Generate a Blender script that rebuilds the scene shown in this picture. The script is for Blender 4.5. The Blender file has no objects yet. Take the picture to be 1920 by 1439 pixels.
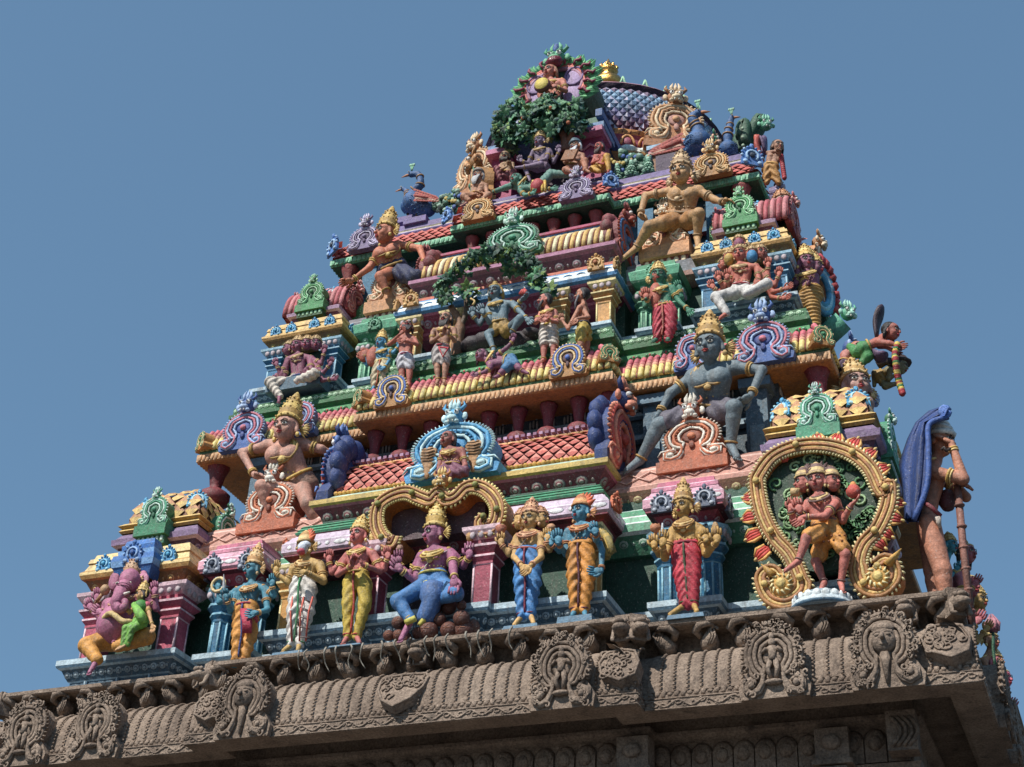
import bpy, math, random
import numpy as np
from mathutils import Vector, Matrix
random.seed(7); rng = np.random.RandomState(5)
SC = bpy.context.scene; COL = SC.collection
# ------------------------------------------------------------------ camera
YAW, PIT, ROL, FPX = math.radians(-22.85), math.radians(31.56), math.radians(2.755), 2787.5
_cy, _sy, _cp, _sp = math.cos(YAW), math.sin(YAW), math.cos(PIT), math.sin(PIT)
CF = np.array([_sy*_cp, _cy*_cp, _sp]); _r = np.array([_cy, -_sy, 0.0]); _u = np.cross(_r, CF)
CR = math.cos(ROL)*_r + math.sin(ROL)*_u; CU = -math.sin(ROL)*_r + math.cos(ROL)*_u
CAM = np.array([8.5358, -16.9552, -6.2978])
cd = bpy.data.cameras.new("camera"); cam = bpy.data.objects.new("camera", cd); COL.objects.link(cam)
cam.matrix_world = Matrix(((CR[0], CU[0], -CF[0], CAM[0]), (CR[1], CU[1], -CF[1], CAM[1]), (CR[2], CU[2], -CF[2], CAM[2]), (0, 0, 0, 1)))
cd.lens = FPX/1920*36; cd.sensor_width = 36; cd.clip_end = 5000; SC.camera = cam
# ------------------------------------------------------------------ sky and sun
SUN = Vector((-0.40, -1.0, 1.22)).normalized()
W = bpy.data.worlds.new("World"); SC.world = W; W.use_nodes = True
nt = W.node_tree; bgn = nt.nodes["Background"]; sky = nt.nodes.new("ShaderNodeTexSky")
sky.sky_type = 'NISHITA'; sky.sun_disc = False
sky.sun_elevation = math.asin(SUN.z); sky.sun_rotation = math.atan2(SUN.x, SUN.y)
sky.altitude = 0; sky.air_density = 1.0; sky.dust_density = 1.0; sky.ozone_density = 3.0
_mx = nt.nodes.new("ShaderNodeMix"); _mx.data_type = 'RGBA'; _mx.blend_type = 'MULTIPLY'; _mx.inputs[0].default_value = 1; _mx.inputs[7].default_value = (.90, 1.43, 1.94, 1)
_gm = nt.nodes.new("ShaderNodeGamma"); _gm.inputs[1].default_value = .35; nt.links.new(sky.outputs[0], _gm.inputs[0]); nt.links.new(_gm.outputs[0], _mx.inputs[6]); nt.links.new(_mx.outputs[2], bgn.inputs[0]); bgn.inputs[1].default_value = 0.15
sl = bpy.data.lights.new("sun", 'SUN'); sl.energy = 5.0; sl.angle = math.radians(0.5); sl.color = (1.0, 0.95, 0.88)
so = bpy.data.objects.new("sun", sl); COL.objects.link(so); so.rotation_euler = SUN.to_track_quat('Z', 'Y').to_euler()
SC.view_settings.view_transform = 'Standard'; SC.view_settings.look = 'None'; SC.view_settings.exposure = 0.03
SC.view_settings.gamma = 1

def P(px, py, Y):      # point of the facade plane y=Y seen at this pixel of the 1920 px photograph
    d = CF*FPX + CR*(px-960) - CU*(py-719.5); return CAM + d*((Y-CAM[1])/d[1])
# ------------------------------------------------------------------ materials
def lin(h):
    h = h.lstrip('#'); return tuple((lambda c: c/12.92 if c <= .04045 else ((c+.055)/1.055)**2.4)(int(h[i:i+2], 16)/255) for i in (0, 2, 4))
def group():
    g = bpy.data.node_groups.new("weathered", 'ShaderNodeTree'); I = g.interface
    I.new_socket("Color", in_out='INPUT', socket_type='NodeSocketColor'); I.new_socket("Wear", in_out='INPUT', socket_type='NodeSocketFloat')
    I.new_socket("Color", in_out='OUTPUT', socket_type='NodeSocketColor'); I.new_socket("Normal", in_out='OUTPUT', socket_type='NodeSocketVector')
    N = g.nodes; L = g.links; gi = N.new("NodeGroupInput"); go = N.new("NodeGroupOutput"); ge = N.new("ShaderNodeNewGeometry")
    def noise(sc, det, src=None, rough=.6):
        n = N.new("ShaderNodeTexNoise"); n.inputs["Scale"].default_value = sc; n.inputs["Detail"].default_value = det; n.inputs["Roughness"].default_value = rough
        L.new(src or ge.outputs["Position"], n.inputs["Vector"]); return n.outputs[0]
    def ramp(src, a, b, lo=0., hi=1.):
        m = N.new("ShaderNodeMapRange"); m.inputs[1].default_value = a; m.inputs[2].default_value = b; m.inputs[3].default_value = lo; m.inputs[4].default_value = hi
        L.new(src, m.inputs[0]); return m.outputs[0]
    def mix(f, a, b, typ='MIX'):
        m = N.new("ShaderNodeMix"); m.data_type = 'RGBA'; m.blend_type = typ
        for s, v in ((m.inputs[0], f), (m.inputs[6], a), (m.inputs[7], b)):
            if hasattr(v, 'links'): L.new(v, s)
            else: s.default_value = v
        return m.outputs[2]
    st = N.new("ShaderNodeVectorMath"); st.operation = 'MULTIPLY'; L.new(ge.outputs["Position"], st.inputs[0]); st.inputs[1].default_value = (9, 9, 1.2)
    v1 = ramp(noise(2.3, 5), .3, .7, .74, 1.14); v2 = ramp(noise(22, 6, None, .8), .34, .66, .62, 1.3)
    mm = N.new("ShaderNodeMath"); mm.operation = 'MULTIPLY'; L.new(v1, mm.inputs[0]); L.new(v2, mm.inputs[1])
    cc = N.new("ShaderNodeCombineColor"); [L.new(mm.outputs[0], cc.inputs[i]) for i in range(3)]
    c = mix(1.0, gi.outputs[0], cc.outputs[0], 'MULTIPLY')
    d = ramp(noise(1.0, 6, st.outputs[0]), .51, .72, 0, .62)
    wm = N.new("ShaderNodeMath"); wm.operation = 'MULTIPLY'; L.new(d, wm.inputs[0]); L.new(gi.outputs[1], wm.inputs[1])
    c = mix(wm.outputs[0], c, (.10, .085, .07, 1))
    s = ramp(noise(34, 4), .6, .68, 0, .5); sm = N.new("ShaderNodeMath"); sm.operation = 'MULTIPLY'; L.new(s, sm.inputs[0]); L.new(gi.outputs[1], sm.inputs[1])
    c = mix(sm.outputs[0], c, (.5, .47, .43, 1))
    b1 = N.new("ShaderNodeBump"); b1.inputs["Strength"].default_value = .55; b1.inputs["Distance"].default_value = .02; L.new(noise(34, 6, None, .7), b1.inputs["Height"])
    b2 = N.new("ShaderNodeBump"); b2.inputs["Strength"].default_value = .5; b2.inputs["Distance"].default_value = .03; L.new(noise(9, 3), b2.inputs["Height"]); L.new(b1.outputs[0], b2.inputs["Normal"])
    L.new(c, go.inputs[0]); L.new(b2.outputs[0], go.inputs[1]); return g
WG = group(); MATS = {}
def M(h, wear=.8, rough=.62, metal=0., scales=None):
    k = (h, wear, rough, metal)
    if k in MATS: return MATS[k]
    L_ = lin(h); y_ = .3*L_[0]+.55*L_[1]+.15*L_[2]; col = tuple(min(.86, max(.004, (y_+(c-y_)*.9)*1.14)) for c in L_)
    m = bpy.data.materials.new("paint_" + h.strip('#')); m.use_nodes = True; t = m.node_tree; b = t.nodes["Principled BSDF"]
    g = t.nodes.new("ShaderNodeGroup"); g.node_tree = WG; g.inputs[0].default_value = (*col, 1); g.inputs[1].default_value = wear
    t.links.new(g.outputs[0], b.inputs["Base Color"]); t.links.new(g.outputs[1], b.inputs["Normal"])
    b.inputs["Roughness"].default_value = rough; b.inputs["Metallic"].default_value = metal
    MATS[k] = m; return m
def STONE():
    k = 'stone'
    if k in MATS: return MATS[k]
    m = bpy.data.materials.new("carved_granite"); m.use_nodes = True; t = m.node_tree; N = t.nodes; L = t.links; b = N["Principled BSDF"]
    ge = N.new("ShaderNodeNewGeometry")
    def noise(sc, det=5, r=.65):
        n = N.new("ShaderNodeTexNoise"); n.inputs["Scale"].default_value = sc; n.inputs["Detail"].default_value = det; n.inputs["Roughness"].default_value = r; L.new(ge.outputs["Position"], n.inputs["Vector"]); return n
    r = N.new("ShaderNodeValToRGB"); L.new(noise(1.7).outputs[0], r.inputs[0]); e = r.color_ramp.elements
    e[0].position = .3; e[0].color = (*lin('#76675c'), 1); e[1].position = .72; e[1].color = (*lin('#b3a191'), 1); x = e.new(.5); x.color = (*lin('#9d8b7c'), 1)
    r2 = N.new("ShaderNodeValToRGB"); L.new(noise(30, 4, .7).outputs[0], r2.inputs[0]); r2.color_ramp.elements[0].position = .33; r2.color_ramp.elements[0].color = (.38, .36, .35, 1); r2.color_ramp.elements[1].position = .62; r2.color_ramp.elements[1].color = (1.1, 1.08, 1.04, 1)
    mx = N.new("ShaderNodeMix"); mx.data_type = 'RGBA'; mx.blend_type = 'MULTIPLY'; mx.inputs[0].default_value = .85; L.new(r.outputs[0], mx.inputs[6]); L.new(r2.outputs[0], mx.inputs[7])
    st = N.new("ShaderNodeMapRange"); st.inputs[1].default_value = .56; st.inputs[2].default_value = .7; st.inputs[3].default_value = 0; st.inputs[4].default_value = .6; L.new(noise(3.3, 6).outputs[0], st.inputs[0])
    m2 = N.new("ShaderNodeMix"); m2.data_type = 'RGBA'; L.new(st.outputs[0], m2.inputs[0]); L.new(mx.outputs[2], m2.inputs[6]); m2.inputs[7].default_value = (.045, .036, .03, 1)
    L.new(m2.outputs[2], b.inputs["Base Color"]); b.inputs["Roughness"].default_value = .9
    b1 = N.new("ShaderNodeBump"); b1.inputs["Strength"].default_value = .9; b1.inputs["Distance"].default_value = .02; L.new(noise(45, 6, .75).outputs[0], b1.inputs["Height"])
    b2 = N.new("ShaderNodeBump"); b2.inputs["Strength"].default_value = .7; b2.inputs["Distance"].default_value = .05; L.new(noise(11, 4).outputs[0], b2.inputs["Height"]); L.new(b1.outputs[0], b2.inputs["Normal"])
    L.new(b2.outputs[0], b.inputs["Normal"]); MATS[k] = m; return m
def mat(c):
    if not isinstance(c, str): return c
    if c == 'stone': return STONE()
    if c.startswith('@'): return M(c[1:], .25, .22, .0)     # glossy enamel
    if c.startswith('!'): return M(c[1:], .3, .3, 1.0)       # gilt
    return M(c)
# ------------------------------------------------------------------ mesh builder
def V(*a): return np.array(a if len(a) > 1 else a[0], float)
def unit(v): v = np.asarray(v, float); return v/(np.linalg.norm(v)+1e-12)
class MB:
    def __init__(s): s.v = []; s.f = []; s.m = []; s.k = []; s.n = 0; s.sm = []
    def mi(s, c):
        if c not in s.k: s.k.append(c)
        return s.k.index(c)
    def add(s, vs, fs, c, smooth=True):
        o = s.n; s.v.extend([tuple(map(float, p)) for p in vs]); s.n += len(vs); i = s.mi(c) if isinstance(c, str) else None
        for q, f in enumerate(fs):
            s.f.append([x+o for x in f]); s.m.append(i if i is not None else s.mi(c[q])); s.sm.append(smooth)
    def box(s, c, d, col, R=None, taper=1.):
        c = V(c); R = np.eye(3) if R is None else np.array(R)   # rows = axes
        vs = [c + (x*d[0]/2*(taper if z > 0 else 1))*R[0] + (y*d[1]/2*(taper if z > 0 else 1))*R[1] + z*d[2]/2*R[2] for z in (-1, 1) for x, y in ((-1, -1), (1, -1), (1, 1), (-1, 1))]
        s.add(vs, [(0, 3, 2, 1), (4, 5, 6, 7), (0, 1, 5, 4), (1, 2, 6, 5), (2, 3, 7, 6), (3, 0, 4, 7)], col, False)
    def ell(s, c, r, col, R=None, nu=8, nv=5):
        c = V(c); R = np.eye(3) if R is None else np.array(R); r = V(r) if hasattr(r, '__len__') else V(r, r, r)
        vs = []
        for j in range(1, nv):
            ph = math.pi*j/nv
            for i in range(nu):
                th = 2*math.pi*i/nu; q = V(math.sin(ph)*math.cos(th), math.sin(ph)*math.sin(th), math.cos(ph))*r; vs.append(c+q@R)
        vs += [c+V(0, 0, r[2])@R, c-V(0, 0, r[2])@R]; T = len(vs)-2; fs = []
        for j in range(nv-2):
            for i in range(nu): a = j*nu+i; b = j*nu+(i+1) % nu; fs.append((a, a+nu, b+nu, b))
        for i in range(nu): fs.append((T, i, (i+1) % nu)); fs.append((T+1, (nv-2)*nu+(i+1) % nu, (nv-2)*nu+i))
        s.add(vs, fs, col)
    def tube(s, pts, r, col, n=6, closed=False, flat=1., up=None):
        pts = [V(p) for p in pts]; k = len(pts); r = [r]*k if not hasattr(r, '__len__') else r; vs = []; pu = None
        for i, p in enumerate(pts):
            a = pts[(i-1) % k] if (closed or i > 0) else p; b = pts[(i+1) % k] if (closed or i < k-1) else p; t = unit(b-a)
            if up is not None: u = unit(np.cross(up, t)) if np.linalg.norm(np.cross(up, t)) > 1e-6 else V(1, 0, 0)
            elif pu is None: u = unit(np.cross(t, V(0, 0, 1) if abs(t[2]) < .9 else V(1, 0, 0)))
            else: u = unit(pu - t*(pu@t))
            pu = u; w = np.cross(t, u)
            for j in range(n): an = 2*math.pi*(j+.5)/n; vs.append(p + r[i]*(math.cos(an)*u + flat*math.sin(an)*w))
        fs = []
        for i in range(k if closed else k-1):
            for j in range(n): a = i*n+j; b = i*n+(j+1) % n; c2 = ((i+1) % k)*n; fs.append((a, b, c2+(j+1) % n, c2+j))
        if not closed: fs.append(tuple(range(n-1, -1, -1))); fs.append(tuple((k-1)*n+j for j in range(n)))
        s.add(vs, fs, col)
    def lathe(s, c, prof, col, n=10, A=None, sx=1.):
        """prof: [(r,h[,colour])] along the axis A (rows x,y,z)"""
        c = V(c); A = np.eye(3) if A is None else np.array(A); vs = []; cols = []; fs = []; k = len(prof)
        for p in prof:
            for j in range(n): an = 2*math.pi*j/n+.2; vs.append(c + V(p[0]*math.cos(an)*sx, p[0]*math.sin(an), p[1])@A)
        for i in range(k-1):
            for j in range(n): a = i*n+j; b = i*n+(j+1) % n; fs.append((a, b, b+n, a+n)); cols.append(prof[i][2] if len(prof[i]) > 2 else col)
        fs.append(tuple(range(n-1, -1, -1))); cols.append(col); fs.append(tuple((k-1)*n+j for j in range(n))); cols.append(col)
        s.add(vs, fs, cols)
    def plate(s, pts2, c, R, U, N, th, col, side=None):
        """outline in (u,v) extruded by th along -N behind c"""
        k = len(pts2); F = [V(c)+R*p[0]+U*p[1] for p in pts2]; B = [p - N*th for p in F]
        fs = [tuple(range(k)), tuple(range(2*k-1, k-1, -1))]+[(i, k+i, k+(i+1) % k, (i+1) % k) for i in range(k)]
        s.add(F+B, fs, [col, side or col]+[side or col]*k, False)
    def build(s, name, parent=None, smooth=None, shade_flat=False):
        me = bpy.data.meshes.new(name); me.from_pydata(s.v, [], s.f)
        for c in s.k: me.materials.append(mat(c))
        me.polygons.foreach_set("material_index", s.m); me.polygons.foreach_set("use_smooth", s.sm if not shade_flat else [False]*len(s.f)); me.update()
        o = bpy.data.objects.new(name, me); COL.objects.link(o)
        if parent is not None: o.parent = parent
        return o
def thing(name, label, cat, loc=(0, 0, 0), group=None):
    o = bpy.data.objects.new(name, None); COL.objects.link(o); o.empty_display_size = .2; o["label"] = label; o["category"] = cat
    if group: o["group"] = group
    return o
def tag(o, label, cat, group=None):
    o["label"] = label; o["category"] = cat
    if group: o["group"] = group
    return o
# ------------------------------------------------------------------ plan paths and mouldings
YC = 8.1
def ring(H):
    hx, yc = H[-1]; ly = YC-yc
    fr = [(-x, y) for x, y in H[::-1] if x > 0] + [(x, y) for x, y in H if x > 0]
    rt = []
    for x, y in H[-2::-1]:
        X = hx+(yc-y); d = x*ly/hx; rt.append((X, YC-d, x))
    right = [(a, b) for a, b, x in rt if x > 0]+[(a, 2*YC-b) for a, b, x in rt[::-1] if x > 0]
    back = [(-x, 2*YC-y) for x, y in fr]
    back = [(x, 2*YC-y) for x, y in fr[::-1]]
    left = [(-a, b) for a, b in right[::-1]]
    out = []
    for p in fr+right+back+left:
        if not out or abs(out[-1][0]-p[0])+abs(out[-1][1]-p[1]) > 1e-6: out.append(p)
    return out
def rect(x0, x1, y0, y1): return [(x0, y0), (x1, y0), (x1, y1), (x0, y1)]
def mir(path): return [(-x, y) for x, y in path[::-1]]
def offs(path, o):
    k = len(path); res = []
    for i in range(k):
        a, b, c = path[i-1], path[i], path[(i+1) % k]
        d1 = unit(V(b[0]-a[0], b[1]-a[1])); d2 = unit(V(c[0]-b[0], c[1]-b[1])); n1 = V(d1[1], -d1[0]); n2 = V(d2[1], -d2[0])
        m = (n1+n2)/(1+n1@n2) if (1+n1@n2) > 1e-6 else n1
        res.append((b[0]+m[0]*o, b[1]+m[1]*o))
    return res
def mould(mb, path, prof, top=True, bottom=False):
    """prof: [(offset outward, z, colour of the strip above)]"""
    k = len(path); vs = []; fs = []; cols = []
    for p in prof: vs += [(x, y, p[1]) for x, y in offs(path, p[0])]
    for i in range(len(prof)-1):
        for j in range(k): a = i*k+j; b = i*k+(j+1) % k; fs.append((a, b, b+k, a+k)); cols.append(prof[i][2])
    if top: fs.append(tuple((len(prof)-1)*k+j for j in range(k))); cols.append(prof[-1][2])
    if bottom: fs.append(tuple(range(k-1, -1, -1))); cols.append(prof[0][2])
    mb.add(vs, fs, cols, False)
def edges(path, o=0., dirs='fr', xlim=99, ylim=99):
    """edges of the path that face the front (f), the right (r), left (l)"""
    q = offs(path, o); k = len(q)
    for i in range(k):
        a, b = V(*q[i]), V(*q[(i+1) % k]); L = np.linalg.norm(b-a)
        if L < .05: continue
        t = (b-a)/L; n = V(t[1], -t[0])
        d = 'f' if n[1] < -.7 else 'r' if n[0] > .7 else 'l' if n[0] < -.7 else 'b'
        if d not in dirs: continue
        if d == 'r' and min(a[1], b[1]) > ylim: continue
        yield a, b, t, n, L
def row(path, o, z, sp, fn, dirs='fr', ylim=99, pad=.03):
    for a, b, t, n, L in edges(path, o, dirs, ylim=ylim):
        k = max(1, int(round((L-2*pad)/sp)))
        for i in range(k):
            p = a+t*(pad+(L-2*pad)*(i+.5)/k); fn(V(p[0], p[1], z), V(t[0], t[1], 0), V(n[0], n[1], 0), i)
def ovals(mb, path, o, z, h, col, col2=None, sp=None, dirs='frl', tilt=0., ylim=99):
    sp = sp or h*1.5
    def fn(p, t, n, i):
        u = unit(V(0, 0, 1)+n*tilt); w = np.cross(t, u)
        r = .42
        mb.ell(p, (h*r*1.2 if i % 2 == 0 else h*.13, h*.46 if i % 2 == 0 else h*.2, h*.13), col, R=[t, u, n], nu=8, nv=4)
        if col2 and i % 2 == 0: mb.ell(p+n*h*.04-u*h*.04, (h*.37, h*.32, h*.12), col2, R=[t, u, n], nu=8, nv=4); mb.ell(p+n*h*.1-u*h*.08, (h*.24, h*.2, h*.1), col, R=[t, u, n], nu=7, nv=4)
    row(path, o, z, sp*.74, fn, dirs, ylim)
# ================================================================== ground
g = MB(); g.add([(-900, -900, -7.9), (900, -900, -7.9), (900, 900, -7.9), (-900, 900, -7.9)], [(0, 1, 2, 3)], '#3c3833', False)
gr = g.build('ground'); gr["kind"] = "structure"
# ================================================================== stone entablature
STN = thing('stone_gateway', 'brown carved granite gateway and cornice carrying the painted tower', 'gateway')
PS = ring([(0, 0), (3.27, 0), (3.27, .3), (7.36, .3)])
def kap(o0, z0, o1, z1, k, c):
    """quarter-round cornice from lip (o0,z0) to top (o1,z1)"""
    return [(o0+(o1-o0)*(1-math.cos(t*math.pi/2)), z0+(z1-z0)*math.sin(t*math.pi/2), c) for t in np.linspace(0, 1, k)]
m = MB(); S = 'stone'
mould(m, PS, [(-1.9, .36, S), (-.42, .36, S), (-.42, .02, S), (-.36, -.01, S), (-.02, 0, S), (0, .01, S), (0, .155, S), (-.025, .165, S), (-.02, .2, S), (-.04, .215, S)]+kap(-.06, .235, -.46, .87, 7, S)+[(-.6, .89, S), (-.62, 1.18, S), (-.2, 1.19, S), (-.17, 1.21, S), (-.17, 1.265, S), (-1.2, 1.28, S)])
m.build('cornice', STN)
# ribs of the cornice, teeth and the carved scroll band
m = MB()
def rib(p, t, n, i):
    pts = [p+n*(-.055-.40*(1-math.cos(a*math.pi/2)))+V(0, 0, .23+.64*math.sin(a*math.pi/2)) for a in np.linspace(0.02, .98, 7)]
    vs = []; h = V(0, 0, 1)
    for j, q in enumerate(pts):
        a = (j+.5)/7*math.pi/2; nn = unit(n*math.cos(a)+h*math.sin(a)*.7)
        vs += [q+t*.0895*x+nn*(.004+.014*(1-x*x)) for x in (-1, -.6, -.2, .2, .6, 1)]
    m.add(vs, [(j*6+i2, j*6+i2+1, j*6+i2+7, j*6+i2+6) for j in range(6) for i2 in range(5)], S)
    if p[0] > -8:
        for a in np.linspace(.05, .95, 17):
            m.ell(p+t*.088+n*(-.045-.40*(1-math.cos(a*math.pi/2)))+V(0, 0, .235+.64*math.sin(a*math.pi/2))+n*.026, .02, S, nu=5, nv=3)
row(PS, 0, 0, .176, rib, 'fr', ylim=9)
def tooth(p, t, n, i): m.ell(p+n*-.03, (.045, .03, .03+.012*(i % 3)), S, R=[t, n, V(0, 0, 1)], nu=5, nv=3)
row(PS, 0, .215, .085, tooth, 'fr', ylim=9)
m.build('cornice_ribs', STN)
m = MB()
for a, b, t, n, L in edges(PS, 0, 'fr', ylim=9):
    k = int(L/.05); a3 = V(a[0], a[1], .083)+V(n[0], n[1], 0)*.004; t3 = V(t[0], t[1], 0); n3 = V(n[0], n[1], 0)
    m.tube([a3+t3*(L*i/k)+V(0, 0, .042*math.sin(i*.9)) for i in range(k+1)], .015, S, n=4)
    for i in range(0, k, 2):
        c = a3+t3*(L*(i+.7)/k)+V(0, 0, .03*math.cos(i*.9)); sg = 1 if (i//3) % 2 else -1
        m.tube([c+t3*(.05*math.cos(q)*(1-q/9))+V(0, 0, sg*.04*math.sin(q)*(1-q/9)) for q in np.linspace(0, 5, 7)], .012, S, n=4)
    for zz in (.015, .15): m.tube([a3+V(0, 0, zz-.083), a3+t3*L+V(0, 0, zz-.083)], .01, S, n=4)
m.build('scroll_band', STN)
# shaded frieze under the cornice
m = MB(); PF = ring([(0, 1.2), (3.0, 1.2), (3.0, 1.5), (6.4, 1.5)])
mould(m, PF, [(-.2, -9, S), (-.2, -1.6, S), (-.05, -1.5, S), (0, -1.45, S), (0, -1.25, S), (-.12, -1.2, S), (-.12, -.62, S), (0, -.6, S), (.05, -.5, S), (-.05, -.48, S), (-.05, -.02, S), (.06, .02, S), (.1, .05, S), (.1, .1, S), (.0, .12, S), (.0, .5, S)])
m.build('frieze_wall', STN)
m = MB()
def lobe(p, t, n, i):
    m.box(p+n*.02-V(0, 0, .1), (.26, .3, .06), S, R=[t, V(0, 0, 1), n])
    m.ell(p+n*.02+V(0, 0, .04), (.145, .15, .08), S, R=[t, V(0, 0, 1), n], nu=12, nv=4); m.ell(p+n*.06+V(0, 0, .0), (.095, .11, .07), S, R=[t, V(0, 0, 1), n], nu=10, nv=4)
row(PF, -.05, -.22, .29, lobe, 'f')
m.build('frieze_lobes', STN)
for x in (-5.9, -2.9, 2.9, 5.4):
    y = 1.2 if abs(x) < 3.1 else 1.5; m = MB()
    m.box((x, y-.08, -.27), (.42, .3, .42), S); m.box((x, y-.1, -.5), (.5, .36, .06), S); m.box((x, y-.1, -.75), (.34, .3, .4), S)
    m.tube([(x+.08*math.cos(q*1.2), y-.28, -.72+.1*math.sin(q*1.2)) for q in range(6)], .04, S)
    m.ell((x, y-.26, -.25), (.13, .08, .1), S); m.build('frieze_bracket', STN)
for x in (-6.3, 6.28):
    m = MB(); m.box((x, 1.3, -.2), (.36, .3, .5), S)
    for q in range(4): m.tube([(x-.13+.07*q+.12*math.sin(w), 1.13, -.4+.12*w) for w in np.linspace(0, 3, 6)], .025, S)
    m.build('lion_bracket', STN)
m = MB(); mould(m, rect(-7.6, 7.6, .4, 15.8), [(0, -7.9, S), (0, -6.9, S), (-.2, -6.8, S), (-.3, -6.0, S)]); m.build('gateway_base', STN)
# ================================================================== painted tower body
T = thing('temple_tower', 'tall stepped temple tower painted in many colours above the stone cornice', 'tower')
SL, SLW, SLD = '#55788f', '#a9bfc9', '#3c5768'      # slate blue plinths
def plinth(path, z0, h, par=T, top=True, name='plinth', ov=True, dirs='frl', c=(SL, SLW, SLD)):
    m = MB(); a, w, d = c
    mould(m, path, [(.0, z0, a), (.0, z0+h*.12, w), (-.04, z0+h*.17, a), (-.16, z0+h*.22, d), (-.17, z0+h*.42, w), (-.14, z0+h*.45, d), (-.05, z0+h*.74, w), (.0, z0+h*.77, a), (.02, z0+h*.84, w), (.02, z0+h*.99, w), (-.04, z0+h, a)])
    if ov: ovals(m, path, -.09, z0+h*.6, h*.22, '#9fb0b8', d, sp=h*.19, dirs=dirs, tilt=.45, ylim=9)
    def post(p, t, n, i): m.box(p+V(0, 0, h*.32), (h*.1, h*.2, .05), a, R=[t, V(0, 0, 1), n]); m.box(p+V(0, 0, h*.32)+n*.01, (h*.035, h*.2, .05), w, R=[t, V(0, 0, 1), n])
    row(path, -.16, z0, .5, post, dirs, ylim=9)
    return m.build(name, par)
P1 = ring([(0, .44), (1.0, .44), (1.0, .56), (2.66, .56), (2.66, 1.4), (3.1, 1.4), (3.1, 1.1), (4.1, 1.1), (4.1, 1.42), (5.2, 1.42)])
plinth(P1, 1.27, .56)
def wall(path, z0, z1, c, name='wall', par=T):
    m = MB(); mould(m, path, [(0, z0, c), (0, z1, c)]); return m.build(name, par)
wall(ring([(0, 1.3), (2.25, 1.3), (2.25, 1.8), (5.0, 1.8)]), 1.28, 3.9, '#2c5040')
m = MB(); m.box((0, 1.34, 2.6), (1.3, .5, 1.5), '#2b1d24'); m.build('niche', T)
# centre eave of the lower tier
MAR, LIL, GRN = '#7a2c3e', '#c9b4c6', '#3f9068'
def eave1(path, zb, c1=MAR, c2='#9d8f94', lil=LIL, gr=GRN, name='eave', s=1., par=T, dirs='frl', top2=True):
    m = MB(); d = '#5a1f30'; w = '#e4dbe0'
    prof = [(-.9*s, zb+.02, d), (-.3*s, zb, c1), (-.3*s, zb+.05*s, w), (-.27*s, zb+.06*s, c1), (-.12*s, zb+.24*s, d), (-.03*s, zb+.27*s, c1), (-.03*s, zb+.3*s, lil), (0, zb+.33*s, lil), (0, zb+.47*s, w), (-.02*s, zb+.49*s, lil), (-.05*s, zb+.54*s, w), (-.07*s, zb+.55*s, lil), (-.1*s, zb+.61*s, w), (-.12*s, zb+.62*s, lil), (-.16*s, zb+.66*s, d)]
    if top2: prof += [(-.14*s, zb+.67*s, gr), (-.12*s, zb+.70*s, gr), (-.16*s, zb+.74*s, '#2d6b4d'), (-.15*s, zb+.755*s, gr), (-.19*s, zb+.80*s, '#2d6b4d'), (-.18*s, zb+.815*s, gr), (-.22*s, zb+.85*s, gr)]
    mould(m, path, prof)
    ovals(m, path, -.19*s, zb+.16*s, .17*s, c2, c1, sp=.24*s, dirs=dirs, tilt=.75, ylim=9)
    def lz(p, t, n, i): m.ell(p, (.12*s, .045*s, .012) if i % 3 else (.04*s, .04*s, .012), '#ece4ea', R=[t, V(0, 0, 1), n], nu=8, nv=4)
    row(path, 0, zb+.4*s, .22*s, lz, dirs, ylim=9)
    return m.build(name, par)
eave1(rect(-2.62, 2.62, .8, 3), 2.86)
# green recessed eave running behind
m = MB(); path = ring([(0, 1.5), (5.6, 1.5)])
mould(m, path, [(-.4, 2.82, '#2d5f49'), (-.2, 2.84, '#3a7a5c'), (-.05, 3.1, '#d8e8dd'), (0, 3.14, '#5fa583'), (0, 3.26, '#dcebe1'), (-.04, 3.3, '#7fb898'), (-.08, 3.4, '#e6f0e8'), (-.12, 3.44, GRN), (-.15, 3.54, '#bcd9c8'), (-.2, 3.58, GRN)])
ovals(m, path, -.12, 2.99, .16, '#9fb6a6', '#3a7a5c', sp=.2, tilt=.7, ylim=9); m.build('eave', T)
# salmon and bronze course above it
SAL, BRZ = '#b98372', '#7a5640'
m = MB(); path = ring([(0, 1.75), (5.4, 1.75)])
mould(m, path, [(-.2, 3.55, BRZ), (-.15, 3.66, '#a07a5c'), (-.1, 3.68, BRZ), (0, 3.86, '#9a7458'), (.03, 3.9, SAL), (.03, 3.97, '#d9a795'), (0, 4.0, SAL), (-.12, 4.3, '#dcb0a0'), (-.14, 4.34, SAL), (-.2, 4.4, SAL), (-.7, 4.46, '#8a5648')])
ovals(m, path, -.04, 3.78, .15, '#a99a6c', BRZ, sp=.2, tilt=.6, ylim=9)
def dia(p, t, n, i):
    u = unit(V(0, 0, 1)-n*.4)
    for s in (1, -1): m.tube([p-t*.17+u*.11*s, p, p+t*.17+u*.11*s], .012, '#d9a795', n=4)
row(path, -.04, 4.15, .34, dia, 'fr', ylim=6)
m.build('course', T)
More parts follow.
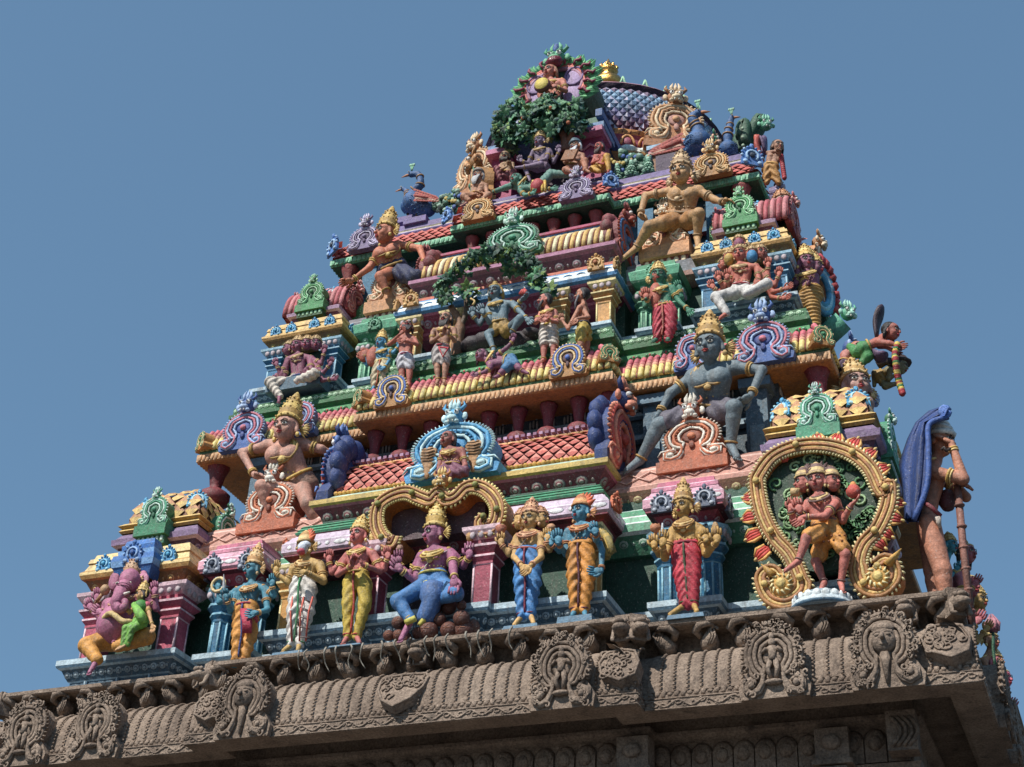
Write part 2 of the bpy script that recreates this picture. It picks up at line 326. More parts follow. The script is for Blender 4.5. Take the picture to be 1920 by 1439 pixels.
# maroon flaring course and yellow ledge of the centre block, then the barrel roof
def flare(path, z, s, c1, c2, led, led2, par=T, name='course', dirs='frl'):
    m = MB()
    mould(m, path, [(-.3*s, z-.3*s, c1), (-.3*s, z+.04*s, '#b8606c'), (-.27*s, z+.06*s, c1), (-.24*s, z+.12*s, c1), (-.05*s, z+.36*s, '#b06070'), (-.03*s, z+.4*s, led), (.02*s, z+.42*s, led), (.02*s, z+.5*s, '#d8c684'), (-.06*s, z+.53*s, led2), (-.22*s, z+.66*s, led2), (-.26*s, z+.68*s, led)])
    ovals(m, path, -.14*s, z+.24*s, .2*s, c2, c1, sp=.24*s, dirs=dirs, tilt=.8, ylim=9)
    return m.build(name, par)
flare(rect(-2.45, 2.45, 1.2, 3.2), 3.74, 1., '#7c2f3d', '#9c8f86', '#c3a552', '#b5ccb5')
def barrel(x0, x1, y0, z0, r, h, kind, cols, par=T, name='barrel_roof', seg=12):
    """half-barrel roof running along x, its front foot at y0"""
    m = MB(); pts = [(y0+r*(1-math.cos(a)), z0+h*math.sin(a)) for a in np.linspace(0, math.pi/2, 9)]
    pts += [(y0+r*2-(p[0]-y0), p[1]) for p in pts[-2::-1]]
    vs = [(x, y, z) for y, z in pts for x in (x0, x1)]; k = len(pts)
    m.add(vs, [(2*i, 2*i+1, 2*i+3, 2*i+2) for i in range(k-1)]+[tuple(range(0, 2*k, 2)), tuple(range(2*k-1, 0, -2))], cols[0])
    if kind == 'scale':
        rows = 5; wdt = .2; nx = int((x1-x0)/wdt); wdt = (x1-x0)/nx
        for j in range(rows*2):
            a = math.pi/2*(j+.35)/(rows*2+.4); p0 = V(0, y0+r*(1-math.cos(a)), z0+h*math.sin(a)); tn = unit(V(0, r*math.sin(a), h*math.cos(a))); nn = unit(np.cross(V(1, 0, 0), tn)); st = math.pi/2*h/(rows*2)*1.02
            for i in range(nx+(j % 2)):
                x = x0+wdt*(i+.5*(1-(j % 2))); x = min(max(x, x0+.05), x1-.05); c = V(x, p0[1], p0[2])+nn*.012
                q = [V(-wdt*.46, 0, 0), tn*-st*.85, V(wdt*.46, 0, 0), tn*st*.85]; n2 = nn*.03
                m.add([c+q[0], c+q[1]+n2, c+q[2], c+q[3]-nn*.01, c+nn*.03], [(0, 1, 4), (1, 2, 4), (2, 3, 4), (3, 0, 4)], [cols[1], cols[1], cols[2], cols[2]], False)
    else:
        nx = int((x1-x0)/.11)
        for i in range(nx):
            x = x0+(x1-x0)*(i+.5)/nx; m.tube([V(x, y0+r*(1-math.cos(a))-.01, z0+h*math.sin(a)) for a in np.linspace(0.02, 1.5, 7)], .052, cols[1] if i % 2 == 0 or len(cols) < 4 else cols[3], n=6)
            m.tube([V(x+.055, y0+r*(1-math.cos(a))-.035, z0+h*math.sin(a)) for a in np.linspace(0.02, 1.5, 7)], .012, cols[2], n=4)
    return m.build(name, par)
barrel(-2.2, 2.2, 1.5, 4.43, .72, .78, 'scale', ('#7c2f34', '#c05a4c', '#dd8a78'))
m = MB()
for i in range(60): m.ell((-2.2+4.4*(i+.5)/60, 1.46, 4.46), (.045, .045, .03 if i % 2 else .042), '#d9a13c', nu=6, nv=4)
m.tube([(-2.2, 1.84, 5.1), (2.2, 1.84, 5.1)], .045, '#d8a564'); 
for i in range(44): m.box((-2.15+4.3*i/43, 1.9, 5.22), (.06, .16, .05), '#b08aa8' if i % 2 else '#8a5a78')
m.box((0, 2.1, 5.2), (4.4, .36, .08), '#8c5068'); m.build('roof_trim', T)
# ------------------------------------------------------------------ neck of the second tier
wall(ring([(0, 2.9), (4.7, 2.9)]), 4.4, 6.3, '#3d4f58', 'neck')
m = MB(); path = ring([(0, 2.85), (4.55, 2.85)])
mould(m, path, [(0, 5.35, '#4f6b7c'), (.06, 5.4, '#8fa5b0'), (.06, 5.48, '#4f6b7c'), (-.02, 5.55, '#4f6b7c')]); mould(m, path, [(0, 5.8, '#4f6b7c'), (.05, 5.84, '#8fa5b0'), (.05, 5.9, '#3d4f58'), (0, 5.92, '#3d4f58')])
for x in (-4.4, 4.4, -2.75, 2.75):
    m.box((x, 2.75, 5.2), (.34, .3, 1.5), '#4f6b7c'); m.box((x, 2.7, 5.95), (.5, .4, .16), '#5a7688'); m.box((x, 2.6, 4.9), (.22, .1, .6), '#66818f')
def mot(p, t, n, i):
    for q in (-1, 0, 1): m.ell(p+t*q*.06+V(0, 0, -.02*abs(q)), (.02, .02, .085), '#b9bdb8', nu=5, nv=4)
    m.ell(p+t*.05+V(0, 0, .1), .022, '#b9bdb8', nu=5, nv=3)
row(ring([(0, 2.88), (4.7, 2.88)]), 0, 6.04, .3, mot, 'fr', ylim=9)
m.build('neck_mouldings', T)
MRN = '#7d2f36'
def baluster(x, y, z, h, c=MRN, r=.13):
    m = MB(); m.lathe((x, y, z), [(r*.9, 0), (r*1.5, h*.1), (r*1.6, h*.25), (r*1.1, h*.36), (r*.55, h*.42), (r*.6, h*.5), (r*.8, h*.75), (r*1.15, h*.95), (r*1.2, h)], c, n=8); return m.build('baluster', T)
for i in range(-4, 5):
    baluster(i*.52, 2.42, 5.35, .72)
for x in (-5.35, 5.35): baluster(x, 2.72, 5.3, .85, r=.19)
# ------------------------------------------------------------------ middle cornice
def cornice(H, z, s, fringe, rope, lo, hi, leaf, par=T, ylim=9, ribs=True, gold='#b7803f'):
    path = ring(H); m = MB()
    mould(m, path, [(-.95*s, z+.02, gold), (-.03*s, z-.06*s, gold), (0, z-.04*s, fringe), (0, z+.1*s, fringe), (-.03*s, z+.12*s, rope), (-.02*s, z+.16*s, rope), (-.05*s, z+.18*s, lo)]+kap(-.06*s, z+.18*s, -.16*s, z+.4*s, 4, lo)[:-1]+[(-.16*s, z+.42*s, hi)]+kap(-.16*s, z+.42*s, -.3*s, z+.64*s, 3, hi)[1:]+[(-.34*s, z+.66*s, leaf), (-.32*s, z+.72*s, leaf), (-.34*s, z+.86*s, leaf)])
    o = m.build('cornice', par)
    m = MB()
    def rb(p, t, n, i):
        pts = [p+n*(-.03-.24*a**1.5)*s+V(0, 0, (.15+.5*a)*s) for a in np.linspace(0.02, 1, 8)]
        pts = [q+n*.03*s+V(0, 0, .02*s) for q in pts]; m.tube(pts[:4], .05*s, lo, n=6); m.tube(pts[3:5], .05*s, '#dca080', n=6); m.tube(pts[4:6], .05*s, '#d07c78', n=6); m.tube(pts[5:], .05*s, hi, n=6)
        if i % 2: m.tube([q+t*.055*s+n*.01 for q in pts], .012*s, '#8c4a3a', n=4)
    if ribs: row(path, 0, z, .115*s, rb, 'fr', ylim=9)
    def fr(p, t, n, i): m.ell(p, (.05*s, .03, .075*s), fringe, R=[unit(t+V(0, 0, .5)), n, V(0, 0, 1)], nu=6, nv=4)
    row(path, 0, z+.02*s, .085*s, fr, 'frl', ylim=9)
    m.build('cornice_ribs', par); return path
PM = cornice([(0, 1.95), (2.28, 1.95), (2.28, 2.4), (5.62, 2.4)], 6.12, 1., '#cfa070', '#3f6b42', '#dcc878', '#cf6672', '#3f8a4f')
m = MB()
def leafm(p, t, n, i):
    m.ell(p, (.11, .075, .06), '#3f8a4f', R=[t, V(0, 0, 1), n], nu=8, nv=4)
    for q in (-1, 0, 1): m.ell(p+n*.05+t*.055*q, .024, '#c44a58' if q == 0 else '#7fb58c', nu=5, nv=3)
row(PM, -.31, 6.88, .27, leafm, 'fr', ylim=9); m.build('leaf_band', T)
m = MB(); G2 = '#336b40'; path = ring([(0, 2.3), (2.15, 2.3), (2.15, 2.75), (5.25, 2.75)])
mould(m, path, [(0, 6.85, G2), (-.02, 7.02, '#2d6b3d'), (.05, 7.08, G2), (.05, 7.15, '#7fae88'), (0, 7.18, G2), (0, 7.32, '#7fae88'), (-.05, 7.34, G2), (-.3, 7.36, SL)])
ovals(m, path, .005, 7.25, .1, '#b9d8b4', G2, sp=.085, ylim=9); m.build('course', T)
# ------------------------------------------------------------------ second tier
P2 = ring([(0, 2.72), (1.98, 2.72), (1.98, 3.3), (2.3, 3.3), (2.3, 3.12), (3.05, 3.12), (3.05, 3.3), (4.5, 3.3)])
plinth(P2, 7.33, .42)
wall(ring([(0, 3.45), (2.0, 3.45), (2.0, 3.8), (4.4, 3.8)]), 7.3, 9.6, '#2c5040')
def eave2(path, zb, s, par=T, cs=('#8a2d46', '#c06a86', '#4f8fc0', '#d9e6ef', '#c9684a'), dirs='frl', name='eave'):
    m = MB(); a, b, c, w, o = cs
    mould(m, path, [(-.8*s, zb+.02, a), (-.35*s, zb, a), (-.33*s, zb+.08*s, b), (-.28*s, zb+.1*s, a), (-.1*s, zb+.34*s, b), (-.06*s, zb+.37*s, c), (0, zb+.4*s, c), (.02*s, zb+.46*s, w), (-.0*s, zb+.52*s, w), (-.08*s, zb+.66*s, c), (-.1*s, zb+.7*s, o), (-.1*s, zb+.76*s, '#7fb07a'), (-.16*s, zb+.8*s, '#7fb07a'), (-.3*s, zb+.84*s, a)])
    ovals(m, path, -.19*s, zb+.22*s, .18*s, '#a8909a', a, sp=.2*s, dirs=dirs, tilt=.75, ylim=9)
    def sc(p, t, n, i): m.tube([p+t*.09*s*math.cos(q)+V(0, 0, .06*s*math.sin(q)) for q in np.linspace(.1, 3.04, 6)], .012*s, c, n=4)
    row(path, -.02*s, zb+.52*s, .24*s, sc, dirs, ylim=9)
    return m.build(name, par)
eave2(rect(-2.1, 2.1, 2.68, 4), 8.25, 1.)
flare(rect(-1.98, 1.98, 2.92, 4.2), 9.08, .95, '#7c3f56', '#a9979c', '#a86a8a', '#8a4a66')
barrel(-1.85, 1.85, 3.1, 9.68, .6, .66, 'roll', ('#7a4a2a', '#d3ab5c', '#7a3a2a', '#e8d6a8'))
m = MB(); m.box((0, 3.6, 10.36), (3.7, .3, .1), '#4f83b8'); m.box((0, 3.56, 10.43), (3.7, .3, .05), '#b0486a'); m.build('roof_trim', T)
m = MB(); mould(m, ring([(0, 3.55), (4.2, 3.55)]), [(-.2, 8.85, '#6a4a40'), (0, 9.0, '#8a6254'), (0, 9.1, '#8a8a92'), (.05, 9.3, '#c9c9cf'), (-.02, 9.36, '#73737c'), (-.03, 9.44, '#c9c9cf'), (-.12, 9.5, '#73737c'), (-.3, 9.55, '#73737c')]); m.build('course', T)
wall(ring([(0, 4.35), (3.7, 4.35)]), 9.5, 11.3, '#2c5468', 'neck')
m = MB(); path = ring([(0, 4.3), (3.65, 4.3)]); mould(m, path, [(0, 10.35, '#7a2f3e'), (.08, 10.4, '#34688a'), (.08, 10.5, '#34688a'), (0, 10.55, '#34688a')])
for x in (-3.5, 3.5, -2.2, 2.2): m.box((x, 4.2, 10.3), (.3, .28, 1.5), '#2f6a88'); m.box((x, 4.12, 10.2), (.2, .1, .3), '#5b93ad')
row(ring([(0, 4.33), (3.7, 4.33)]), 0, 10.98, .3, mot, 'fr', ylim=9); m.build('neck_mouldings', T)
for i in range(-3, 4): baluster(i*.42, 3.98, 10.45, .68, '#8a3a36', .12)
for x in (-4.0, 4.0): baluster(x, 4.15, 10.4, .75, '#8a3a36', .16)
# ------------------------------------------------------------------ third cornice: green lip and red tile roof
H3 = [(0, 3.7), (1.62, 3.7), (1.62, 3.98), (4.38, 3.98)]; path = ring(H3); m = MB()
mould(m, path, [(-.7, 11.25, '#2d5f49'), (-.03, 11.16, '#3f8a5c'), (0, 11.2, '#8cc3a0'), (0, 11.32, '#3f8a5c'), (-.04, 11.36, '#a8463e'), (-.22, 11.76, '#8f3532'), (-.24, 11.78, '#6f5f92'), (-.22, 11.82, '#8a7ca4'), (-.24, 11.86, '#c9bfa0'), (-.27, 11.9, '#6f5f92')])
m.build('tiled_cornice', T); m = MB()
def tile(p, t, n, i):
    tn = unit(V(0, 0, .36)-n*.26)*1.; nn = unit(n*.36+V(0, 0, .26))
    nn = unit(n*.4+V(0, 0, .18)); tn = unit(V(0, 0, .4)-n*.18)
    for j in range(4):
        c = p-n*.03+tn*(.05+j*.105)+t*(.1 if j % 2 else 0)+nn*.02; w = .096
        m.add([c-t*w, c-tn*.1+nn*.03, c+t*w, c+tn*.1-nn*.01, c+nn*.03], [(0, 1, 4), (1, 2, 4), (2, 3, 4), (3, 0, 4)], ['#c4584c', '#c4584c', '#dd8a78', '#dd8a78'], False)
row(path, 0, 11.36, .2, tile, 'frl', ylim=9)
def lf(p, t, n, i): m.ell(p, (.05, .02, .07), '#6fb088', R=[unit(t+V(0, 0, .4)), n, V(0, 0, 1)], nu=5, nv=3)
row(path, 0, 11.24, .1, lf, 'frl', ylim=9); m.build('roof_tiles', T)
# ------------------------------------------------------------------ top stage
m = MB(); mould(m, ring([(0, 4.3), (4.0, 4.3)]), [(0, 11.7, '#6f5f92'), (0, 11.96, '#6f5f92')]); m.build('terrace', T); m = MB(); mould(m, ring([(0, 4.1), (1.5, 4.1), (1.5, 4.3), (4.1, 4.3)]), [(-.1, 11.88, '#6f5f92'), (0, 11.92, '#c9bfa0'), (.02, 11.96, '#6f5f92'), (0, 12.1, '#9a8cb4'), (-.08, 12.14, '#6f5f92')]); m.build('terrace_ledge', T)
m = MB(); MG = '#a03a62'
for sx in (-1, 1):
    m.box((sx*.95, 4.75, 12.75), (.45, .5, 1.6), MG); m.box((sx*.95, 4.6, 13.55), (.6, .6, .12), '#b96a8c'); m.box((sx*.95, 4.62, 12.0), (.6, .6, .2), '#b96a8c')
    for k in range(4): m.tube([(sx*.95-.15, 4.48, 12.3+.3*k), (sx*.95, 4.46, 12.4+.3*k), (sx*.95+.15, 4.48, 12.3+.3*k)], .03, '#d0869e')
m.box((0, 5.0, 12.8), (1.6, .3, 1.7), '#35172a'); m.box((0, 4.75, 13.72), (2.5, .7, .14), '#5f86ae'); m.box((0, 4.8, 13.9), (2.2, .6, .25), '#4a6f5a')
m.box((0, 5.6, 13.0), (2.1, 1.4, 2.2), '#2c2b42'); m.box((1.14, 5.3, 14.05), (.14, 1.8, .18), '#4a6a9c'); m.build('top_shrine', T)
# dome
m = MB(); DC = V(0, 8.2, 0)
prof = [(2.6, 11.8, '#4a2f52'), (2.6, 13.7, '#3a2648'), (2.5, 13.85, '#a8743e'), (2.88, 13.92, '#b8803e'), (2.9, 14.0, '#d9b27a'), (2.82, 14.05, '#dfe6dc'), (2.78, 14.2, '#8c3350'), (2.68, 14.25, '#8c3350'), (2.68, 14.62, '#c98a4c'), (2.78, 14.68, '#5b2744')]
dz = [(14.68, 2.7), (15.0, 2.77), (15.4, 2.8), (15.7, 2.77), (15.9, 2.7)]
prof += [(r, z, '#33223f') for z, r in dz]+[(2.82, 15.93, '#c98a9c'), (2.76, 16.0, '#8c6a9a'), (1.2, 17.25, '#6c6a9a'), (.4, 17.9, '#6c6a9a')]
m.lathe(DC, prof, '#33223f', n=48); m.build('dome', T)
m = MB()
def drad(z): return float(np.interp(z, [a for a, _ in dz], [b for _, b in dz]))
z = 14.72; j = 0
while z < 15.86:
    r = drad(z); k = max(10, int(2*math.pi*max(r, .6)/.245)); k = 96; dr = (drad(z+.1)-drad(z-.1))/.2
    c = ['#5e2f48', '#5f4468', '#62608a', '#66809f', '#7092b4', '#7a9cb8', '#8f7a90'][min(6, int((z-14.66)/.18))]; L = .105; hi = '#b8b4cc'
    for i in range(k):
        a = 2*math.pi*(i+.5*(j % 2))/k
        if math.sin(a) > .3 or math.cos(a) < -.5: continue
        n = unit(V(math.cos(a), math.sin(a), -dr)); t = V(-math.sin(a), math.cos(a), 0); u = np.cross(n, t); p = DC+V(r*math.cos(a), r*math.sin(a), z)+n*.01; w = math.pi*r/k*.94
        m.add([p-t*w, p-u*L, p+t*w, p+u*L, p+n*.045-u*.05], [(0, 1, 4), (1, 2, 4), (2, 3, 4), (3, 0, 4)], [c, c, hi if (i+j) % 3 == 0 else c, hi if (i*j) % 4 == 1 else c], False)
    z += L*unit(V(1, dr))[0]*1.02; j += 1
m.build('dome_scales', T); m = MB()
for i in range(44):
    a = 2*math.pi*(i+.5)/44
    if math.sin(a) > .3: continue
    n = V(math.cos(a), math.sin(a), 0); t = V(-math.sin(a), math.cos(a), 0); p = DC+n*2.7+V(0, 0, 14.42)
    m.tube([p+t*.15*math.cos(q)+V(0, 0, -.13+.28*math.sin(q)) for q in np.linspace(0.1, 3.04, 8)], .03, '#d99a56', n=5); m.ell(p-n*.02, (.1, .05, .12), '#a8506a', R=[t, n, V(0, 0, 1)])
    m.ell(DC+n*2.84+V(0, 0, 14.1), (.19, .06, .09), '#d5e3da', R=[t, n, V(0, 0, 1)])
m.build('dome_cornice_leaves', T); m = MB()
for i in range(34):
    a = 2*math.pi*i/34; n = V(math.cos(a), math.sin(a), 0); t = V(-math.sin(a), math.cos(a), 0); p = DC+n*2.68+V(0, 0, 15.95)
    for s in (-1, 1): m.tube([p+t*.14*s, p+t*.04*s+V(0, 0, .13), p+V(0, 0, .28)], .026, '#9fd0a4', n=5)
m.build('ridge_crest', T)
fin = MB(); g1 = '!d9a24a'
fin.lathe((.05, 8.2, 17.9), [(.36, 0), (.36, .2), (.28, .26), (.26, .3), (.36, .36), (.4, .48), (.36, .62), (.26, .72), (.16, .77), (.2, .82), (.14, .87), (.22, .93), (.24, .99), (.17, 1.04), (.2, 1.09), (.14, 1.16), (.08, 1.22), (.05, 1.3), (.0, 1.42)], g1, n=20)
for i in range(9):
    a = 2*math.pi*i/9; n = V(math.cos(a), math.sin(a), 0); fin.tube([V(.05, 8.2, 18.86)+n*.17, V(.05, 8.2, 18.95)+n*.23, V(.05, 8.2, 19.05)+n*.2], [.045, .04, .008], g1, n=5)
tag(fin.build('finial'), 'gilded pot shaped finial on the very top of the dome', 'finial')
# ================================================================== ornaments
def frame(n):
    N = unit(V(*n)); R = unit(np.cross(V(0, 0, 1), N)); return R, np.cross(N, R), N
def spiral(cx, cy, r, a0, turns, k=14, sg=1):
    return [(cx+r*(1-.8*i/k)*math.cos(a0+sg*turns*2*math.pi*i/k), cy+r*(1-.8*i/k)*math.sin(a0+sg*turns*2*math.pi*i/k)) for i in range(k+1)]
def lionface(m, c, R, U, N, s, cf, ch, eye='#efe9dc'):
    e = lambda u, v, w, r, col, nu=7, nv=5: m.ell(c+R*u*s+U*v*s+N*w*s, [x*s for x in r], col, R=[R, U, N], nu=nu, nv=nv)
    e(0, .45, -.1, (.42, .42, .36), cf, 9, 6); e(0, .25, .25, (.26, .18, .2), ch); e(0, .42, .3, (.09, .14, .14), ch)
    for q in (-1, 1):
        e(q*.2, .55, .22, (.12, .12, .1), eye); e(q*.2, .55, .31, (.05, .06, .05), '#2a2020', 5, 3); e(q*.22, .7, .18, (.16, .05, .1), ch)
        e(q*.22, .1, .2, (.13, .1, .12), ch); e(q*.1, .08, .34, (.035, .09, .04), '#ece4d2', 5, 3); e(q*.48, .45, -.05, (.14, .2, .1), ch)
        m.tube([c+R*q*.3*s+U*.75*s, c+R*q*.5*s+U*.95*s, c+R*q*.42*s+U*1.15*s], [.1*s, .08*s, .02*s], cf, n=5)
    for q in (-1, 0, 1): m.tube([c+R*q*.15*s+U*.8*s, c+R*q*.2*s+U*1.1*s, c+R*q*.12*s+U*1.35*s], [.12*s, .09*s, .01*s], ch, n=5)
def kudu(parent, pos, n, w, h, col, th=.2, face=.42, teeth=26, base=0, name='horseshoe_ornament', core=None, label=None):
    """col = (plate, ridge, highlight, core)"""
    R, U, N = frame(n); c = V(*pos); a, b, d, k0 = col; m = MB(); rq = random.Random(int(1000*abs(pos[0])+77*pos[2])); wb = [rq.uniform(-.012, .012) for _ in range(64)]
    def K(u, v, o=0.): return c+R*u*w+U*v*h+N*o
    out = [(.43*math.cos(t), .57+.42*math.sin(t)) for t in np.linspace(-.5, math.pi+.5, 19)]
    out = [(.5, 0), (.53, .16), (.44, .3)]+out+[(-.44, .3), (-.53, .16), (-.5, 0)]
    m.plate([(u*w, v*h) for u, v in out], c, R, U, N, th, a)
    lw = .045*min(w, h)
    for r, cc, z in ((.2, d, .02), (.275, b, .035), (.345, d, .03), (.405, b, .01)):
        pts = [(r*math.cos(t), .57+r*math.sin(t)) for t in np.linspace(-.85, math.pi+.85, 20)]
        f = (r-.2)/.2
        if r < .4:
            R0 = [(.15-.02*f, .3), (.14+.05*f, .2), (.2+.04*f, .08+.07*f), (.32, .03+.06*f), (.44-.05*f, .1+.03*f), (.44-.06*f, .22-.02*f), (.34, .28-.06*f), (.27, .2)]
        else: R0 = [(.36, .22)]
        pts = [p for p in R0[::-1]]+pts+[(-p[0], p[1]) for p in R0]
        m.tube([K(u+wb[i_ % 64], v+wb[(i_+9) % 64], z*h) for i_, (u, v) in enumerate(pts)], [lw*(.75+6*abs(wb[i_ % 50])) for i_ in range(len(pts))], cc, n=5, up=N)
    if a != S:
        for i in range(14):
            t = -.3+(math.pi+.6)*i/13; m.ell(K(.235*math.cos(t), .57+.235*math.sin(t), .045*h), (.02*w, .014*w, .02*h), a, R=[R, U, N], nu=5, nv=3)
        for q in (-1, 1):
            for i in range(5): m.tube([K(q*.24, .2+.02*i, .05*h), K(q*(.28+.05*i), .3-.01*i, .04*h), K(q*(.3+.06*i), .36-.05*i, .02*h)], [lw*.3, lw*.5, lw*.15], b if i % 2 else d, n=4)
    for q in (-1, 1): m.ell(K(q*.33, .17, .04*h), (.055*w, .055*h, .05*h), d, R=[R, U, N])
    for i in range(teeth):
        t = -.45+(math.pi+.9)*i/(teeth-1); p = K(.45*math.cos(t), .57+.44*math.sin(t), -.0); dr = unit(R*math.cos(t)+U*math.sin(t)); m.ell(p, (.045*min(w, h), .02*min(w, h)*26/teeth, .03*h), d, R=[dr, np.cross(N, dr), N], nu=6, nv=3)
    m.ell(K(0, .57, 0), (.17*w, .17*h, .03*h), k0, R=[R, U, N], nu=10, nv=4)
    if core is None: m.ell(K(0, .57, .04*h), (.07*w, .08*h, .06*h), b, R=[R, U, N]); m.ell(K(0, .36, .03*h), (.05*w, .1*h, .03*h), k0, R=[R, U, N])
    if base:
        m.box(c-U*base*.3-N*th*.5, (w*1.1, base*.6, th*1.25), a, R=[R, U, N]); m.box(c-U*base*.8-N*th*.55, (w*.98, base*.5, th), k0, R=[R, U, N], taper=1)
        for q in range(6): m.ell(c-U*base*.78+R*w*(q-2.5)*.16-N*th*.05, (.06*w, base*.2, .02), d, R=[R, U, N])
    if a == S:
        rr_ = random.Random(int(abs(pos[0])*50))
        for i in range(46):
            t = -.6+(math.pi+1.2)*rr_.random(); q = rr_.uniform(.34, .47); cx, cy = (q*math.cos(t), .57+q*math.sin(t)) if i < 32 else (rr_.choice((-1, 1))*rr_.uniform(.2, .48), rr_.uniform(0.02, .3))
            m.tube([K(u, v, .05*h) for u, v in spiral(cx, cy, rr_.uniform(.04, .065), rr_.uniform(0, 6), rr_.choice((-.9, .9)), 7)], .016, S, n=4)
    o = m.build(name, parent)
    if label: o["label"] = label
    if core: core(o, K, R, U, N)
    if face:
        m = MB(); lionface(m, K(0, .95, .03*h), R, U, N, face*w, a if face > .3 else b, d); m.build('lion_mask', o)
    return o
def mini(parent, pos, n, s, a, d, k0='#2c3c50', lab=None):
    R, U, N = frame(n); c = V(*pos); m = MB()
    m.plate([(s*.5, 0), (s*.5, s*.3)]+[(s*.45*math.cos(t), s*.5+s*.42*math.sin(t)) for t in np.linspace(-.1, math.pi+.1, 9)]+[(-s*.5, s*.3), (-s*.5, 0)], c, R, U, N, .05, a)
    m.tube([c+R*s*.27*math.cos(t)+U*s*(.48+.27*math.sin(t))+N*.01 for t in np.linspace(-.9, math.pi+.9, 11)], s*.06, d, n=5)
    for i in range(9): t = -.1+(math.pi+.2)*i/8; m.ell(c+R*s*.47*math.cos(t)+U*s*(.5+.45*math.sin(t)), (s*.08, s*.08, s*.07), a if i % 2 else d, nu=5, nv=3)
    m.ell(c+U*s*.5+N*.02, (s*.14, s*.15, s*.08), k0 if s > .2 else d, R=[R, U, N]); m.ell(c+U*s*1.02, (s*.12, s*.16, s*.08), a, R=[R, U, N], nu=6, nv=4)
    for q in (-1, 1): m.ell(c+U*s*.12+R*q*s*.33+N*.01, (s*.13, s*.12, s*.07), d, R=[R, U, N], nu=6, nv=4)
    return m.build('small_horseshoe_ornament', parent)
F = (0, -1, 0); RT = (1, 0, 0); LT = (-1, 0, 0)
# --- granite cornice ornaments
def core_face(o, K, R, U, N):
    m = MB(); c = K(0, .62, .02); s = .15
    m.ell(c, (s*1., s*1.25, s*.8), S, R=[R, U, N], nu=10, nv=8); m.ell(c+U*s*.9, (s*1.0, s*.6, s*.7), S, R=[R, U, N]); m.tube([c+U*s*.3+N*s*.75, c-U*s*.2+N*s*1.0], [.02, .032], S, n=5)
    for q in (-1, 1): m.ell(c+R*q*s*.42+U*s*.2+N*s*.68, (.036, .022, .02), S, R=[R, U, N], nu=6, nv=4); m.tube([c+R*q*s*.15+U*s*.42+N*s*.72, c+R*q*s*.45+U*s*.5+N*s*.62, c+R*q*s*.75+U*s*.35+N*s*.4], .012, S, n=4); m.ell(c+R*q*s*1.0, (.03, .06, .03), S, R=[R, U, N], nu=5, nv=4)
    m.ell(c-U*s*.55+N*s*.62, (.06, .022, .02), S, R=[R, U, N], nu=6, nv=4); m.tube([c-U*s*1.1, K(0, .3, .02), K(0, .05, .02)], [.07, .05, .02], S, n=6); m.build('carved_face', o)
def core_fig(o, K, R, U, N):
    m = MB(); c = K(0, .6, .03)
    m.ell(c+U*.13, (.05, .06, .05), S, R=[R, U, N]); m.ell(c+U*.2, (.04, .05, .04), S, R=[R, U, N]); m.tube([c+U*.07, c-U*.03, c-U*.1], [.06, .045, .06], S, n=7)
    for q in (-1, 1):
        m.tube([c+U*.05+R*q*.05, c+R*q*.13, c+R*q*.07+N*.05+U*.04], [.025, .022, .018], S, n=5); m.tube([c-U*.1+R*q*.03, c-U*.22+R*q*.06+N*.04, c-U*.34+R*q*.03], [.04, .032, .025], S, n=6)
    m.ell(c-U*.38, (.12, .04, .07), S, R=[R, U, N]); m.build('carved_figure', o)
SK = (S, S, S, S)
kx = {px: P(px, py, .1)[0] for px, py in ((38, 1385), (178, 1370), (1462, 1250))}
for x, y, cf in ((-6.2, .2, core_fig), (-4.95, .2, core_fig), (-2.31, -.1, core_face), (2.31, -.1, core_fig), (4.95, .2, core_fig), (6.3, .2, core_face)):
    kudu(STN, (x, y, .0), (0, -1, -.0), .84, .95, SK, th=.24, face=0, teeth=30, core=cf)
    o = COL.objects[-1]
for yy in (2.4, 3.9): kudu(STN, (7.46, yy, .0), (1, 0, 0), .88, .98, SK, th=.3, face=0, teeth=20, core=core_fig)
def leafplate(x, y, w, h, heart, z=.28):
    m = MB(); c = V(x, y, z)
    if heart: out = [(0, 0), (.3, .22), (.47, .55), (.5, .85), (.42, .97), (0, 1), (-.42, .97), (-.5, .85), (-.47, .55), (-.3, .22)]
    else: out = [(.1, 0), (.45, .15), (.5, .55), (.35, .9), (.0, 1), (-.35, .92), (-.5, .6), (-.4, .25)]
    R, U, N = frame((0, -1, .62 if heart else .5)); m.plate([(u*w, v*h) for u, v in out], c, R, U, N, .12 if heart else .18, S)
    rr = random.Random(int(x*100)+7)
    for i in range(26):
        u, v = rr.uniform(-.36, .36), rr.uniform(.2, .9)
        if heart and abs(u) > .1+.42*v: continue
        m.tube([c+R*(u*w+p)+U*(v*h+q)+N*.015 for p, q in spiral(0, 0, rr.uniform(.05, .085), rr.uniform(0, 6), .9*rr.choice((-1, 1)), 9)], .014, S, n=4)
    k = len(out); m.tube([c+R*out[i % k][0]*w*.94+U*(.5+(out[i % k][1]-.5)*.94)*h+N*.01 for i in range(k)], .02, S, n=5, closed=True)
    return m.build('leaf_panel', STN)
leafplate(-.02, -.155, .74, .7, True, .2); leafplate(3.02, -.1, .56, .6, False); leafplate(-2.95, -.1, .5, .6, False); leafplate(7.0, .18, .6, .62, False); leafplate(-7.0, .18, .6, .6, False)
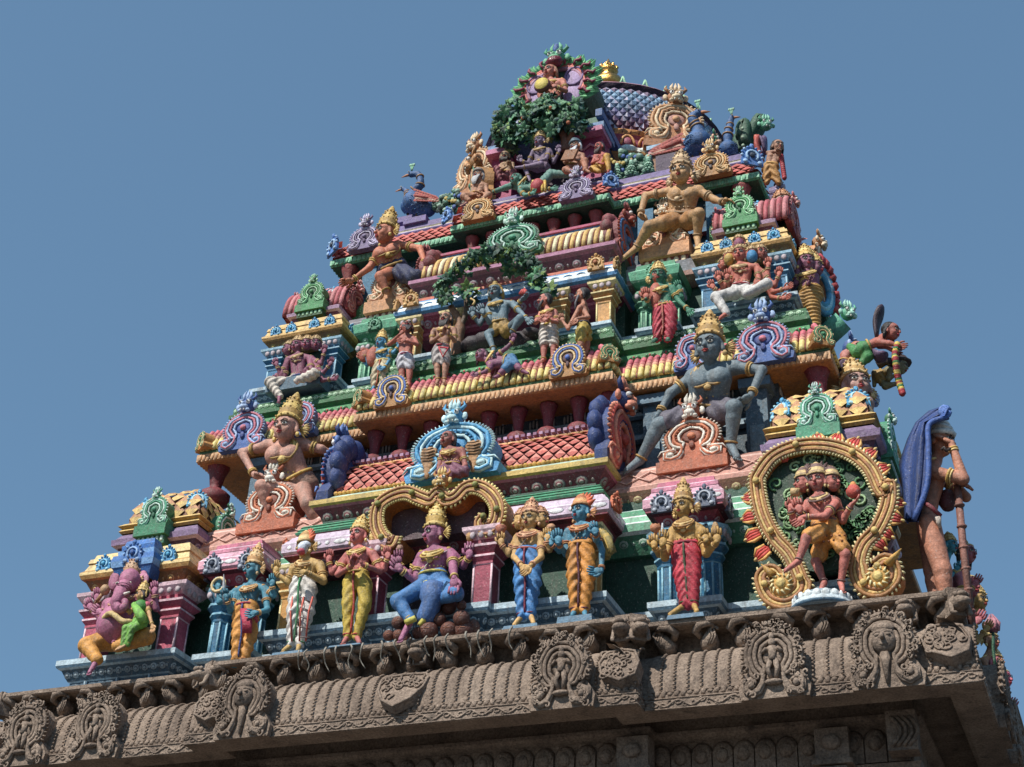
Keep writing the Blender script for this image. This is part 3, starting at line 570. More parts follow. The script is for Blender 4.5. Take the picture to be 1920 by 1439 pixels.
# birds and beasts crouching in the recess above the granite cornice
def bracket(x, y, kind, sgn=1):
    m = MB(); c = V(x, y, .93)
    m.ell(c+V(0, .12, .07), (.13, .16, .13), S, nu=9, nv=6); m.ell(c+V(sgn*.03, .04, .1), (.1, .1, .12), S, nu=8, nv=5)
    m.tube([c+V(-.1*sgn, .05, .15), c+V(-.15*sgn, -.03, .2), c+V(-.08*sgn, -.1, .25), c+V(.03*sgn, -.1, .27), c+V(.1*sgn, -.06, .24)], [.05, .055, .06, .055, .03], S, n=6)
    m.tube([c+V(.1*sgn+.05*math.cos(q), -.05, .18+.05*math.sin(q)) for q in np.linspace(0, 5, 7)], .02, S, n=5)
    for j in range(3): m.tube([c+V(.02*sgn+.035*j*sgn, -.03, .22), c+V(.05*sgn+.035*j*sgn, -.06, .1), c+V(.03*j*sgn, -.02, .0)], .014, S, n=4)
    m.box(c+V(.0, .05, .3), (.3, .22, .06), S); return m.build('carved_bracket', STN)
bx = [x for x in np.arange(-7.0, 7.1, .5)]
for i, x in enumerate(bx):
    x += random.uniform(-.04, .04); y = .32 if abs(x) < 3.2 else .62
    if i < 3 or i % 4 == 2 or True: bracket(x, y, 0, 1 if i % 3 else -1)
for yy in np.arange(1.2, 5, .55): b_ = bracket(0, 0, 0); b_.rotation_euler = (0, 0, math.pi/2); b_.location = (7.0, yy, 0)
def beast(x, y, n):
    m = MB(); R, U, N = frame(n); c = V(x, y+.12, 1.08)
    m.ell(c+N*.1, (.17, .15, .24), S, R=[R, U, N], nu=10, nv=7); m.ell(c+N*.3-U*.04, (.13, .08, .12), S, R=[R, U, N]); m.ell(c+N*.26+U*.1, (.1, .06, .1), S, R=[R, U, N])
    for q in (-1, 1):
        m.ell(c+N*.24+R*q*.1+U*.1, (.05, .05, .04), S, R=[R, U, N]); m.tube([c+R*q*.13+U*.12, c+R*q*.2+U*.22, c+R*q*.15+U*.3], [.05, .04, .01], S, n=5)
        m.tube([c+R*q*.14+N*.1, c+R*q*.16+N*.16-U*.2, c+R*q*.12+N*.24-U*.24], [.05, .045, .03], S, n=5)
    for j in range(-2, 3): m.tube([c+R*j*.06+U*.14, c+R*j*.07+U*.24-N*.05, c+R*j*.06+U*.3-N*.12], [.03, .03, .01], S, n=5)
    m.box(c-N*.12+U*.05, (.3, .5, .36), S, R=[R, U, N]); m.v = [tuple(c+(V(*q)-c)*.72) for q in m.v]; return m.build('carved_beast', STN)
for x, y, n in ((-3.2, .15, (-.6, -1, 0)), (3.2, .15, (.6, -1, 0)), (3.02, .12, (0, -1, 0)), (-7.1, .42, (-.5, -1, 0)), (6.55, .5, (0, -1, 0)), (7.15, .42, (.6, -1, 0)), (0.1, .2, (0, -1, 0))): beast(x, y, n)
# --- ornaments of the tower (colours per family)
ORG = ('#b4603c', '#d07a50', '#efd9c8', '#8a4a34'); GLD = ('#a8763a', '#c8924e', '#e3c088', '#5a4a48'); BLU = ('#3f62a0', '#c87080', '#9fb8dc', '#40508c'); LILK = ('#77688c', '#8f80a4', '#c8bed4', '#5c4a68')
GRK = ('#2f7d58', '#4fa07c', '#c4e0d0', '#2d6b4d'); PCH = ('#c48a58', '#d69a74', '#f0cfae', '#8a4a44'); GRC = ('#3f8a50', '#5aa868', '#a6d4a8', '#2d5a3a')
for s in (-1, 1):
    kudu(T, (s*3.58, 1.78, 4.32), F, .98, .7, ORG, th=.5, face=.36, base=.3)
    kudu(T, (s*2.72, 3.5, 9.68), F, .84, .68, PCH, th=.5, face=.38, base=.42)
    kudu(T, (s*1.56, 1.85, 6.2), F, .62, .6, ('#a8763a', '#4a6ab0', '#e0c088', '#54393c'), th=.2, face=0, teeth=20)
    kudu(T, (s*4.63, 2.25, 6.12), F, .9, .72, BLU, th=.15, face=.4)
    kudu(T, (s*3.5, 2.25, 6.2), F, .6, .66, BLU, th=.15, face=0, teeth=16)
    kudu(T, (s*2.24, 1.93, 6.4), (s*.7, -1, 0), .34, .3, ('#b8803e', '#3f8a5c', '#e0c088', '#3f8a5c'), th=.2, face=0, teeth=8)
    kudu(T, (s*5.55, 2.33, 6.3), (s*.7, -1, 0), .36, .34, ('#b8803e', '#3f8a5c', '#e0c088', '#3f8a5c'), th=.2, face=0, teeth=8)
    kudu(T, (s*3.54, 3.78, 11.3), F, .72, .52, LILK if s < 0 else GLD, th=.14, face=.38, teeth=18)
    kudu(T, (s*1.0, 3.56, 11.25), F, .66, .48, GLD if s < 0 else LILK, th=.14, face=0 if s < 0 else .36, teeth=16)
    mini(T, (s*1.68, 3.6, 11.4), (s*.6, -1, 0), .3, '#4f7fc0', '#86abd8'); mini(T, (s*4.3, 3.85, 11.4), (s*.7, -1, 0), .42, '#4f7fc0', '#9cc0e2')
    mini(T, (s*1.75, 2.58, 8.75), F, .3, '#b8863e', '#e0b878', '#a8602e'); mini(T, (s*2.1, 2.75, 8.75), (s, 0, 0), .28, '#b8863e', '#e0b878', '#a8602e')
kudu(T, (.03, 1.02, 4.2), F, 1.5, .92, ('#3f8fc0', '#4fa0cc', '#bfe0ee', '#3f8fc0'), th=.45, face=.24, teeth=40, label='sky blue shell with a seated woman in front')
for s in (-1, 1):
    m = MB()
    for q in range(7): a = q/6; m.ell((.03+s*(.38-.0*a), .98, 4.3+.36*a), (.05+.11*a, .03, .1), '#b98a58', R=[V(1, 0, 0), V(0, 1, 0), V(0, 0, 1)])
    for q in range(4): m.tube([(.03+s*.38-.1, .93, 4.55+.05*q), (.03+s*.38, .92, 4.53+.05*q), (.03+s*.38+.1, .93, 4.55+.05*q)], .012, '#7a5a34', n=4)
    m.build('shell_window', T)

kudu(T, (.02, 2.95, 9.72), F, 1.1, .68, GRK, th=.5, face=.3, teeth=34)
# end gables of the barrel roofs, seen edge on
def endgable(x, y, z, w, h, s, c1, c2, c3, lobes):
    kudu(T, (x, y, z), (s, 0, 0), w, h, (c1, c2, c3, c2), th=.2, face=.36, teeth=24, name='end_gable')
    m = MB()
    for i in range(lobes):
        t = -.4+(math.pi+.8)*i/(lobes-1); m.ell((x-s*.24, y+.40*w*math.cos(t), z+.57*h+.42*h*math.sin(t)), (.13, .17*w, .17*h), c1, nu=8, nv=6)
    m.ell((x-s*.2, y, z+.45*h), (.16, .36*w, .42*h), c1); m.build('gable_back', T)
endgable(2.42, 2.0, 4.25, 1.35, 1.25, 1, '#2c4278', '#c04a3a', '#e08a6a', 9); endgable(-2.42, 2.0, 4.25, 1.35, 1.25, -1, '#2c4278', '#c04a3a', '#5a7ab8', 9)
endgable(1.98, 3.6, 9.5, 1.0, .95, 1, '#803c3e', '#3f7ab0', '#a8503e', 8); endgable(-1.98, 3.6, 9.5, 1.0, .95, -1, '#803c3e', '#803c3e', '#a0544c', 8)
# ================================================================== pillars
def pillar(par, x, y, z0, z1, w, c, hi, edge=None, eight=False):
    h = z1-z0; m = MB(); n = 8 if eight else 4; r = w/2/math.cos(math.pi/n)
    def stack(pr, nn=n):
        vs = []; fs = []; cols = []
        for k_, p in enumerate(pr):
            for j in range(nn): a = 2*math.pi*(j+.5)/nn; vs.append((x+p[0]*r*math.cos(a), y+p[0]*r*math.sin(a), p[1]))
        for i in range(len(pr)-1):
            for j in range(nn): a = i*nn+j; b = i*nn+(j+1) % nn; fs.append((a, b, b+nn, a+nn)); cols.append(pr[i][2])
        fs.append(tuple((len(pr)-1)*nn+j for j in range(nn))); cols.append(pr[-1][2]); return vs, fs, cols
    v, f, cc = stack([(1, z0, c), (1, z0+h*.52, hi), (1.12, z0+h*.53, c), (1.12, z0+h*.56, c)]); m.add(v, f, cc, False)
    for j in range(n): a = 2*math.pi*(j+.5)/n; m.tube([(x+r*math.cos(a), y+r*math.sin(a), z0), (x+r*math.cos(a), y+r*math.sin(a), z0+h*.52)], .018, hi, n=4)
    o = m.build('pillar', par); m = MB()
    v, f, cc = stack([(1.05, z0+h*.56, c), (1.4, z0+h*.62, hi), (1.4, z0+h*.645, c), (1.25, z0+h*.66, c), (1.75, z0+h*.74, hi), (1.78, z0+h*.77, c), (1.4, z0+h*.79, c), (1.45, z0+h*.84, hi), (2.1, z0+h*.95, hi), (2.15, z0+h, c)]); m.add(v, f, cc, False)
    for j in range(-1, 2): m.ell((x+j*.5*w, y-w*.92, z0+h*.89), (.05, .03, .06), '#b8a8ac'); m.ell((x+w*.92, y+j*.5*w, z0+h*.89), (.03, .05, .06), '#b8a8ac')
    m.build('capital', o); return o
PK, PKH = '#b04a62', '#dcb8c0'
for x in (-.88, .88): pillar(T, x, .62, 1.82, 2.95, .27, '#983c50', PKH)
for x in (-2.35, 2.35): pillar(T, x, .85, 1.82, 2.9, .22, '#c08a3c', '#e8cf90')
for s in (-1, 1):
    for x in (3.3, 3.9): pillar(T, s*x, 1.42, 1.82, 2.95, .27, '#20688c', '#7fb4c8', eight=True)
    for x in (1.82,): pillar(T, s*x, 2.95, 7.75, 8.6, .24, '#c28c48', '#e6cf8e')
    for x in (1.0,): pillar(T, s*x, 2.95, 7.75, 8.6, .22, '#c28c48', '#e6cf8e')
    for x in (2.42, 2.92): pillar(T, s*x, 3.3, 7.7, 8.5, .2, '#2f7458', '#7fb894', eight=True)
# small pink roofs of the side bays
for s in (-1, 1):
    pth = rect(3.05, 4.22, 1.0, 2.0) if s > 0 else mir(rect(3.05, 4.22, 1.0, 2.0))
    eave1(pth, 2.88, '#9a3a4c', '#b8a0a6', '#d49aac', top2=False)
    m = MB(); mould(m, pth, [(-.1, 3.5, '#c87a92'), (-.1, 3.56, '#ecd4dc'), (-.16, 3.6, '#b85a74'), (-.18, 3.68, '#ecd4dc'), (-.3, 3.72, '#c87a92')]); m.build('roof_steps', T)
    for x in (3.33, 3.95): mini(T, (s*x, .98, 3.12), F, .3, '#5a6478', '#b4bcc8')
    mini(T, (s*4.22, 1.35, 3.12), (s, 0, 0), .28, '#5a6478', '#b4bcc8')
    pth = rect(2.2, 3.12, 3.0, 4.0) if s > 0 else mir(rect(2.2, 3.12, 3.0, 4.0))
    m = MB(); mould(m, pth, [(-.3, 8.4, '#2d6b4d'), (-.25, 8.48, '#3a8a62'), (-.05, 8.66, '#2d6b4d'), (-.03, 8.7, '#4fa07a'), (0, 8.86, '#8cc8a8'), (-.1, 8.95, '#3a8a62'), (-.12, 9.05, '#8cc8a8'), (-.3, 9.1, '#3a8a62')]); ovals(m, pth, -.14, 8.57, .13, '#8cb89c', '#2d6b4d', sp=.16, tilt=.7); m.build('small_roof', T)
    mini(T, (s*2.66, 2.98, 8.68), F, .26, '#2f7d58', '#7fc09c', '#1f5a40')
# ================================================================== corner pavilions
def pavilion(s, tier, x0, x1, y0, y1, zp, zb, zu, zd, zt, sc, cp, cy, cu, cd_, roll, kcol):
    side = 'left' if s < 0 else 'right'
    o = thing('corner_pavilion', {(-1, 1): 'corner pavilion with purple storey above the elephant headed statue', (1, 1): 'corner pavilion with purple storey behind the flaming ring', (-1, 2): 'corner pavilion with red rolled roof above the many headed purple statue', (1, 2): 'corner pavilion with red rolled roof above the many headed salmon statue'}[(s, tier)], 'pavilion', group='corner pavilions of the temple tower')
    mm = (lambda p: p) if s > 0 else mir
    pr = lambda d=0, dx=0: mm(rect(x0+d, x1-d, y0+d, y1))
    plinth(pr(-.06), zp, .56*sc, par=o)
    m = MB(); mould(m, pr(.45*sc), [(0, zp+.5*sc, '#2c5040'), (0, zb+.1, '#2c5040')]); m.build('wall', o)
    for x in (x0+.3*sc, x1-.3*sc):
        for y in (y0+.32*sc, y1-.35*sc): pillar(o, s*x, y, zp+.56*sc, zb+.05, .3*sc, cp, PKH if tier == 1 else '#8fb8cc')
    # yellow eave
    a, b, w, ov = cy; m = MB(); h = (zu-zb)
    mould(m, pr(), [(-.4*sc, zb+.01, b), (-.25*sc, zb, b), (-.22*sc, zb+h*.08, w), (-.16*sc, zb+h*.1, b), (-.05*sc, zb+h*.34, a), (0, zb+h*.36, a), (.03*sc, zb+h*.44, w), (.03*sc, zb+h*.5, a), (-.02*sc, zb+h*.56, w), (-.06*sc, zb+h*.7, a), (-.04*sc, zb+h*.73, w), (-.06*sc, zb+h*.83, a), (-.1*sc, zb+h*.86, w), (-.12*sc, zb+h*.95, a), (-.22*sc, zb+h, a)])
    ovals(m, pr(), -.12*sc, zb+h*.21, h*.2, ov, b, sp=h*.24, tilt=.6); m.build('eave', o)
    xm = (x0+x1)/2
    for q in (-.62, .62) if tier == 1 else (-.7, -.3, .3, .7): mini(o, (s*xm+q*(x1-x0)/2*.98, y0-.02, zb+h*.48), F, .27*sc, '#2f86b8', '#8cc8e0', '#3fa0c8')
    for q in (.25, .75): mini(o, (s*x1 if s > 0 else s*x0, y0+(y1-y0)*q, zb+h*.48), RT, .27*sc, '#2f86b8', '#8cc8e0', '#3fa0c8')
    if tier == 1 and s < 0:
        p2 = mm(rect(xm-.48, xm+.28, y0-.22, y0+.2)); B = '#2f6cb0'; m = MB()
        mould(m, p2, [(-.1, zb+.12, B), (-.02, zb+.28, B), (0, zb+.3, '#6f9fd0'), (.02, zb+.4, B), (0, zb+.5, B), (-.05, zb+.52, '#6f9fd0'), (-.04, zb+.6, B), (-.08, zb+.62, B), (-.07, zb+.7, '#6f9fd0'), (-.1, zb+.72, B), (-.12, zb+.8, B)]); m.build('blue_hood', o); mini(o, (s*(xm-.1), y0-.25, zb+.34), F, .34, B, '#8fb4e0', '#2a5a9c')
    # upper storey
    a, b, w, ov = cu; hu = zd-zu; q = pr(.36*sc); ku = V(s*xm-.02, y0+.22*sc)
    if tier == 1: q = mm(rect(4.69, 6.33, 1.49, 3.4)); ku = V(s*5.52, 1.36); xm = 5.5
    m = MB()
    mould(m, q, [(-.25*sc, zu-.05, a), (-.22*sc, zu+hu*.2, w), (-.16*sc, zu+hu*.24, a), (-.06*sc, zu+hu*.58, w), (.02*sc, zu+hu*.62, b), (.03*sc, zu+hu*.78, w), (-.01, zu+hu*.8, b), (-.08*sc, zu+hu*.97, a), (-.25*sc, zu+hu, a)])
    ovals(m, q, -.11*sc, zu+hu*.42, hu*.26, ov, a, sp=hu*.32, tilt=.6); m.build('upper_storey', o)
    if tier == 2:
        a_, b_ = (3.62, 4.95) if s > 0 else (-4.95, -3.62)
        barrel(a_, b_, 3.42, zd-.02, .5, .72, 'roll', ('#8f3a3c', '#b4525a', '#7a2c30', '#c87a7c'), par=o)
        for sx in (a_-.02, b_+.02): kudu(o, (sx, 3.92, zd), (1 if sx == b_+.02 else -1, 0, 0), .8, .62, ('#a8484c', '#c06a6c', '#d89a90', '#7a3a44'), th=.1, face=.3, teeth=14)
    # square dome
    q = pr(.62*sc) if tier == 2 else mm(rect(4.82, 6.2, 1.62, 3.3)); r = (x1-x0)/2-.62*sc if tier == 2 else .78; hd = zt-zd; a, b, w, rim = cd_; m = MB()
    mould(m, q, [(.06, zd, rim), (.1, zd+.04, w), (.06, zd+.09, rim), (.12, zd+.13, w), (.04, zd+.2, a)]+[(-(r*.75)*(1-math.cos(t)), zd+.2*sc+(hd-.2*sc)*math.sin(t), a) for t in np.linspace(.0, 1.45, 8)]+[(-r*.7, zt-.04, '#b04a62'), (-r*.66, zt+.03, '#c8789a'), (-r*.8, zt+.06, '#b04a62')])
    if tier == 1: m.build('roof', o)
    m = MB()
    if roll:
        def rl(p, t, n, i):
            pts = [p-n*(r*.75)*(1-math.cos(u))+V(0, 0, .2*sc+(hd-.2*sc)*math.sin(u))+n*.02 for u in np.linspace(.05, 1.4, 7)]
            m.tube(pts, .055, b if i % 2 else a, n=6)
        pass
    else:
        for u in range(5):
            u0 = .1+u*.29; L = .17
            for a1, b1, t, n, LL in edges(q, -(r*.75)*(1-math.cos(u0)), 'frl'):
                k = max(2, int(LL/.26)); t3 = V(t[0], t[1], 0); n3 = V(n[0], n[1], 0); tn = unit(V(0, 0, 1)*math.cos(u0)*hd-n3*math.sin(u0)*r*.75); nn = unit(np.cross(t3, tn)); nn = nn if nn@n3 > 0 or nn[2] > 0 else -nn; wd = LL/k/2*.95
                for i in range(k+(u % 2)):
                    c = V(a1[0], a1[1], zd+.2*sc+(hd-.2*sc)*math.sin(u0)+.04)+t3*LL*min(max((i+.5*(1-u % 2))/k, .08), .92)+nn*.015
                    m.add([c-t3*wd, c-tn*L*.9+nn*.03, c+t3*wd, c+tn*L*.9, c+nn*.04], [(0, 1, 4), (1, 2, 4), (2, 3, 4), (3, 0, 4)], [w, w, b, b], False)
    if not roll: m.build('roof_tiles', o)
    kudu(o, (ku[0], ku[1], zu+hu*.96), F, (.56 if tier == 1 else .56), (.52 if tier == 1 else .5), kcol, th=.4*sc, face=.3, teeth=18, base=.32*sc)
    kudu(o, ((-4.62 if tier == 1 else s*x0-.2*sc) if s < 0 else (6.4 if tier == 1 else s*x1-.2*sc), (y0+y1)/2+.3, zu+hu*.7), RT, .6*sc, .62*sc, kcol, th=.3*sc, face=.34, teeth=16, base=.2*sc)
    if s > 0: kudu(o, (x0+.22*sc, (y0+y1)/2, zu+hu*.9), LT, .5*sc, .5*sc, kcol, th=.3*sc, face=.3, teeth=14)
    for dx in (-.74, .74):
        mini(o, (s*xm+dx*r, (3.5 if tier == 2 else 1.66), zd+.38*sc), (dx*.6, -1, .3), .34*sc, '#3f9cc8', '#a8d8ea', '#bfe6f2')
    return o
for s in (-1, 1):
    pavilion(s, 1, 4.28 if s < 0 else 4.72, 6.28, .82 if s < 0 else 1.12, 3.0, 1.27, 2.93, 3.72, 4.36, 5.22, 1., '#b04a62', ('#b98a44', '#8a6230', '#e6c682', '#c8a45c'), ('#4d2f48', '#80688c', '#b4a2bc', '#a08a9c'), ('#8a5a3c', '#c08a5c', '#dcb868', '#a8822f'), False, GRK if s < 0 else ('#3f8f6c', '#5fae8c', '#c8e6d8', '#3f8f6c'))
    pavilion(s, 2, 3.35, 5.02, 3.0, 4.6, 7.36, 8.66, 9.3, 9.72, 10.45, .8, '#2a6f96', ('#b98a44', '#8a6230', '#dcb46a', '#a8923c'), ('#6d3c50', '#9a7a94', '#c0b0c4', '#8a6a70'), ('#a03a42', '#c8606a', '#a03a42', '#a03a42'), True, GRC)
# ================================================================== arches
def curve(pts, k=5):
    """Catmull-Rom through pts"""
    pts = [V(*p) for p in pts]; q = [2*pts[0]-pts[1]]+pts+[2*pts[-1]-pts[-2]]; out = []
    for i in range(1, len(q)-2):
        for j in range(k):
            t = j/k; out.append(.5*((2*q[i])+(-q[i-1]+q[i+1])*t+(2*q[i-1]-5*q[i]+4*q[i+1]-q[i+2])*t*t+(-q[i-1]+3*q[i]-3*q[i+1]+q[i+2])*t**3))
    return out+[pts[-1]]
def band(name, parent, pxs, Y, hw, depth, cols, tooth, teeth_in=True, knobs='#8a8a3c', every=12, wfac=None):
    """scrolled band in the plane y=Y following the traced centre line; raised ridges in front, solid behind"""
    c3 = curve([P(x, y, Y) for x, y in pxs], 6); k = len(c3); c3 = [V(p[0], Y, p[2]) for p in c3]; m = MB(); nr = []
    for i in range(k): t = unit(c3[min(i+1, k-1)]-c3[max(i-1, 0)]); nr.append(V(-t[2], 0, t[0]))
    W = [hw*(wfac(i/(k-1)) if wfac else 1) for i in range(k)]; D = V(0, 1, 0)
    vs = []
    for i in range(k): a, b = c3[i]+nr[i]*W[i], c3[i]-nr[i]*W[i]; vs += [a, b, b+D*depth, a+D*depth]
    m.add(vs, [(4*i+j, 4*i+(j+1) % 4, 4*i+4+(j+1) % 4, 4*i+4+j) for i in range(k-1) for j in range(4)]+[(3, 2, 1, 0), (4*k-4, 4*k-3, 4*k-2, 4*k-1)], cols[0], False)
    nR = len(cols)-1
    for j in range(nR):
        f = -1+2*(j+.5)/nR; m.tube([c3[i]+nr[i]*W[i]*f-D*(.03 if j % 2 else .05) for i in range(k)], [w/nR*1.15 for w in W], cols[1+j], n=6)
    L = np.cumsum([0]+[np.linalg.norm(c3[i+1]-c3[i]) for i in range(k-1)]); s = 0; q = 0
    while s < L[-1]:
        i = int(np.searchsorted(L, s, 'right'))-1; i = min(i, k-2); f = (s-L[i])/(L[i+1]-L[i]); p = c3[i]*(1-f)+c3[i+1]*f; n_ = nr[i]; t = np.cross(n_, D)
        for sg in ((-1, 1) if teeth_in else (1,)): m.ell(p+n_*W[i]*sg*1.05-D*.03, (.045, .03, .018), tooth, R=[unit(n_*sg+t*.5), D, unit(np.cross(n_*sg+t*.5, D))], nu=6, nv=3)
        if q % every == every//2: m.ell(p-D*.09, (.05, .05, .05), knobs)
        s += .05; q += 1
    return m.build(name, parent), c3
for s in (-1, 1): mini(T, (s*2.68, 1.0, 3.25), (s, -.2, 0), .26, '#c8663a', '#d8845c', '#a84c2c')
A1 = thing('ornate_arch', 'double lobed golden arch with lion mask over the seated purple statue', 'arch')
z2 = lambda L, ox=560, oy=880, k=3.: [(ox+x/k, oy+y/k) for x, y in L]
band('arch_band', A1, z2([(545, 380), (520, 425), (470, 385), (442, 310), (455, 215), (520, 160), (610, 135), (690, 165), (745, 180), (790, 140), (835, 180), (890, 165), (950, 108), (1020, 105), (1085, 145), (1125, 215), (1115, 300), (1065, 345), (1030, 310), (1055, 275)]), .42, .1, .5, ('#b0702c', '#b8804c', '#d0a858', '#8a5434', '#d6b464', '#b8804c'), '#ecd080')
m = MB(); R_, U_, N_ = frame(F); lionface(m, P(827, 915, .36), R_, U_, N_, .26, '#c8803c', '#e6c070'); m.build('lion_mask', A1)
m = MB(); m.box((0.02, .95, 3.32), (1.5, .5, .5), '#5a454c'); m.build('arch_back', A1)
A2 = thing('flaming_ring', 'large golden ring with red flames around the green disc and three headed dancer', 'ring')
zr = lambda L: z2(L, 1100, 880, 3.)
b0, c3 = band('ring_band', A2, zr([(1080, 640), (1040, 590), (1000, 620), (1040, 720), (1130, 745), (1215, 680), (1190, 580), (1140, 480), (1060, 390), (990, 250), (960, 90)])+[(1425, 890), (1450, 858), (1490, 840), (1543, 836), (1595, 850), (1632, 880), (1655, 925)]+zr([(1700, 90), (1700, 200), (1640, 340), (1560, 430), (1530, 540), (1560, 650), (1650, 680), (1720, 610), (1690, 530), (1640, 560)]), .8, .1, .25, ('#b8701e', '#a8743e', '#d0aa60', '#b87c4c', '#d6b86c', '#a8743e'), '#e6d498', every=16, knobs='#d0b060', wfac=lambda f: 1.25 if f < .2 or f > .82 else .95)
for (cx, cy), (tx, ty) in (((1466, 1097), (1427, 1058)), ((1647, 1084), (1690, 1029))):
    mg = MB(); a_, b_ = P(cx, cy, .76), P(tx, ty, .76); mg.ell(a_, (.17, .08, .17), '#c8963c', nu=12, nv=8); mg.ell(a_-V(0, .07, 0), (.07, .04, .07), '#ddc06c'); mg.tube([a_*.6+b_*.4, a_*.3+b_*.7, b_], [.13, .08, .01], '#c8963c', n=8, flat=.5)
    for q in range(12): an = 2*math.pi*q/12; mg.tube([a_+V(.1*math.cos(an), -.07, .1*math.sin(an)), a_+V(.16*math.cos(an+.3), -.05, .16*math.sin(an+.3))], [.02, .008], '#e6d498', n=4)
    mg.build('scroll_end', A2)
fl = MB()
cen = P(1543, 945, .8)
ff = [(1423, 1045), (1405, 1010), (1399, 973), (1400, 935), (1413, 897), (1432, 866), (1461, 848), (1498, 830), (1533, 820), (1571, 820), (1606, 828), (1636, 848), (1660, 878), (1675, 912), (1688, 945), (1685, 975), (1668, 1005), (1655, 1025)]
for x, y in ff:
    p = P(x, y, .82); d = unit(p-cen); t = V(-d[2], 0, d[0]); o = V(0, -1, 0); p = p-d*.08; 
    fl.ell(p, (.12, .09, .05), '#c8463a', R=[d, t, o], nu=8, nv=5)
    for q in (-2, -1, 0, 1, 2): fl.tube([p+t*q*.035-d*.08+o*.03, p+t*q*.045+d*.04+o*.04, p+t*q*.022+d*.13+o*.01], [.02, .026, .005], '#e0a850' if q in (-2, 2) else '#cc4438', n=5)
    fl.ell(p+d*.13, (.04, .024, .03), '#e0c070', R=[d, t, o], nu=6, nv=4)
fl.build('flames', A2); m = MB()
cc = P(1543, 948, .9); m.plate([(.98*math.cos(t), .95*math.sin(t)) for t in np.linspace(0, 2*math.pi, 33)[:-1]], cc, R_, U_, N_, .2, '#24402e')
rr = random.Random(4)
for i in range(70):
    a, r = rr.uniform(0, 6.28), .95*math.sqrt(rr.uniform(.1, .66)); c = cc+R_*r*math.cos(a)+U_*r*math.sin(a)*.95-V(0, .012, 0)
    m.tube([c+R_*p+U_*q for p, q in spiral(0, 0, rr.uniform(.07, .12), rr.uniform(0, 6), rr.choice((-1.3, 1.3)), 12)], .02, rr.choice(('#8fae7c', '#6a9a5e', '#4f8450', '#386a44')), n=4)
m.build('disc', A2)
m = MB(); m.lathe((5.5, .78, 1.27), [(.4, 0, '#55788f'), (.42, .04, '#c4d0d4'), (.4, .08, '#c4d0d4'), (.34, .17, '#8fa5b0'), (.28, .22, '#c4d0d4')], '#8fa5b0', n=20)
for i in range(20): a = 2*math.pi*i/20; m.ell((5.5+.37*math.cos(a), .78+.37*math.sin(a), 1.4), (.055, .02, .06), '#d8e0e0', R=[V(-math.sin(a), math.cos(a), 0), V(math.cos(a), math.sin(a), 0), V(0, 0, 1)])
m.build('lotus_pedestal', A2)
# ================================================================== top gable, tree trunks and side gables
TG = thing('top_gable', 'green and salmon fan gable with monster mask crowning the tower', 'gable')
m = MB(); c = P(1041, 200, 4.62); R, U, N = R_, U_, N_
m.plate([(.0+.8*math.cos(t), .55+.62*math.sin(t)) for t in np.linspace(-.75, math.pi+.75, 25)], c, R, U, N, .8, '#3c5a48')
for r, cl in ((.72, '#c8584a'), (.66, '#d8786a'), (.6, '#a8788c')): m.tube([c+R*r*math.cos(t)+U*(.5+.8*r*math.sin(t))+N*.03 for t in np.linspace(-.5, math.pi+.5, 24)], .05, cl, n=6)
for s in (-1, 1):
    m.ell(c+R*s*.42+U*.66+N*.02, (.25, .3, .05), '#a48ab4', R=[R, U, N], nu=14); m.tube([c+R*(s*.42+.2*math.cos(t))+U*(.66+.24*math.sin(t))+N*.07 for t in np.linspace(0, 6.28, 14)], .025, '#7a6490', n=5)
    m.ell(c+R*s*.38+U*.2+N*.02, (.22, .36, .05), '#a48ab4', R=[R, U, N], nu=10)
m.build('gable_front', TG)
for i in range(13):
    t = -.55+(math.pi+1.1)*i/12
    if abs(t-math.pi/2) < .3: continue
    m = MB(); d = R*math.cos(t)+U*.85*math.sin(t); p = c+U*.5+d*.66; q = np.cross(N, unit(d)); sg = 1 if math.cos(t) > 0 else -1
    for j in range(-2, 3): m.tube([p+q*j*.04+N*.04*(2-abs(j)), p+d*.22+q*(j*.055)+N*.05, p+d*(.4-.03*abs(j))+q*(sg*.12+j*.04)], [.035, .042, .008], '#3f8f58' if j % 2 else '#5fae70', n=5)
    m.tube([p+N*.12, p+d*.1+N*.14+q*.04, p+d*.2+N*.12-q*.03*sg, p+d*.26+N*.1+q*.04*sg], [.03, .03, .035, .02], '#8a2f4a', n=6); m.build('fan_leaf', TG)
m = MB(); k0 = P(1042, 128, 4.45); k0 = k0+V(0, 0, .04); lionface(m, k0, R, U, N, .5, '#4a9c74', '#6fb88a'); m.ell(k0+U*.04+N*.1, (.2, .14, .14), '@7a1f30', R=[R, U, N]); m.ell(k0+U*.5, (.08, .16, .08), '#3f62a0', R=[R, U, N]); m.build('monster_mask', TG)
m = MB(); c = V(2.3, 6.0, 14.25)
nd = (.45, -1, 0)
o = kudu(T, tuple(c), nd, 1.25, 1.05, ('#b0764a', '#d09a68', '#e8c8a0', '#b88474'), th=.5, face=.36, teeth=24, base=.3, name='dome_gable')
kudu(T, (2.75, 7.4, 14.2), (1, .1, 0), 1.1, 1.0, ('#b0764a', '#3f8f6c', '#d8a88a', '#b88474'), th=.4, face=.3, teeth=18, base=.3, name='dome_gable')
kudu(T, (-2.3, 6.0, 14.25), (-.45, -1, 0), 1.2, 1.0, ('#b0764a', '#d09a68', '#e8c8a0', '#b88474'), th=.5, face=.36, teeth=20, base=.3, name='dome_gable')
kudu(T, (-1.55, 4.45, 12.3), (-1, -.5, 0), .9, 1.0, ('#a8763a', '#3f7a5c', '#d8a06a', '#8a3f4c'), th=.4, face=.5, teeth=14, base=.3, name='side_gable')
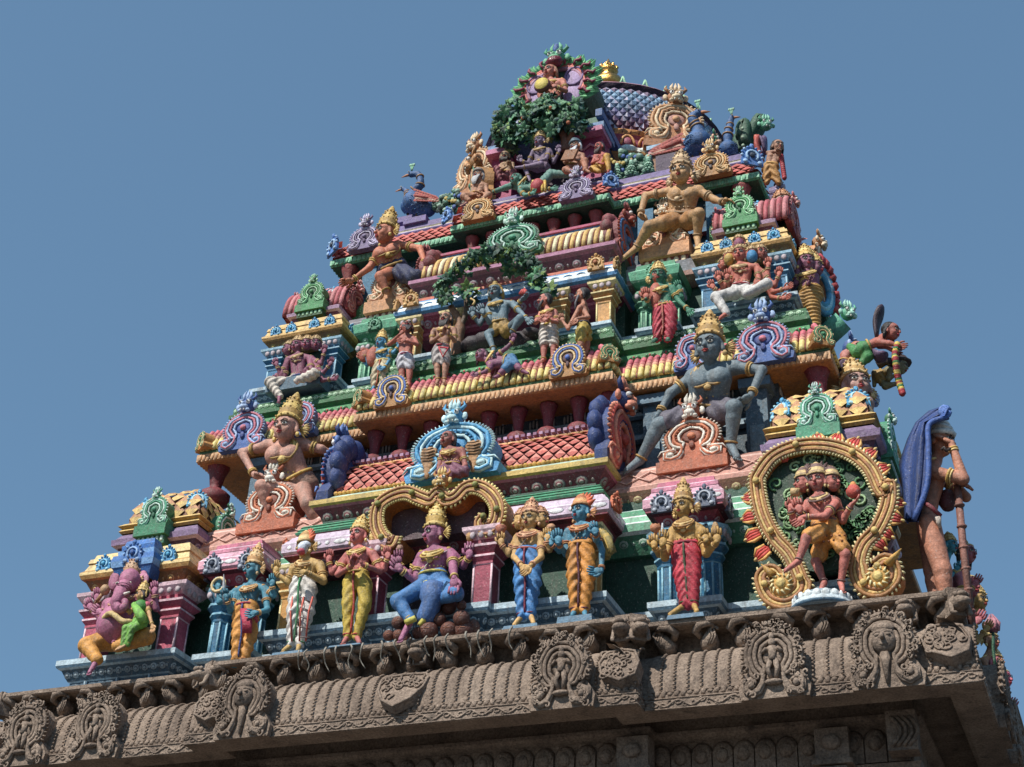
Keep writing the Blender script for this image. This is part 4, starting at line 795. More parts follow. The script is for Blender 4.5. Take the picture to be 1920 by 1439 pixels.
m = MB(); m.box((2.35, 5.4, 12.9), (.6, .6, .8), '#8a5c38'); m.box((2.35, 5.08, 12.9), (.45, .06, .5), '#4c3a52'); m.box((2.35, 5.4, 13.36), (.8, .8, .1), '#8fb0c8'); m.box((2.35, 5.4, 13.26), (.74, .74, .08), '#c88a90'); m.build('side_shrine', T)

# pale roots and droppings hanging over the granite beasts at the centre
for i in range(16):
    x = -1.7+3.2*i/15+random.uniform(-.08, .08); m = MB(); q0 = V(x, .12, 1.27)
    m.tube(curve([q0, q0+V(random.uniform(-.05, .05), -.03, -.08), q0+V(random.uniform(-.06, .06), .06, -.2), q0+V(random.uniform(-.08, .08), .08, -.2-random.uniform(.06, .16))], 3), [.016]*4+[.011]*3+[.008]*3, '#8f897c', n=4); m.build('root', STN)

for yy, zz, xx in ((3.6, 6.12, 5.78), (5.2, 6.12, 5.78)): kudu(T, (xx, yy, zz), RT, .9, .72, BLU, th=.15, face=.4, teeth=14)
for yy in (5.2, 6.6): kudu(T, (4.5, yy, 11.3), RT, .7, .5, LILK, th=.14, face=.36, teeth=12)
kudu(T, (5.2, 4.9, 9.3), RT, .8, .75, PCH, th=.4, face=.4, teeth=14, base=.3); kudu(T, (5.35, 4.6, 4.4), RT, .95, .8, ORG, th=.4, face=.4, teeth=14, base=.3)
# ================================================================== figures: one continuous skin grown from a distance field
def rcone(X, a, b, ra, rb):
    pa = X-a; ba = b-a; h = np.clip((pa@ba)/(ba@ba+1e-12), 0, 1); d = pa-h[..., None]*ba
    return np.sqrt((d*d).sum(-1))-(ra*(1-h)+rb*h)
def snet(prims, h, k, disp=None):
    """prims: (a, b, ra, rb[, k]); returns verts, quads"""
    lo = np.min([np.minimum(p[0]-p[2], p[1]-p[3]) for p in prims], 0)-3*h-k; hi = np.max([np.maximum(p[0]+p[2], p[1]+p[3]) for p in prims], 0)+3*h+k
    n = np.ceil((hi-lo)/h).astype(int)+1; Fd = np.full(n, 1., np.float32); ax = [lo[i]+h*np.arange(n[i]) for i in range(3)]
    for p in prims:
        a, b, ra, rb = p[:4]; kk = p[4] if len(p) > 4 else k; r = max(ra, rb)+kk+2*h
        i0 = np.maximum(((np.minimum(a, b)-r-lo)/h).astype(int), 0); i1 = np.minimum(((np.maximum(a, b)+r-lo)/h).astype(int)+2, n)
        X = np.stack(np.meshgrid(*[ax[i][i0[i]:i1[i]] for i in range(3)], indexing='ij'), -1)
        d = rcone(X, a, b, ra, rb); sl = tuple(slice(i0[i], i1[i]) for i in range(3)); f = Fd[sl]
        q = np.clip(.5+.5*(f-d)/kk, 0, 1); Fd[sl] = f*(1-q)+d*q-kk*q*(1-q)
    if disp is not None: Fd = Fd+disp(*np.meshgrid(*ax, indexing='ij')).astype(np.float32)*(np.abs(Fd) < .2)
    S_ = Fd < 0; s8 = np.zeros(n-1, np.int8); cs = [(i, j, l) for i in (0, 1) for j in (0, 1) for l in (0, 1)]
    sub = lambda A, c: A[c[0]:A.shape[0]-1+c[0], c[1]:A.shape[1]-1+c[1], c[2]:A.shape[2]-1+c[2]]
    for c in cs: s8 += sub(S_, c)
    mx = (s8 > 0) & (s8 < 8); I = np.argwhere(mx); vid = np.full(mx.shape, -1, np.int64); vid[mx] = np.arange(len(I))
    acc = np.zeros((len(I), 3)); cnt = np.zeros(len(I))
    for c in cs:
        for d in range(3):
            if c[d]: continue
            e = list(c); e[d] = 1; A = I+np.array(c); B = I+np.array(e); fa = Fd[tuple(A.T)]; fb = Fd[tuple(B.T)]; w = (fa < 0) != (fb < 0)
            t = np.where(w, fa/(fa-fb+1e-12), 0); acc += np.where(w[:, None], A+(B-A)*t[:, None], 0); cnt += w
    v = lo+h*acc/cnt[:, None]; fs = []
    for d in range(3):
        o1, o2 = [(1, 2), (2, 0), (0, 1)][d]; sa = [slice(0, None)]*3; sl0 = list(sa); sl1 = list(sa); sl0[d] = slice(0, -1); sl1[d] = slice(1, None)
        E_ = np.argwhere(S_[tuple(sl0)] != S_[tuple(sl1)]); E_ = E_[(E_[:, o1] > 0) & (E_[:, o2] > 0) & (E_[:, o1] < n[o1]-1) & (E_[:, o2] < n[o2]-1)]
        u = np.zeros(3, int); u[o1] = 1; w = np.zeros(3, int); w[o2] = 1
        q = np.stack([vid[tuple((E_-x).T)] for x in (u+w, w, 0*u, u)], 1); fl = ~S_[tuple(E_.T)]; q[fl] = q[fl][:, ::-1]; fs.append(q)
    f = np.concatenate(fs); f = f[(f >= 0).all(1)]
    return v, f
def ring3(m, c, ax, ru, rv, r, col, up=None, n=14, k=6):
    ax = unit(ax); u = unit(np.cross(ax, up if up is not None else (V(0, 0, 1) if abs(ax[2]) < .9 else V(0, -1, 0)))); w = np.cross(ax, u)
    m.tube([c+u*ru*math.cos(t)+w*rv*math.sin(t) for t in np.linspace(0, 2*math.pi, n+1)[:-1]], r, col, n=k, closed=True)
GOLD = '#c9a04a'; GOLDL = '#e2c478'
def headparts(B, cl, o_par, hc, f, up, u, skin, o, prims, shell=False):
    u = u*1.13; f = unit(f); r = unit(np.cross(f, up)); w = unit(np.cross(r, f))
    prims += [(hc+w*.1*u, hc-w*.12*u+f*.06*u, .37*u, .29*u), (hc-w*.2*u+f*.12*u, hc-w*.3*u+f*.2*u, .17*u, .1*u), (hc+f*.3*u+w*.08*u, hc+f*.43*u-w*.08*u, .035*u, .065*u, .03*u)]
    for q in (-1, 1):
        prims += [(hc+r*q*.36*u+w*.1*u, hc+r*q*.38*u-w*.12*u, .05*u, .07*u, .03*u), (hc+r*q*.18*u-w*.08*u+f*.2*u, hc+r*q*.18*u-w*.1*u+f*.22*u, .11*u, .1*u), (hc+r*q*.06*u+f*.33*u+w*.13*u, hc+r*q*.24*u+f*.27*u+w*.13*u, .035*u, .03*u, .03*u)]
    # painted features
    for q in (-1, 1):
        e = MB(); c = hc+r*q*.15*u+w*.05*u+f*.335*u; sd = unit(r*.93-f*q*.3); fw = np.cross(w, sd); fw = fw if fw@f > 0 else -fw
        e.ell(c, (.095*u, .05*u, .035*u), '#e9e2d4', R=[sd, w, fw], nu=8, nv=5); e.ell(c+fw*.03*u, (.04*u, .044*u, .02*u), '#1c1718', R=[sd, w, fw], nu=6, nv=4)
        e.tube([c-sd*.1*u+fw*.025*u+w*.01*u, c+w*.055*u+fw*.035*u, c+sd*.1*u+fw*.02*u+w*.0*u], .013*u, '#241a1c', n=4)
        e.tube([c-sd*.1*u+w*.09*u+fw*.02*u, c+w*.135*u+fw*.03*u, c+sd*.13*u+w*.08*u-fw*.01*u], .018*u, '#2a1c1c', n=4); e.build('eye', B)
    e = MB(); e.tube([hc-w*.2*u+f*.355*u-r*.09*u, hc-w*.185*u+f*.4*u, hc-w*.2*u+f*.355*u+r*.09*u], [.018*u, .032*u, .018*u], o.get('lips', '#b0343c'), n=5)
    e.tube([hc-w*.235*u+f*.35*u-r*.06*u, hc-w*.24*u+f*.385*u, hc-w*.235*u+f*.35*u+r*.06*u], [.012*u, .028*u, .012*u], o.get('lips', '#b0343c'), n=5); e.build('lips', B)
    cr = o.get('crown'); g1, g2 = o.get('gold', (GOLD, GOLDL)); A = [r, -f, w]; m = MB()
    if o.get('hair'):
        hcol = o['hair']; m2 = MB(); m2.ell(hc+w*.16*u-f*.1*u, (.41*u, .4*u, .38*u), hcol, R=A, nu=12, nv=8)
        for q in (-1, 1): m2.tube([hc+r*q*.32*u+w*.2*u, hc+r*q*.38*u-w*.1*u-f*.12*u, hc+r*q*.4*u-w*.45*u-f*.15*u], [.1*u, .12*u, .07*u], hcol, n=6)
        if o.get('beard'):
            bl = o['beard']
            for q in range(-3, 4): m2.tube([hc+r*q*.085*u-w*(.2-.02*abs(q))*u+f*(.3-.035*abs(q))*u, hc+r*q*.07*u-w*(.42+bl*.3)*u+f*.34*u, hc+r*q*.03*u-w*(.45+bl)*u+f*.3*u], [.07*u, .075*u, .02*u], o.get('beardc', hcol), n=6)
            m2.tube([hc-w*.13*u+f*.34*u-r*.14*u, hc-w*.12*u+f*.41*u, hc-w*.13*u+f*.34*u+r*.14*u], .035*u, o.get('beardc', hcol), n=5)
        m2.build('hair', B)
    if cr == 'tall':
        H = o.get('ch', 1.15)*u; tl = o.get('tilt', 0); W2 = unit(w-f*(.12+tl)); A = [r, unit(np.cross(W2, r)), W2]; b = hc+w*.24*u-f*.04*u
        pr = [(.4*u, 0, g2), (.42*u, .06*u, g1), (.39*u, .1*u, g2), (.36*u, .16*u, g1), (.38*u, H*.28, g2), (.33*u, H*.34, g1), (.3*u, H*.38, g2), (.31*u, H*.48, g1), (.25*u, H*.53, g2), (.22*u, H*.6, g1), (.24*u, H*.67, g2), (.16*u, H*.73, g1), (.15*u, H*.8, g2), (.11*u, H*.86, g1), (.1*u, H*.9, g2), (.03*u, H, g1)]
        m.lathe(b, pr, g1, n=12, A=A)
        for fh, rr_ in ((.04*u, .42*u), (H*.31, .36*u), (H*.5, .3*u), (H*.68, .235*u)):
            for i in range(12): a = 2*math.pi*i/12; m.ell(b+A[0]*rr_*math.cos(a)+A[1]*rr_*math.sin(a)+W2*fh, .038*u, g2 if i % 2 else g1, nu=5, nv=3)
        m.tube([b-A[1]*.4*u+W2*.1*u, b-A[1]*.4*u+W2*H*.3, b-A[1]*.3*u+W2*H*.42], [.12*u, .09*u, .01], g2, n=5, flat=.5)
        for i in range(5): a = -math.pi/2+(i-2)*.5; m.ell(b+A[0]*.4*u*math.cos(a)+A[1]*.4*u*math.sin(a)+W2*.12*u, (.06*u, .04*u, .1*u), g2, R=A, nu=6, nv=4)
    elif cr == 'fan':
        b = hc+w*.25*u; m.lathe(b, [(.41*u, 0, g2), (.42*u, .08*u, g1), (.36*u, .14*u, g2), (.33*u, .3*u, g1), (.2*u, .5*u, g2), (.05*u, .62*u, g1)], g1, n=12, A=A)
        for i in range(9): a = (i-4)*.32; d = unit(r*math.sin(a)+w*math.cos(a)); m.tube([b-f*(-.0)*u, b+d*.45*u-f*.1*u, b+d*.72*u-f*.12*u], [.1*u, .12*u, .02*u], o.get('fanc', '#c8603c'), n=5)
    elif cr == 'turban':
        b = hc+w*.26*u
        for i in range(4): ring3(m, b+w*i*.09*u, unit(w+r*.15*(-1)**i), (.36-.05*i)*u, (.38-.05*i)*u, .09*u, o.get('tc', '#dcd8cf'), up=f)
        m.ell(b+w*.3*u, (.2*u, .2*u, .14*u), o.get('tc', '#dcd8cf'), R=A)
    elif cr == 'knot':
        m.ell(hc+w*.5*u-f*.05*u, (.17*u, .17*u, .2*u), g1, R=A); ring3(m, hc+w*.33*u, w, .28*u, .28*u, .05*u, g2, up=f)
    if cr:
        if cr in ('tall', 'fan'):
            for q in (-1, 1):
                for i in range(7): a = (i-3)*.3-.2; d = unit(r*q*math.cos(a)-w*math.sin(-a)*.9); c = hc+r*q*.36*u-f*.18*u; m.tube([c, c+d*.22*u-f*.05*u, c+d*.32*u-f*.08*u], [.05*u, .04*u, .01*u], g1 if i % 2 else g2, n=4)
                m.ell(hc+r*q*.42*u-w*.24*u, (.07*u, .07*u, .09*u), g2, nu=6, nv=4)
        m.build('crown', B)
def hand(m, p, d, pn, u, col, curl=.3, s=1.):
    """palm with four unequal bent fingers and a thumb leaving its side; d = finger direction, pn = palm normal"""
    d = unit(d); pn = unit(pn-d*(pn@d)) if np.linalg.norm(np.cross(pn, d)) > .05 else unit(np.cross(d, V(1, 0, .3))); sd = np.cross(d, pn); b = p+d*.12*u
    m.ell(b, (.15*u, .19*u, .075*u), col, R=[sd, d, pn], nu=9, nv=6)
    for i, L in enumerate((.26, .31, .3, .23)):
        o = sd*(i-1.5)*.085*u; a = b+o+d*.12*u; c = a+d*L*.5*u+pn*curl*.06*u+o*.12; e = c+unit(d+pn*curl*1.3)*L*.5*u
        m.tube([a, c, e], [.048*u, .044*u, .03*u], col, n=6)
    m.tube([b-sd*.1*u*s-d*.06*u, b-sd*.21*u*s+d*.07*u+pn*.04*u, b-sd*.22*u*s+d*.19*u+pn*.07*u], [.055*u, .05*u, .035*u], col, n=6)
GS = 'standing statues on the lower ledge'
def figure(name, label, cat, fr, Y, u, j, o, group=None):
    ox, oy, kz = fr
    def J(p): q = P(ox+p[0]/kz, oy+p[1]/kz, Y+(p[2] if len(p) > 2 else 0)); return q
    skin = o['skin']; jw = o.get('gold', (GOLD, GOLDL)); root = MB(); prims = []
    look = V(*o.get('look', (.25, -1, -.2))); up = V(*o.get('up', (0, 0, 1)))
    T0 = thing(name, label, cat, tuple(J(j['pv'])), group); T0.location = (0, 0, 0)
    hd, nk, ch, pv = [J(j[q]) for q in ('hd', 'nk', 'ch', 'pv')]; s1, s2 = J(j['s1']), J(j['s2']); lat = unit(s2-s1); sp = unit(ch-pv); fw = unit(np.cross(sp, lat)); fw = fw if fw@V(0, -1, 0) > -.2 or o.get('back') else -fw
    W_ = o.get('bulk', 1.)
    prims += [(nk-sp*.1*u, hd-up*.2*u, .19*u, .17*u), (s1, s2, .2*u*W_, .2*u*W_), (s1, nk-sp*.05*u, .19*u, .18*u), (s2, nk-sp*.05*u, .19*u, .18*u)]
    for q in (-1, 1):
        prims += [(ch+lat*q*.24*u*W_, pv+lat*q*.2*u*W_+sp*.35*u, .33*u*W_, .28*u*W_), (pv+lat*q*.2*u*W_+sp*.35*u, pv+lat*q*.22*u*W_, .28*u*W_, .33*u*W_)]
        if not o.get('back'): prims += [(ch+lat*q*.24*u+fw*.2*u, ch+lat*q*.2*u+fw*.2*u, .17*u*(1.25 if o.get('fem') else 1), .17*u*(1.25 if o.get('fem') else 1), .04*u)]
    bel = o.get('belly', 0)
    if bel: c = ch*.35+pv*.65; prims += [(c+fw*.15*u, c+fw*.2*u-sp*.1*u, bel*u, bel*u)]
    hb = MB(); fl = []; lg = o.get('gem', 1); jm = MB()
    for a in j.get('A', ()):
        pts = [J(x) for x in a['p']]; s_, e_, h_ = pts[:3]; t = a.get('t', 1.)
        prims += [(s_, e_, .19*u*t, .145*u*t), (e_, h_, .15*u*t, .1*u*t)]
        fd = J(a['p'][3])-h_ if len(pts) > 3 else h_-e_
        hand(hb, h_, fd, V(*a.get('pn', (0, -1, 0))), u*a.get('hs', 1.15), skin if not a.get('c') else a['c'], a.get('curl', .4), a.get('th', 1))
        if lg:
            mid = s_*.5+e_*.5; ring3(jm, mid, e_-s_, .2*u*t, .2*u*t, .045*u, jw[0]); ring3(jm, mid+unit(e_-s_)*.08*u, e_-s_, .185*u*t, .185*u*t, .03*u, jw[1])
            w_ = h_*.85+e_*.15; ring3(jm, w_, h_-e_, .13*u, .13*u, .035*u, jw[0]); ring3(jm, w_-unit(h_-e_)*.08*u, h_-e_, .135*u, .135*u, .03*u, jw[1])
    bare = o.get('bare', False); cp = []
    for l in j.get('L', ()):
        pts = [J(x) for x in l['p']]; hp, kn, an = pts[:3]; t = l.get('t', 1.)
        sk = [(hp, kn, .3*u*t, .22*u*t), (kn, an, .22*u*t, .13*u*t), (kn*.7+an*.3, kn*.6+an*.4, .2*u*t, .17*u*t)]
        prims += sk if l.get('bare', bare) else [(kn, an, .15*u*t, .12*u*t), (hp, kn, .2*u, .15*u)]
        if not l.get('bare', bare): cp += [(hp, kn, .36*u*t, .28*u*t), (kn, an, .28*u*t, .19*u*t)]
        elif o.get('shorts'): cp += [(hp, hp*(1-o['shorts'])+kn*o['shorts'], .35*u*t, .31*u*t)]
        if len(pts) > 3:
            ft = pts[3]; prims += [(an, ft, .14*u, .1*u)]; d = unit(ft-an); sd = unit(np.cross(d, V(0, 0, 1)))
            for i in range(5): hb.ell(ft+sd*(i-2)*.06*u+d*(.08-.015*abs(i-1.5))*u-V(0, 0, .03*u), (.035*u, .06*u, .035*u), skin, R=[sd, d, np.cross(sd, d)], nu=6, nv=4)
        if lg: ring3(jm, an+unit(kn-an)*.1*u, an-kn, .17*u*(1 if l.get('bare', bare) else 1.15), .17*u, .035*u, jw[0])
    headparts(T0, None, None, hd, look, up, u, skin, o, prims)
    for x in o.get('heads', ()):    # extra heads of many headed figures
        headparts(T0, None, None, J(x[0]), V(*x[1]), up, u*x[2], skin, {**o, **(x[3] if len(x) > 3 else {})}, prims)
    v, f = snet(prims, max(.0115, u*.042), .07*u); hb2 = MB(); hb2.add(v, [tuple(q) for q in f], skin)
    o_ = len(hb2.v); hb2.v += hb.v; hb2.n += hb.n; km = {i: hb2.mi(c) for i, c in enumerate(hb.k)}; hb2.f += [[x+o_ for x in q] for q in hb.f]; hb2.m += [km[i] for i in hb.m]; hb2.sm += hb.sm
    hb2.build('body', T0)
    if o.get('cloth'):
        cl = o['cloth']
        for q in (-1, 1): cp += [(pv+lat*q*.22*u*W_+sp*.12*u, pv+lat*q*.22*u*W_-sp*.1*u, .36*u*W_, .38*u*W_)]
        if o.get('skirt'): cc_ = [J(x['p'][2]) for x in j['L']]; kk_ = [J(x['p'][1]) for x in j['L']]; cp += [(sum(kk_)/len(kk_), sum(cc_)/len(cc_), .3*u, .22*u), (pv, sum(kk_)/len(kk_), .4*u, .3*u)]
        am, fz, fx = o.get('fold', (.05, 5.5, 3.)); am = max(am, .014); x0 = pv[0]
        disp = lambda X, Yg, Z: -am*u*np.abs(np.sin(math.pi*(Z*fz/ (u*6)*2+np.abs(X-x0-.0)*fx/(u*3)*2)))**2*1.5
        v, f = snet(cp, max(.012, u*.045), .09*u, disp); m = MB(); m.add(v, [tuple(q) for q in f], cl); clo = m.build('garment', T0)
        wc = pv+sp*.2*u
        mm = MB(); ring3(mm, wc, sp, .55*u*W_, .42*u*W_, .06*u, o.get('belt', jw[0]), up=fw if True else None)
        if o.get('stripe') and len(j['L']) > 1:
            a1, a2 = [J(x['p'][2]) for x in j['L'][:2]]; k1, k2 = [J(x['p'][1]) for x in j['L'][:2]]; pts = [wc+fw*.4*u, pv*.75+(k1+k2)*.125+fw*.44*u, (k1+k2)/2+fw*.3*u, (k1+k2+a1+a2)/4+fw*.26*u, (a1+a2)/2+fw*.2*u+V(0, 0, .1*u)]
            mm.tube(curve(pts, 3), .055*u, o['stripe'], n=6); hem = o.get('hem', o['stripe'])
            for aa in (a1, a2): ring3(mm, aa+V(0, 0, .08*u), V(0, 0, 1), .22*u, .22*u, .035*u, hem)
        mm.build('belt', clo)
    if lg:
        for i, (rr_, dd) in enumerate(((.3, .0), (.38, .1), (.46, .22))):
            c = nk-sp*(.14+dd*.75)*u+fw*(.14+dd*.45)*u; ring3(jm, c, unit(sp+fw*(.75+dd)), rr_*u*W_, rr_*u*.98*W_, .05*u if i != 1 else .065*u, jw[i % 2], up=fw, n=16)
        jm.ell(nk-sp*.55*u+fw*.5*u*W_, (.13*u, .1*u, .13*u), jw[1]); 
        if o.get('thread'): jm.tube([s2+fw*.2*u, ch+fw*.42*u+lat*.1*u, ch*.5+pv*.5-lat*.2*u+fw*.36*u, pv-lat*.42*u+fw*.2*u+sp*.25*u], .02*u, '#e6dfd0', n=5)
        for q in (-1, 1):
            c = (s1 if q < 0 else s2); jm.ell(c+V(0, 0, .12*u)+fw*.1*u, (.12*u, .12*u, .08*u), jw[0], nu=7, nv=4)
    if group == GS:
        an_ = [J(x['p'][2]) for x in j['L']]; c_ = sum(an_)/len(an_); zb = 1.262; zt = min(J(x['p'][-1])[2] for x in j['L'])-.1*u
        if zt > zb+.02: bm = MB(); bm.box((c_[0], c_[1]-.04, (zb+zt)/2), (.5, .34, zt-zb), SL, taper=.94); bm.build('base_block', T0)
    if lg and not o.get('back'):
        for q in range(-3, 4): a_ = nk-sp*(.52+.03*(3-abs(q)))*u+fw*(.42-.03*abs(q))*u+lat*q*.12*u; jm.ell(a_, (.04*u, .04*u, .06*u), jw[q % 2], nu=5, nv=4)
        for q in range(9): a_ = pv+sp*.42*u+fw*(.36*math.cos((q-4)*.3))*u+lat*math.sin((q-4)*.33)*.5*u*W_; jm.ell(a_, .035*u, jw[1], nu=5, nv=3)
        if o.get('fem'):
            jm.tube(curve([ch-lat*.52*u*W_+fw*.1*u, ch-lat*.26*u*W_+fw*.4*u-sp*.1*u, ch+fw*.38*u-sp*.06*u, ch+lat*.26*u*W_+fw*.4*u-sp*.1*u, ch+lat*.52*u*W_+fw*.1*u], 3), .04*u, jw[0], n=5)
            jm.ell(ch+fw*.4*u-sp*.12*u, (.14*u, .06*u, .12*u), jw[1]); 
    if len(jm.v): jm.build('jewellery', T0)
    return T0, J
def item(T0, name, fn): m = MB(); fn(m); return m.build(name, T0)
fA = (120, 1000, 4.7975); fB = (500, 940, 4.796); fC = (700, 920, 4.962); fD = (920, 900, 4.962); fE = (1200, 890, 5.14); fF = (1640, 740, 3.27); g2_ = (560, 880, 3.); g3_ = (1100, 880, 3.); g4_ = (1440, 700, 1.948)
h1 = (360, 560, 3.838); h2 = (700, 640, 3.427); h3 = (1140, 560, 3.427); h4 = (500, 280, 3.998); i1 = (800, 380, 3.998); i2 = (1150, 260, 3.998); i3 = (820, 60, 5.05); i4 = (1060, 90, 4.361)
GS = 'standing statues on the lower ledge'
def foot(T0, c, w=.5, d=.4, h=.08, col=SL):
    m = MB(); m.box((c[0], c[1], c[2]), (w, d, h), col); m.build('base_block', T0)
# 3 green four armed
t, J = figure('standing_statue', 'blue green four armed statue in orange dhoti with red sash holding a sword', 'statue', fA, .42, .3, dict(hd=(1700, 340), nk=(1690, 455), ch=(1655, 560), pv=(1640, 690), s1=(1560, 520), s2=(1800, 500),
    A=[dict(p=[(1550, 530), (1500, 700, -.1), (1462, 600, -.25), (1450, 540, -.28)]), dict(p=[(1540, 530), (1400, 620, -.05), (1385, 500, -.1), (1385, 430, -.1)]), dict(p=[(1810, 520), (1830, 690, -.05), (1730, 720, -.25), (1680, 720, -.25)]), dict(p=[(1810, 510), (1890, 560, 0), (1870, 470, -.1), (1880, 400, -.1)])],
    L=[dict(p=[(1590, 730), (1570, 920, -.05), (1545, 1150, -.05), (1530, 1195, -.15)]), dict(p=[(1680, 730), (1680, 920, 0), (1620, 1150, 0), (1640, 1200, -.12)])]),
    dict(skin='#3f8296', cloth='#d08c2e', stripe='#2c3f7a', hem='#c87a2a', crown='tall', look=(-.6, -1, -.05), belt='#b02c48', gold=('#c8924e', '#e0bc84'), lips='#c0303c', ch=1.2), GS)
item(t, 'sash', lambda m: [m.tube([J((1600+12*q, 690, -.15)), J((1625+10*q, 800, -.2)), J((1610+14*q, 900, -.16))], [.035, .035, .015], '#b02c48', n=6) for q in range(6)]+[m.tube([J((1650, 700, -.2)), J((1690+12*q, 740+8*q, -.2)), J((1735, 760+12*q, -.1))], .025, '#b83a54', n=5) for q in range(4)])
item(t, 'sword', lambda m: m.tube([J((1440, 640, -.26)), J((1440, 520, -.26)), J((1437, 370, -.26))], [.018, .035, .005], '#8c9094', n=6)); item(t, 'discus', lambda m: ring3(m, J((1388, 465, -.12)), V(0, 1, 0), .11, .11, .025, '#d8bc84'))
# 4 monkey faced
t, J = figure('standing_statue', 'golden statue with white monkey face wearing white dhoti with green stripe', 'statue', fB, .38, .3, dict(hd=(350, 430), nk=(370, 520), ch=(370, 600), pv=(330, 740), s1=(240, 610), s2=(480, 570),
    A=[dict(p=[(235, 620), (190, 730, .0), (75, 640, -.1), (110, 540, -.12)]), dict(p=[(490, 600), (510, 720, -.05), (350, 640, -.3), (230, 640, -.32)], t=1.25)],
    L=[dict(p=[(280, 790), (240, 1000, -.03), (225, 1290, 0), (150, 1345, -.12)]), dict(p=[(385, 780), (370, 1000, 0), (295, 1290, .02), (280, 1340, -.12)])]),
    dict(skin='#c09a52', cloth='#d6d0c8', stripe='#2f8a54', hem='#2f8a54', crown='fan', fanc='#d8683a', look=(-.7, -1, -.1), lips='#c03848', belt='#d8d0c4', gold=('#b98a48', '#d8b878')), GS)
item(t, 'muzzle', lambda m: [m.ell(J((330, 420, -.1)), (.085, .09, .1), '#c8d0dc'), m.ell(J((310, 455, -.15)), (.06, .07, .05), '#c0455a'), m.ell(J((345, 400, -.08)), (.1, .08, .07), '#c8d0dc')])
item(t, 'garment_edges', lambda m: [m.tube([J((235+a, 860, -.12)), J((215+a*.9, 1000, -.13)), J((225+a*.7, 1260, -.08))], .014, '#d8604c', n=4) for a in (0, 100, 180)]+[m.tube([J((300, 860+i*90, -.14)), J((390, 910+i*80, -.08))], .01, '#6a5a58', n=4) for i in range(5)])
# 5 yellow dhoti
t, J = figure('standing_statue', 'salmon statue with joined palms in yellow dhoti with red stripe', 'statue', fB, .32, .3, dict(hd=(825, 320), nk=(830, 415), ch=(825, 520), pv=(815, 690), s1=(735, 490), s2=(950, 470),
    A=[dict(p=[(725, 500), (640, 660, -.05), (770, 580, -.28), (785, 490, -.3)], pn=(1, -.2, 0)), dict(p=[(955, 490), (1020, 630, -.02), (860, 570, -.28), (825, 490, -.3)], pn=(-1, -.2, 0)), dict(p=[(720, 500), (590, 640, .02), (555, 540, -.05), (590, 400, -.05)]), dict(p=[(960, 480), (1060, 610, .04), (1090, 510, -.05), (1085, 400, -.05)])],
    L=[dict(p=[(755, 740), (735, 930, -.04), (730, 1220, 0), (690, 1275, -.12)]), dict(p=[(880, 740), (885, 930, -.02), (810, 1220, 0), (835, 1275, -.12)])]),
    dict(skin='#c26a62', cloth='#c3a52c', stripe='#b8301f', hem='#c83c2c', crown='tall', look=(-.15, -1, .05), belt='#b8963a', ch=.95, fold=(.03, 5, 4)), GS)
# 6 central seated
t, J = figure('seated_statue', 'large purple four armed statue seated on brown rocks in blue garment', 'statue', fC, .45, .37, dict(hd=(570, 420), nk=(575, 540), ch=(565, 660), pv=(555, 830), s1=(455, 610), s2=(710, 580),
    A=[dict(p=[(445, 640), (390, 840, -.05), (250, 740, -.25), (190, 640, -.25)]), dict(p=[(440, 630), (340, 800, .05), (230, 680, -.02), (240, 560, -.02)]), dict(p=[(735, 600), (745, 740, -.2), (755, 820, -.38), (750, 930, -.38)], t=1.1, hs=1.3), dict(p=[(760, 620), (840, 700, .05), (890, 620, -.05), (900, 500, -.05)])],
    L=[dict(p=[(480, 890, -.05), (230, 1030, -.3), (350, 1210, -.3), (255, 1390, -.45)]), dict(p=[(640, 890, -.0), (770, 960, -.3), (600, 1020, -.2)])]),
    dict(skin='#a05c7c', cloth='#3f78b0', crown='tall', look=(-.75, -1, -.1), thread=1, fem=1, ch=1.35, belt='#c8b848', fold=(.01, 4, 3), gold=('#b8933c', '#dcc070')))
item(t, 'garment_sash', lambda m: [m.tube(curve([J((490, 850, -.28)), J((520, 1000, -.3)), J((500, 1150, -.3)), J((430, 1260, -.28))], 4), .045, '#c8bc48', n=6), m.tube(curve([J((560, 900, -.2)), J((540, 1050, -.25)), J((470, 1240, -.2))], 4), [.18]*4+[.14]*4+[.1], '#4a70a8', n=8), m.add([J((680, 840, -.3)), J((810, 900, -.25)), J((815, 1020, -.2)), J((570, 1050, -.25)), J((575, 1000, -.32))], [(0, 1, 2, 3, 4)], '#2f5f8a'), m.tube([J((300, 1230, -.42)), J((390, 1190, -.42))], .05, '#c8bc48', n=6)])
item(t, 'hand_items', lambda m: [m.ell(J((900, 430, -.05)), (.06, .06, .09), '#b98a50'), m.ell(J((245, 540, -.02)), (.06, .06, .07), '#b98a70')])
rk = thing('rock_pile', 'heap of smooth brown rocks under the seated purple statue', 'rocks'); rr = random.Random(3)
for x, y, r, dy in ((140, 1350, 50, 0), (230, 1350, 55, .05), (230, 1230, 60, .1), (510, 1310, 90, -.1), (610, 1200, 65, -.05), (700, 1300, 75, -.05), (820, 1190, 75, -.08), (840, 1300, 85, 0), (600, 1100, 40, 0), (700, 1080, 75, .05), (820, 1070, 45, 0), (920, 1270, 70, .1), (300, 1380, 60, .1), (760, 1370, 60, .05), (420, 1330, 60, .2), (560, 1200, 80, .2)):
    m = MB(); c = P(700+x/4.962, 920+y/4.962, .35+dy); s = r/4.962*.0078; m.ell(c, (s*1.02, s*.9, s), '#5f3529', nu=12, nv=9)
    for a in range(5): m.tube([c+V(s*.9*math.sin(q)*math.cos(a), -s*.92*math.cos(q)*.98, s*.95*math.sin(q)*math.sin(a)) for q in (.0, .5, 1.0)], .006, '#8a5236', n=3)
    m.build('rock', rk)
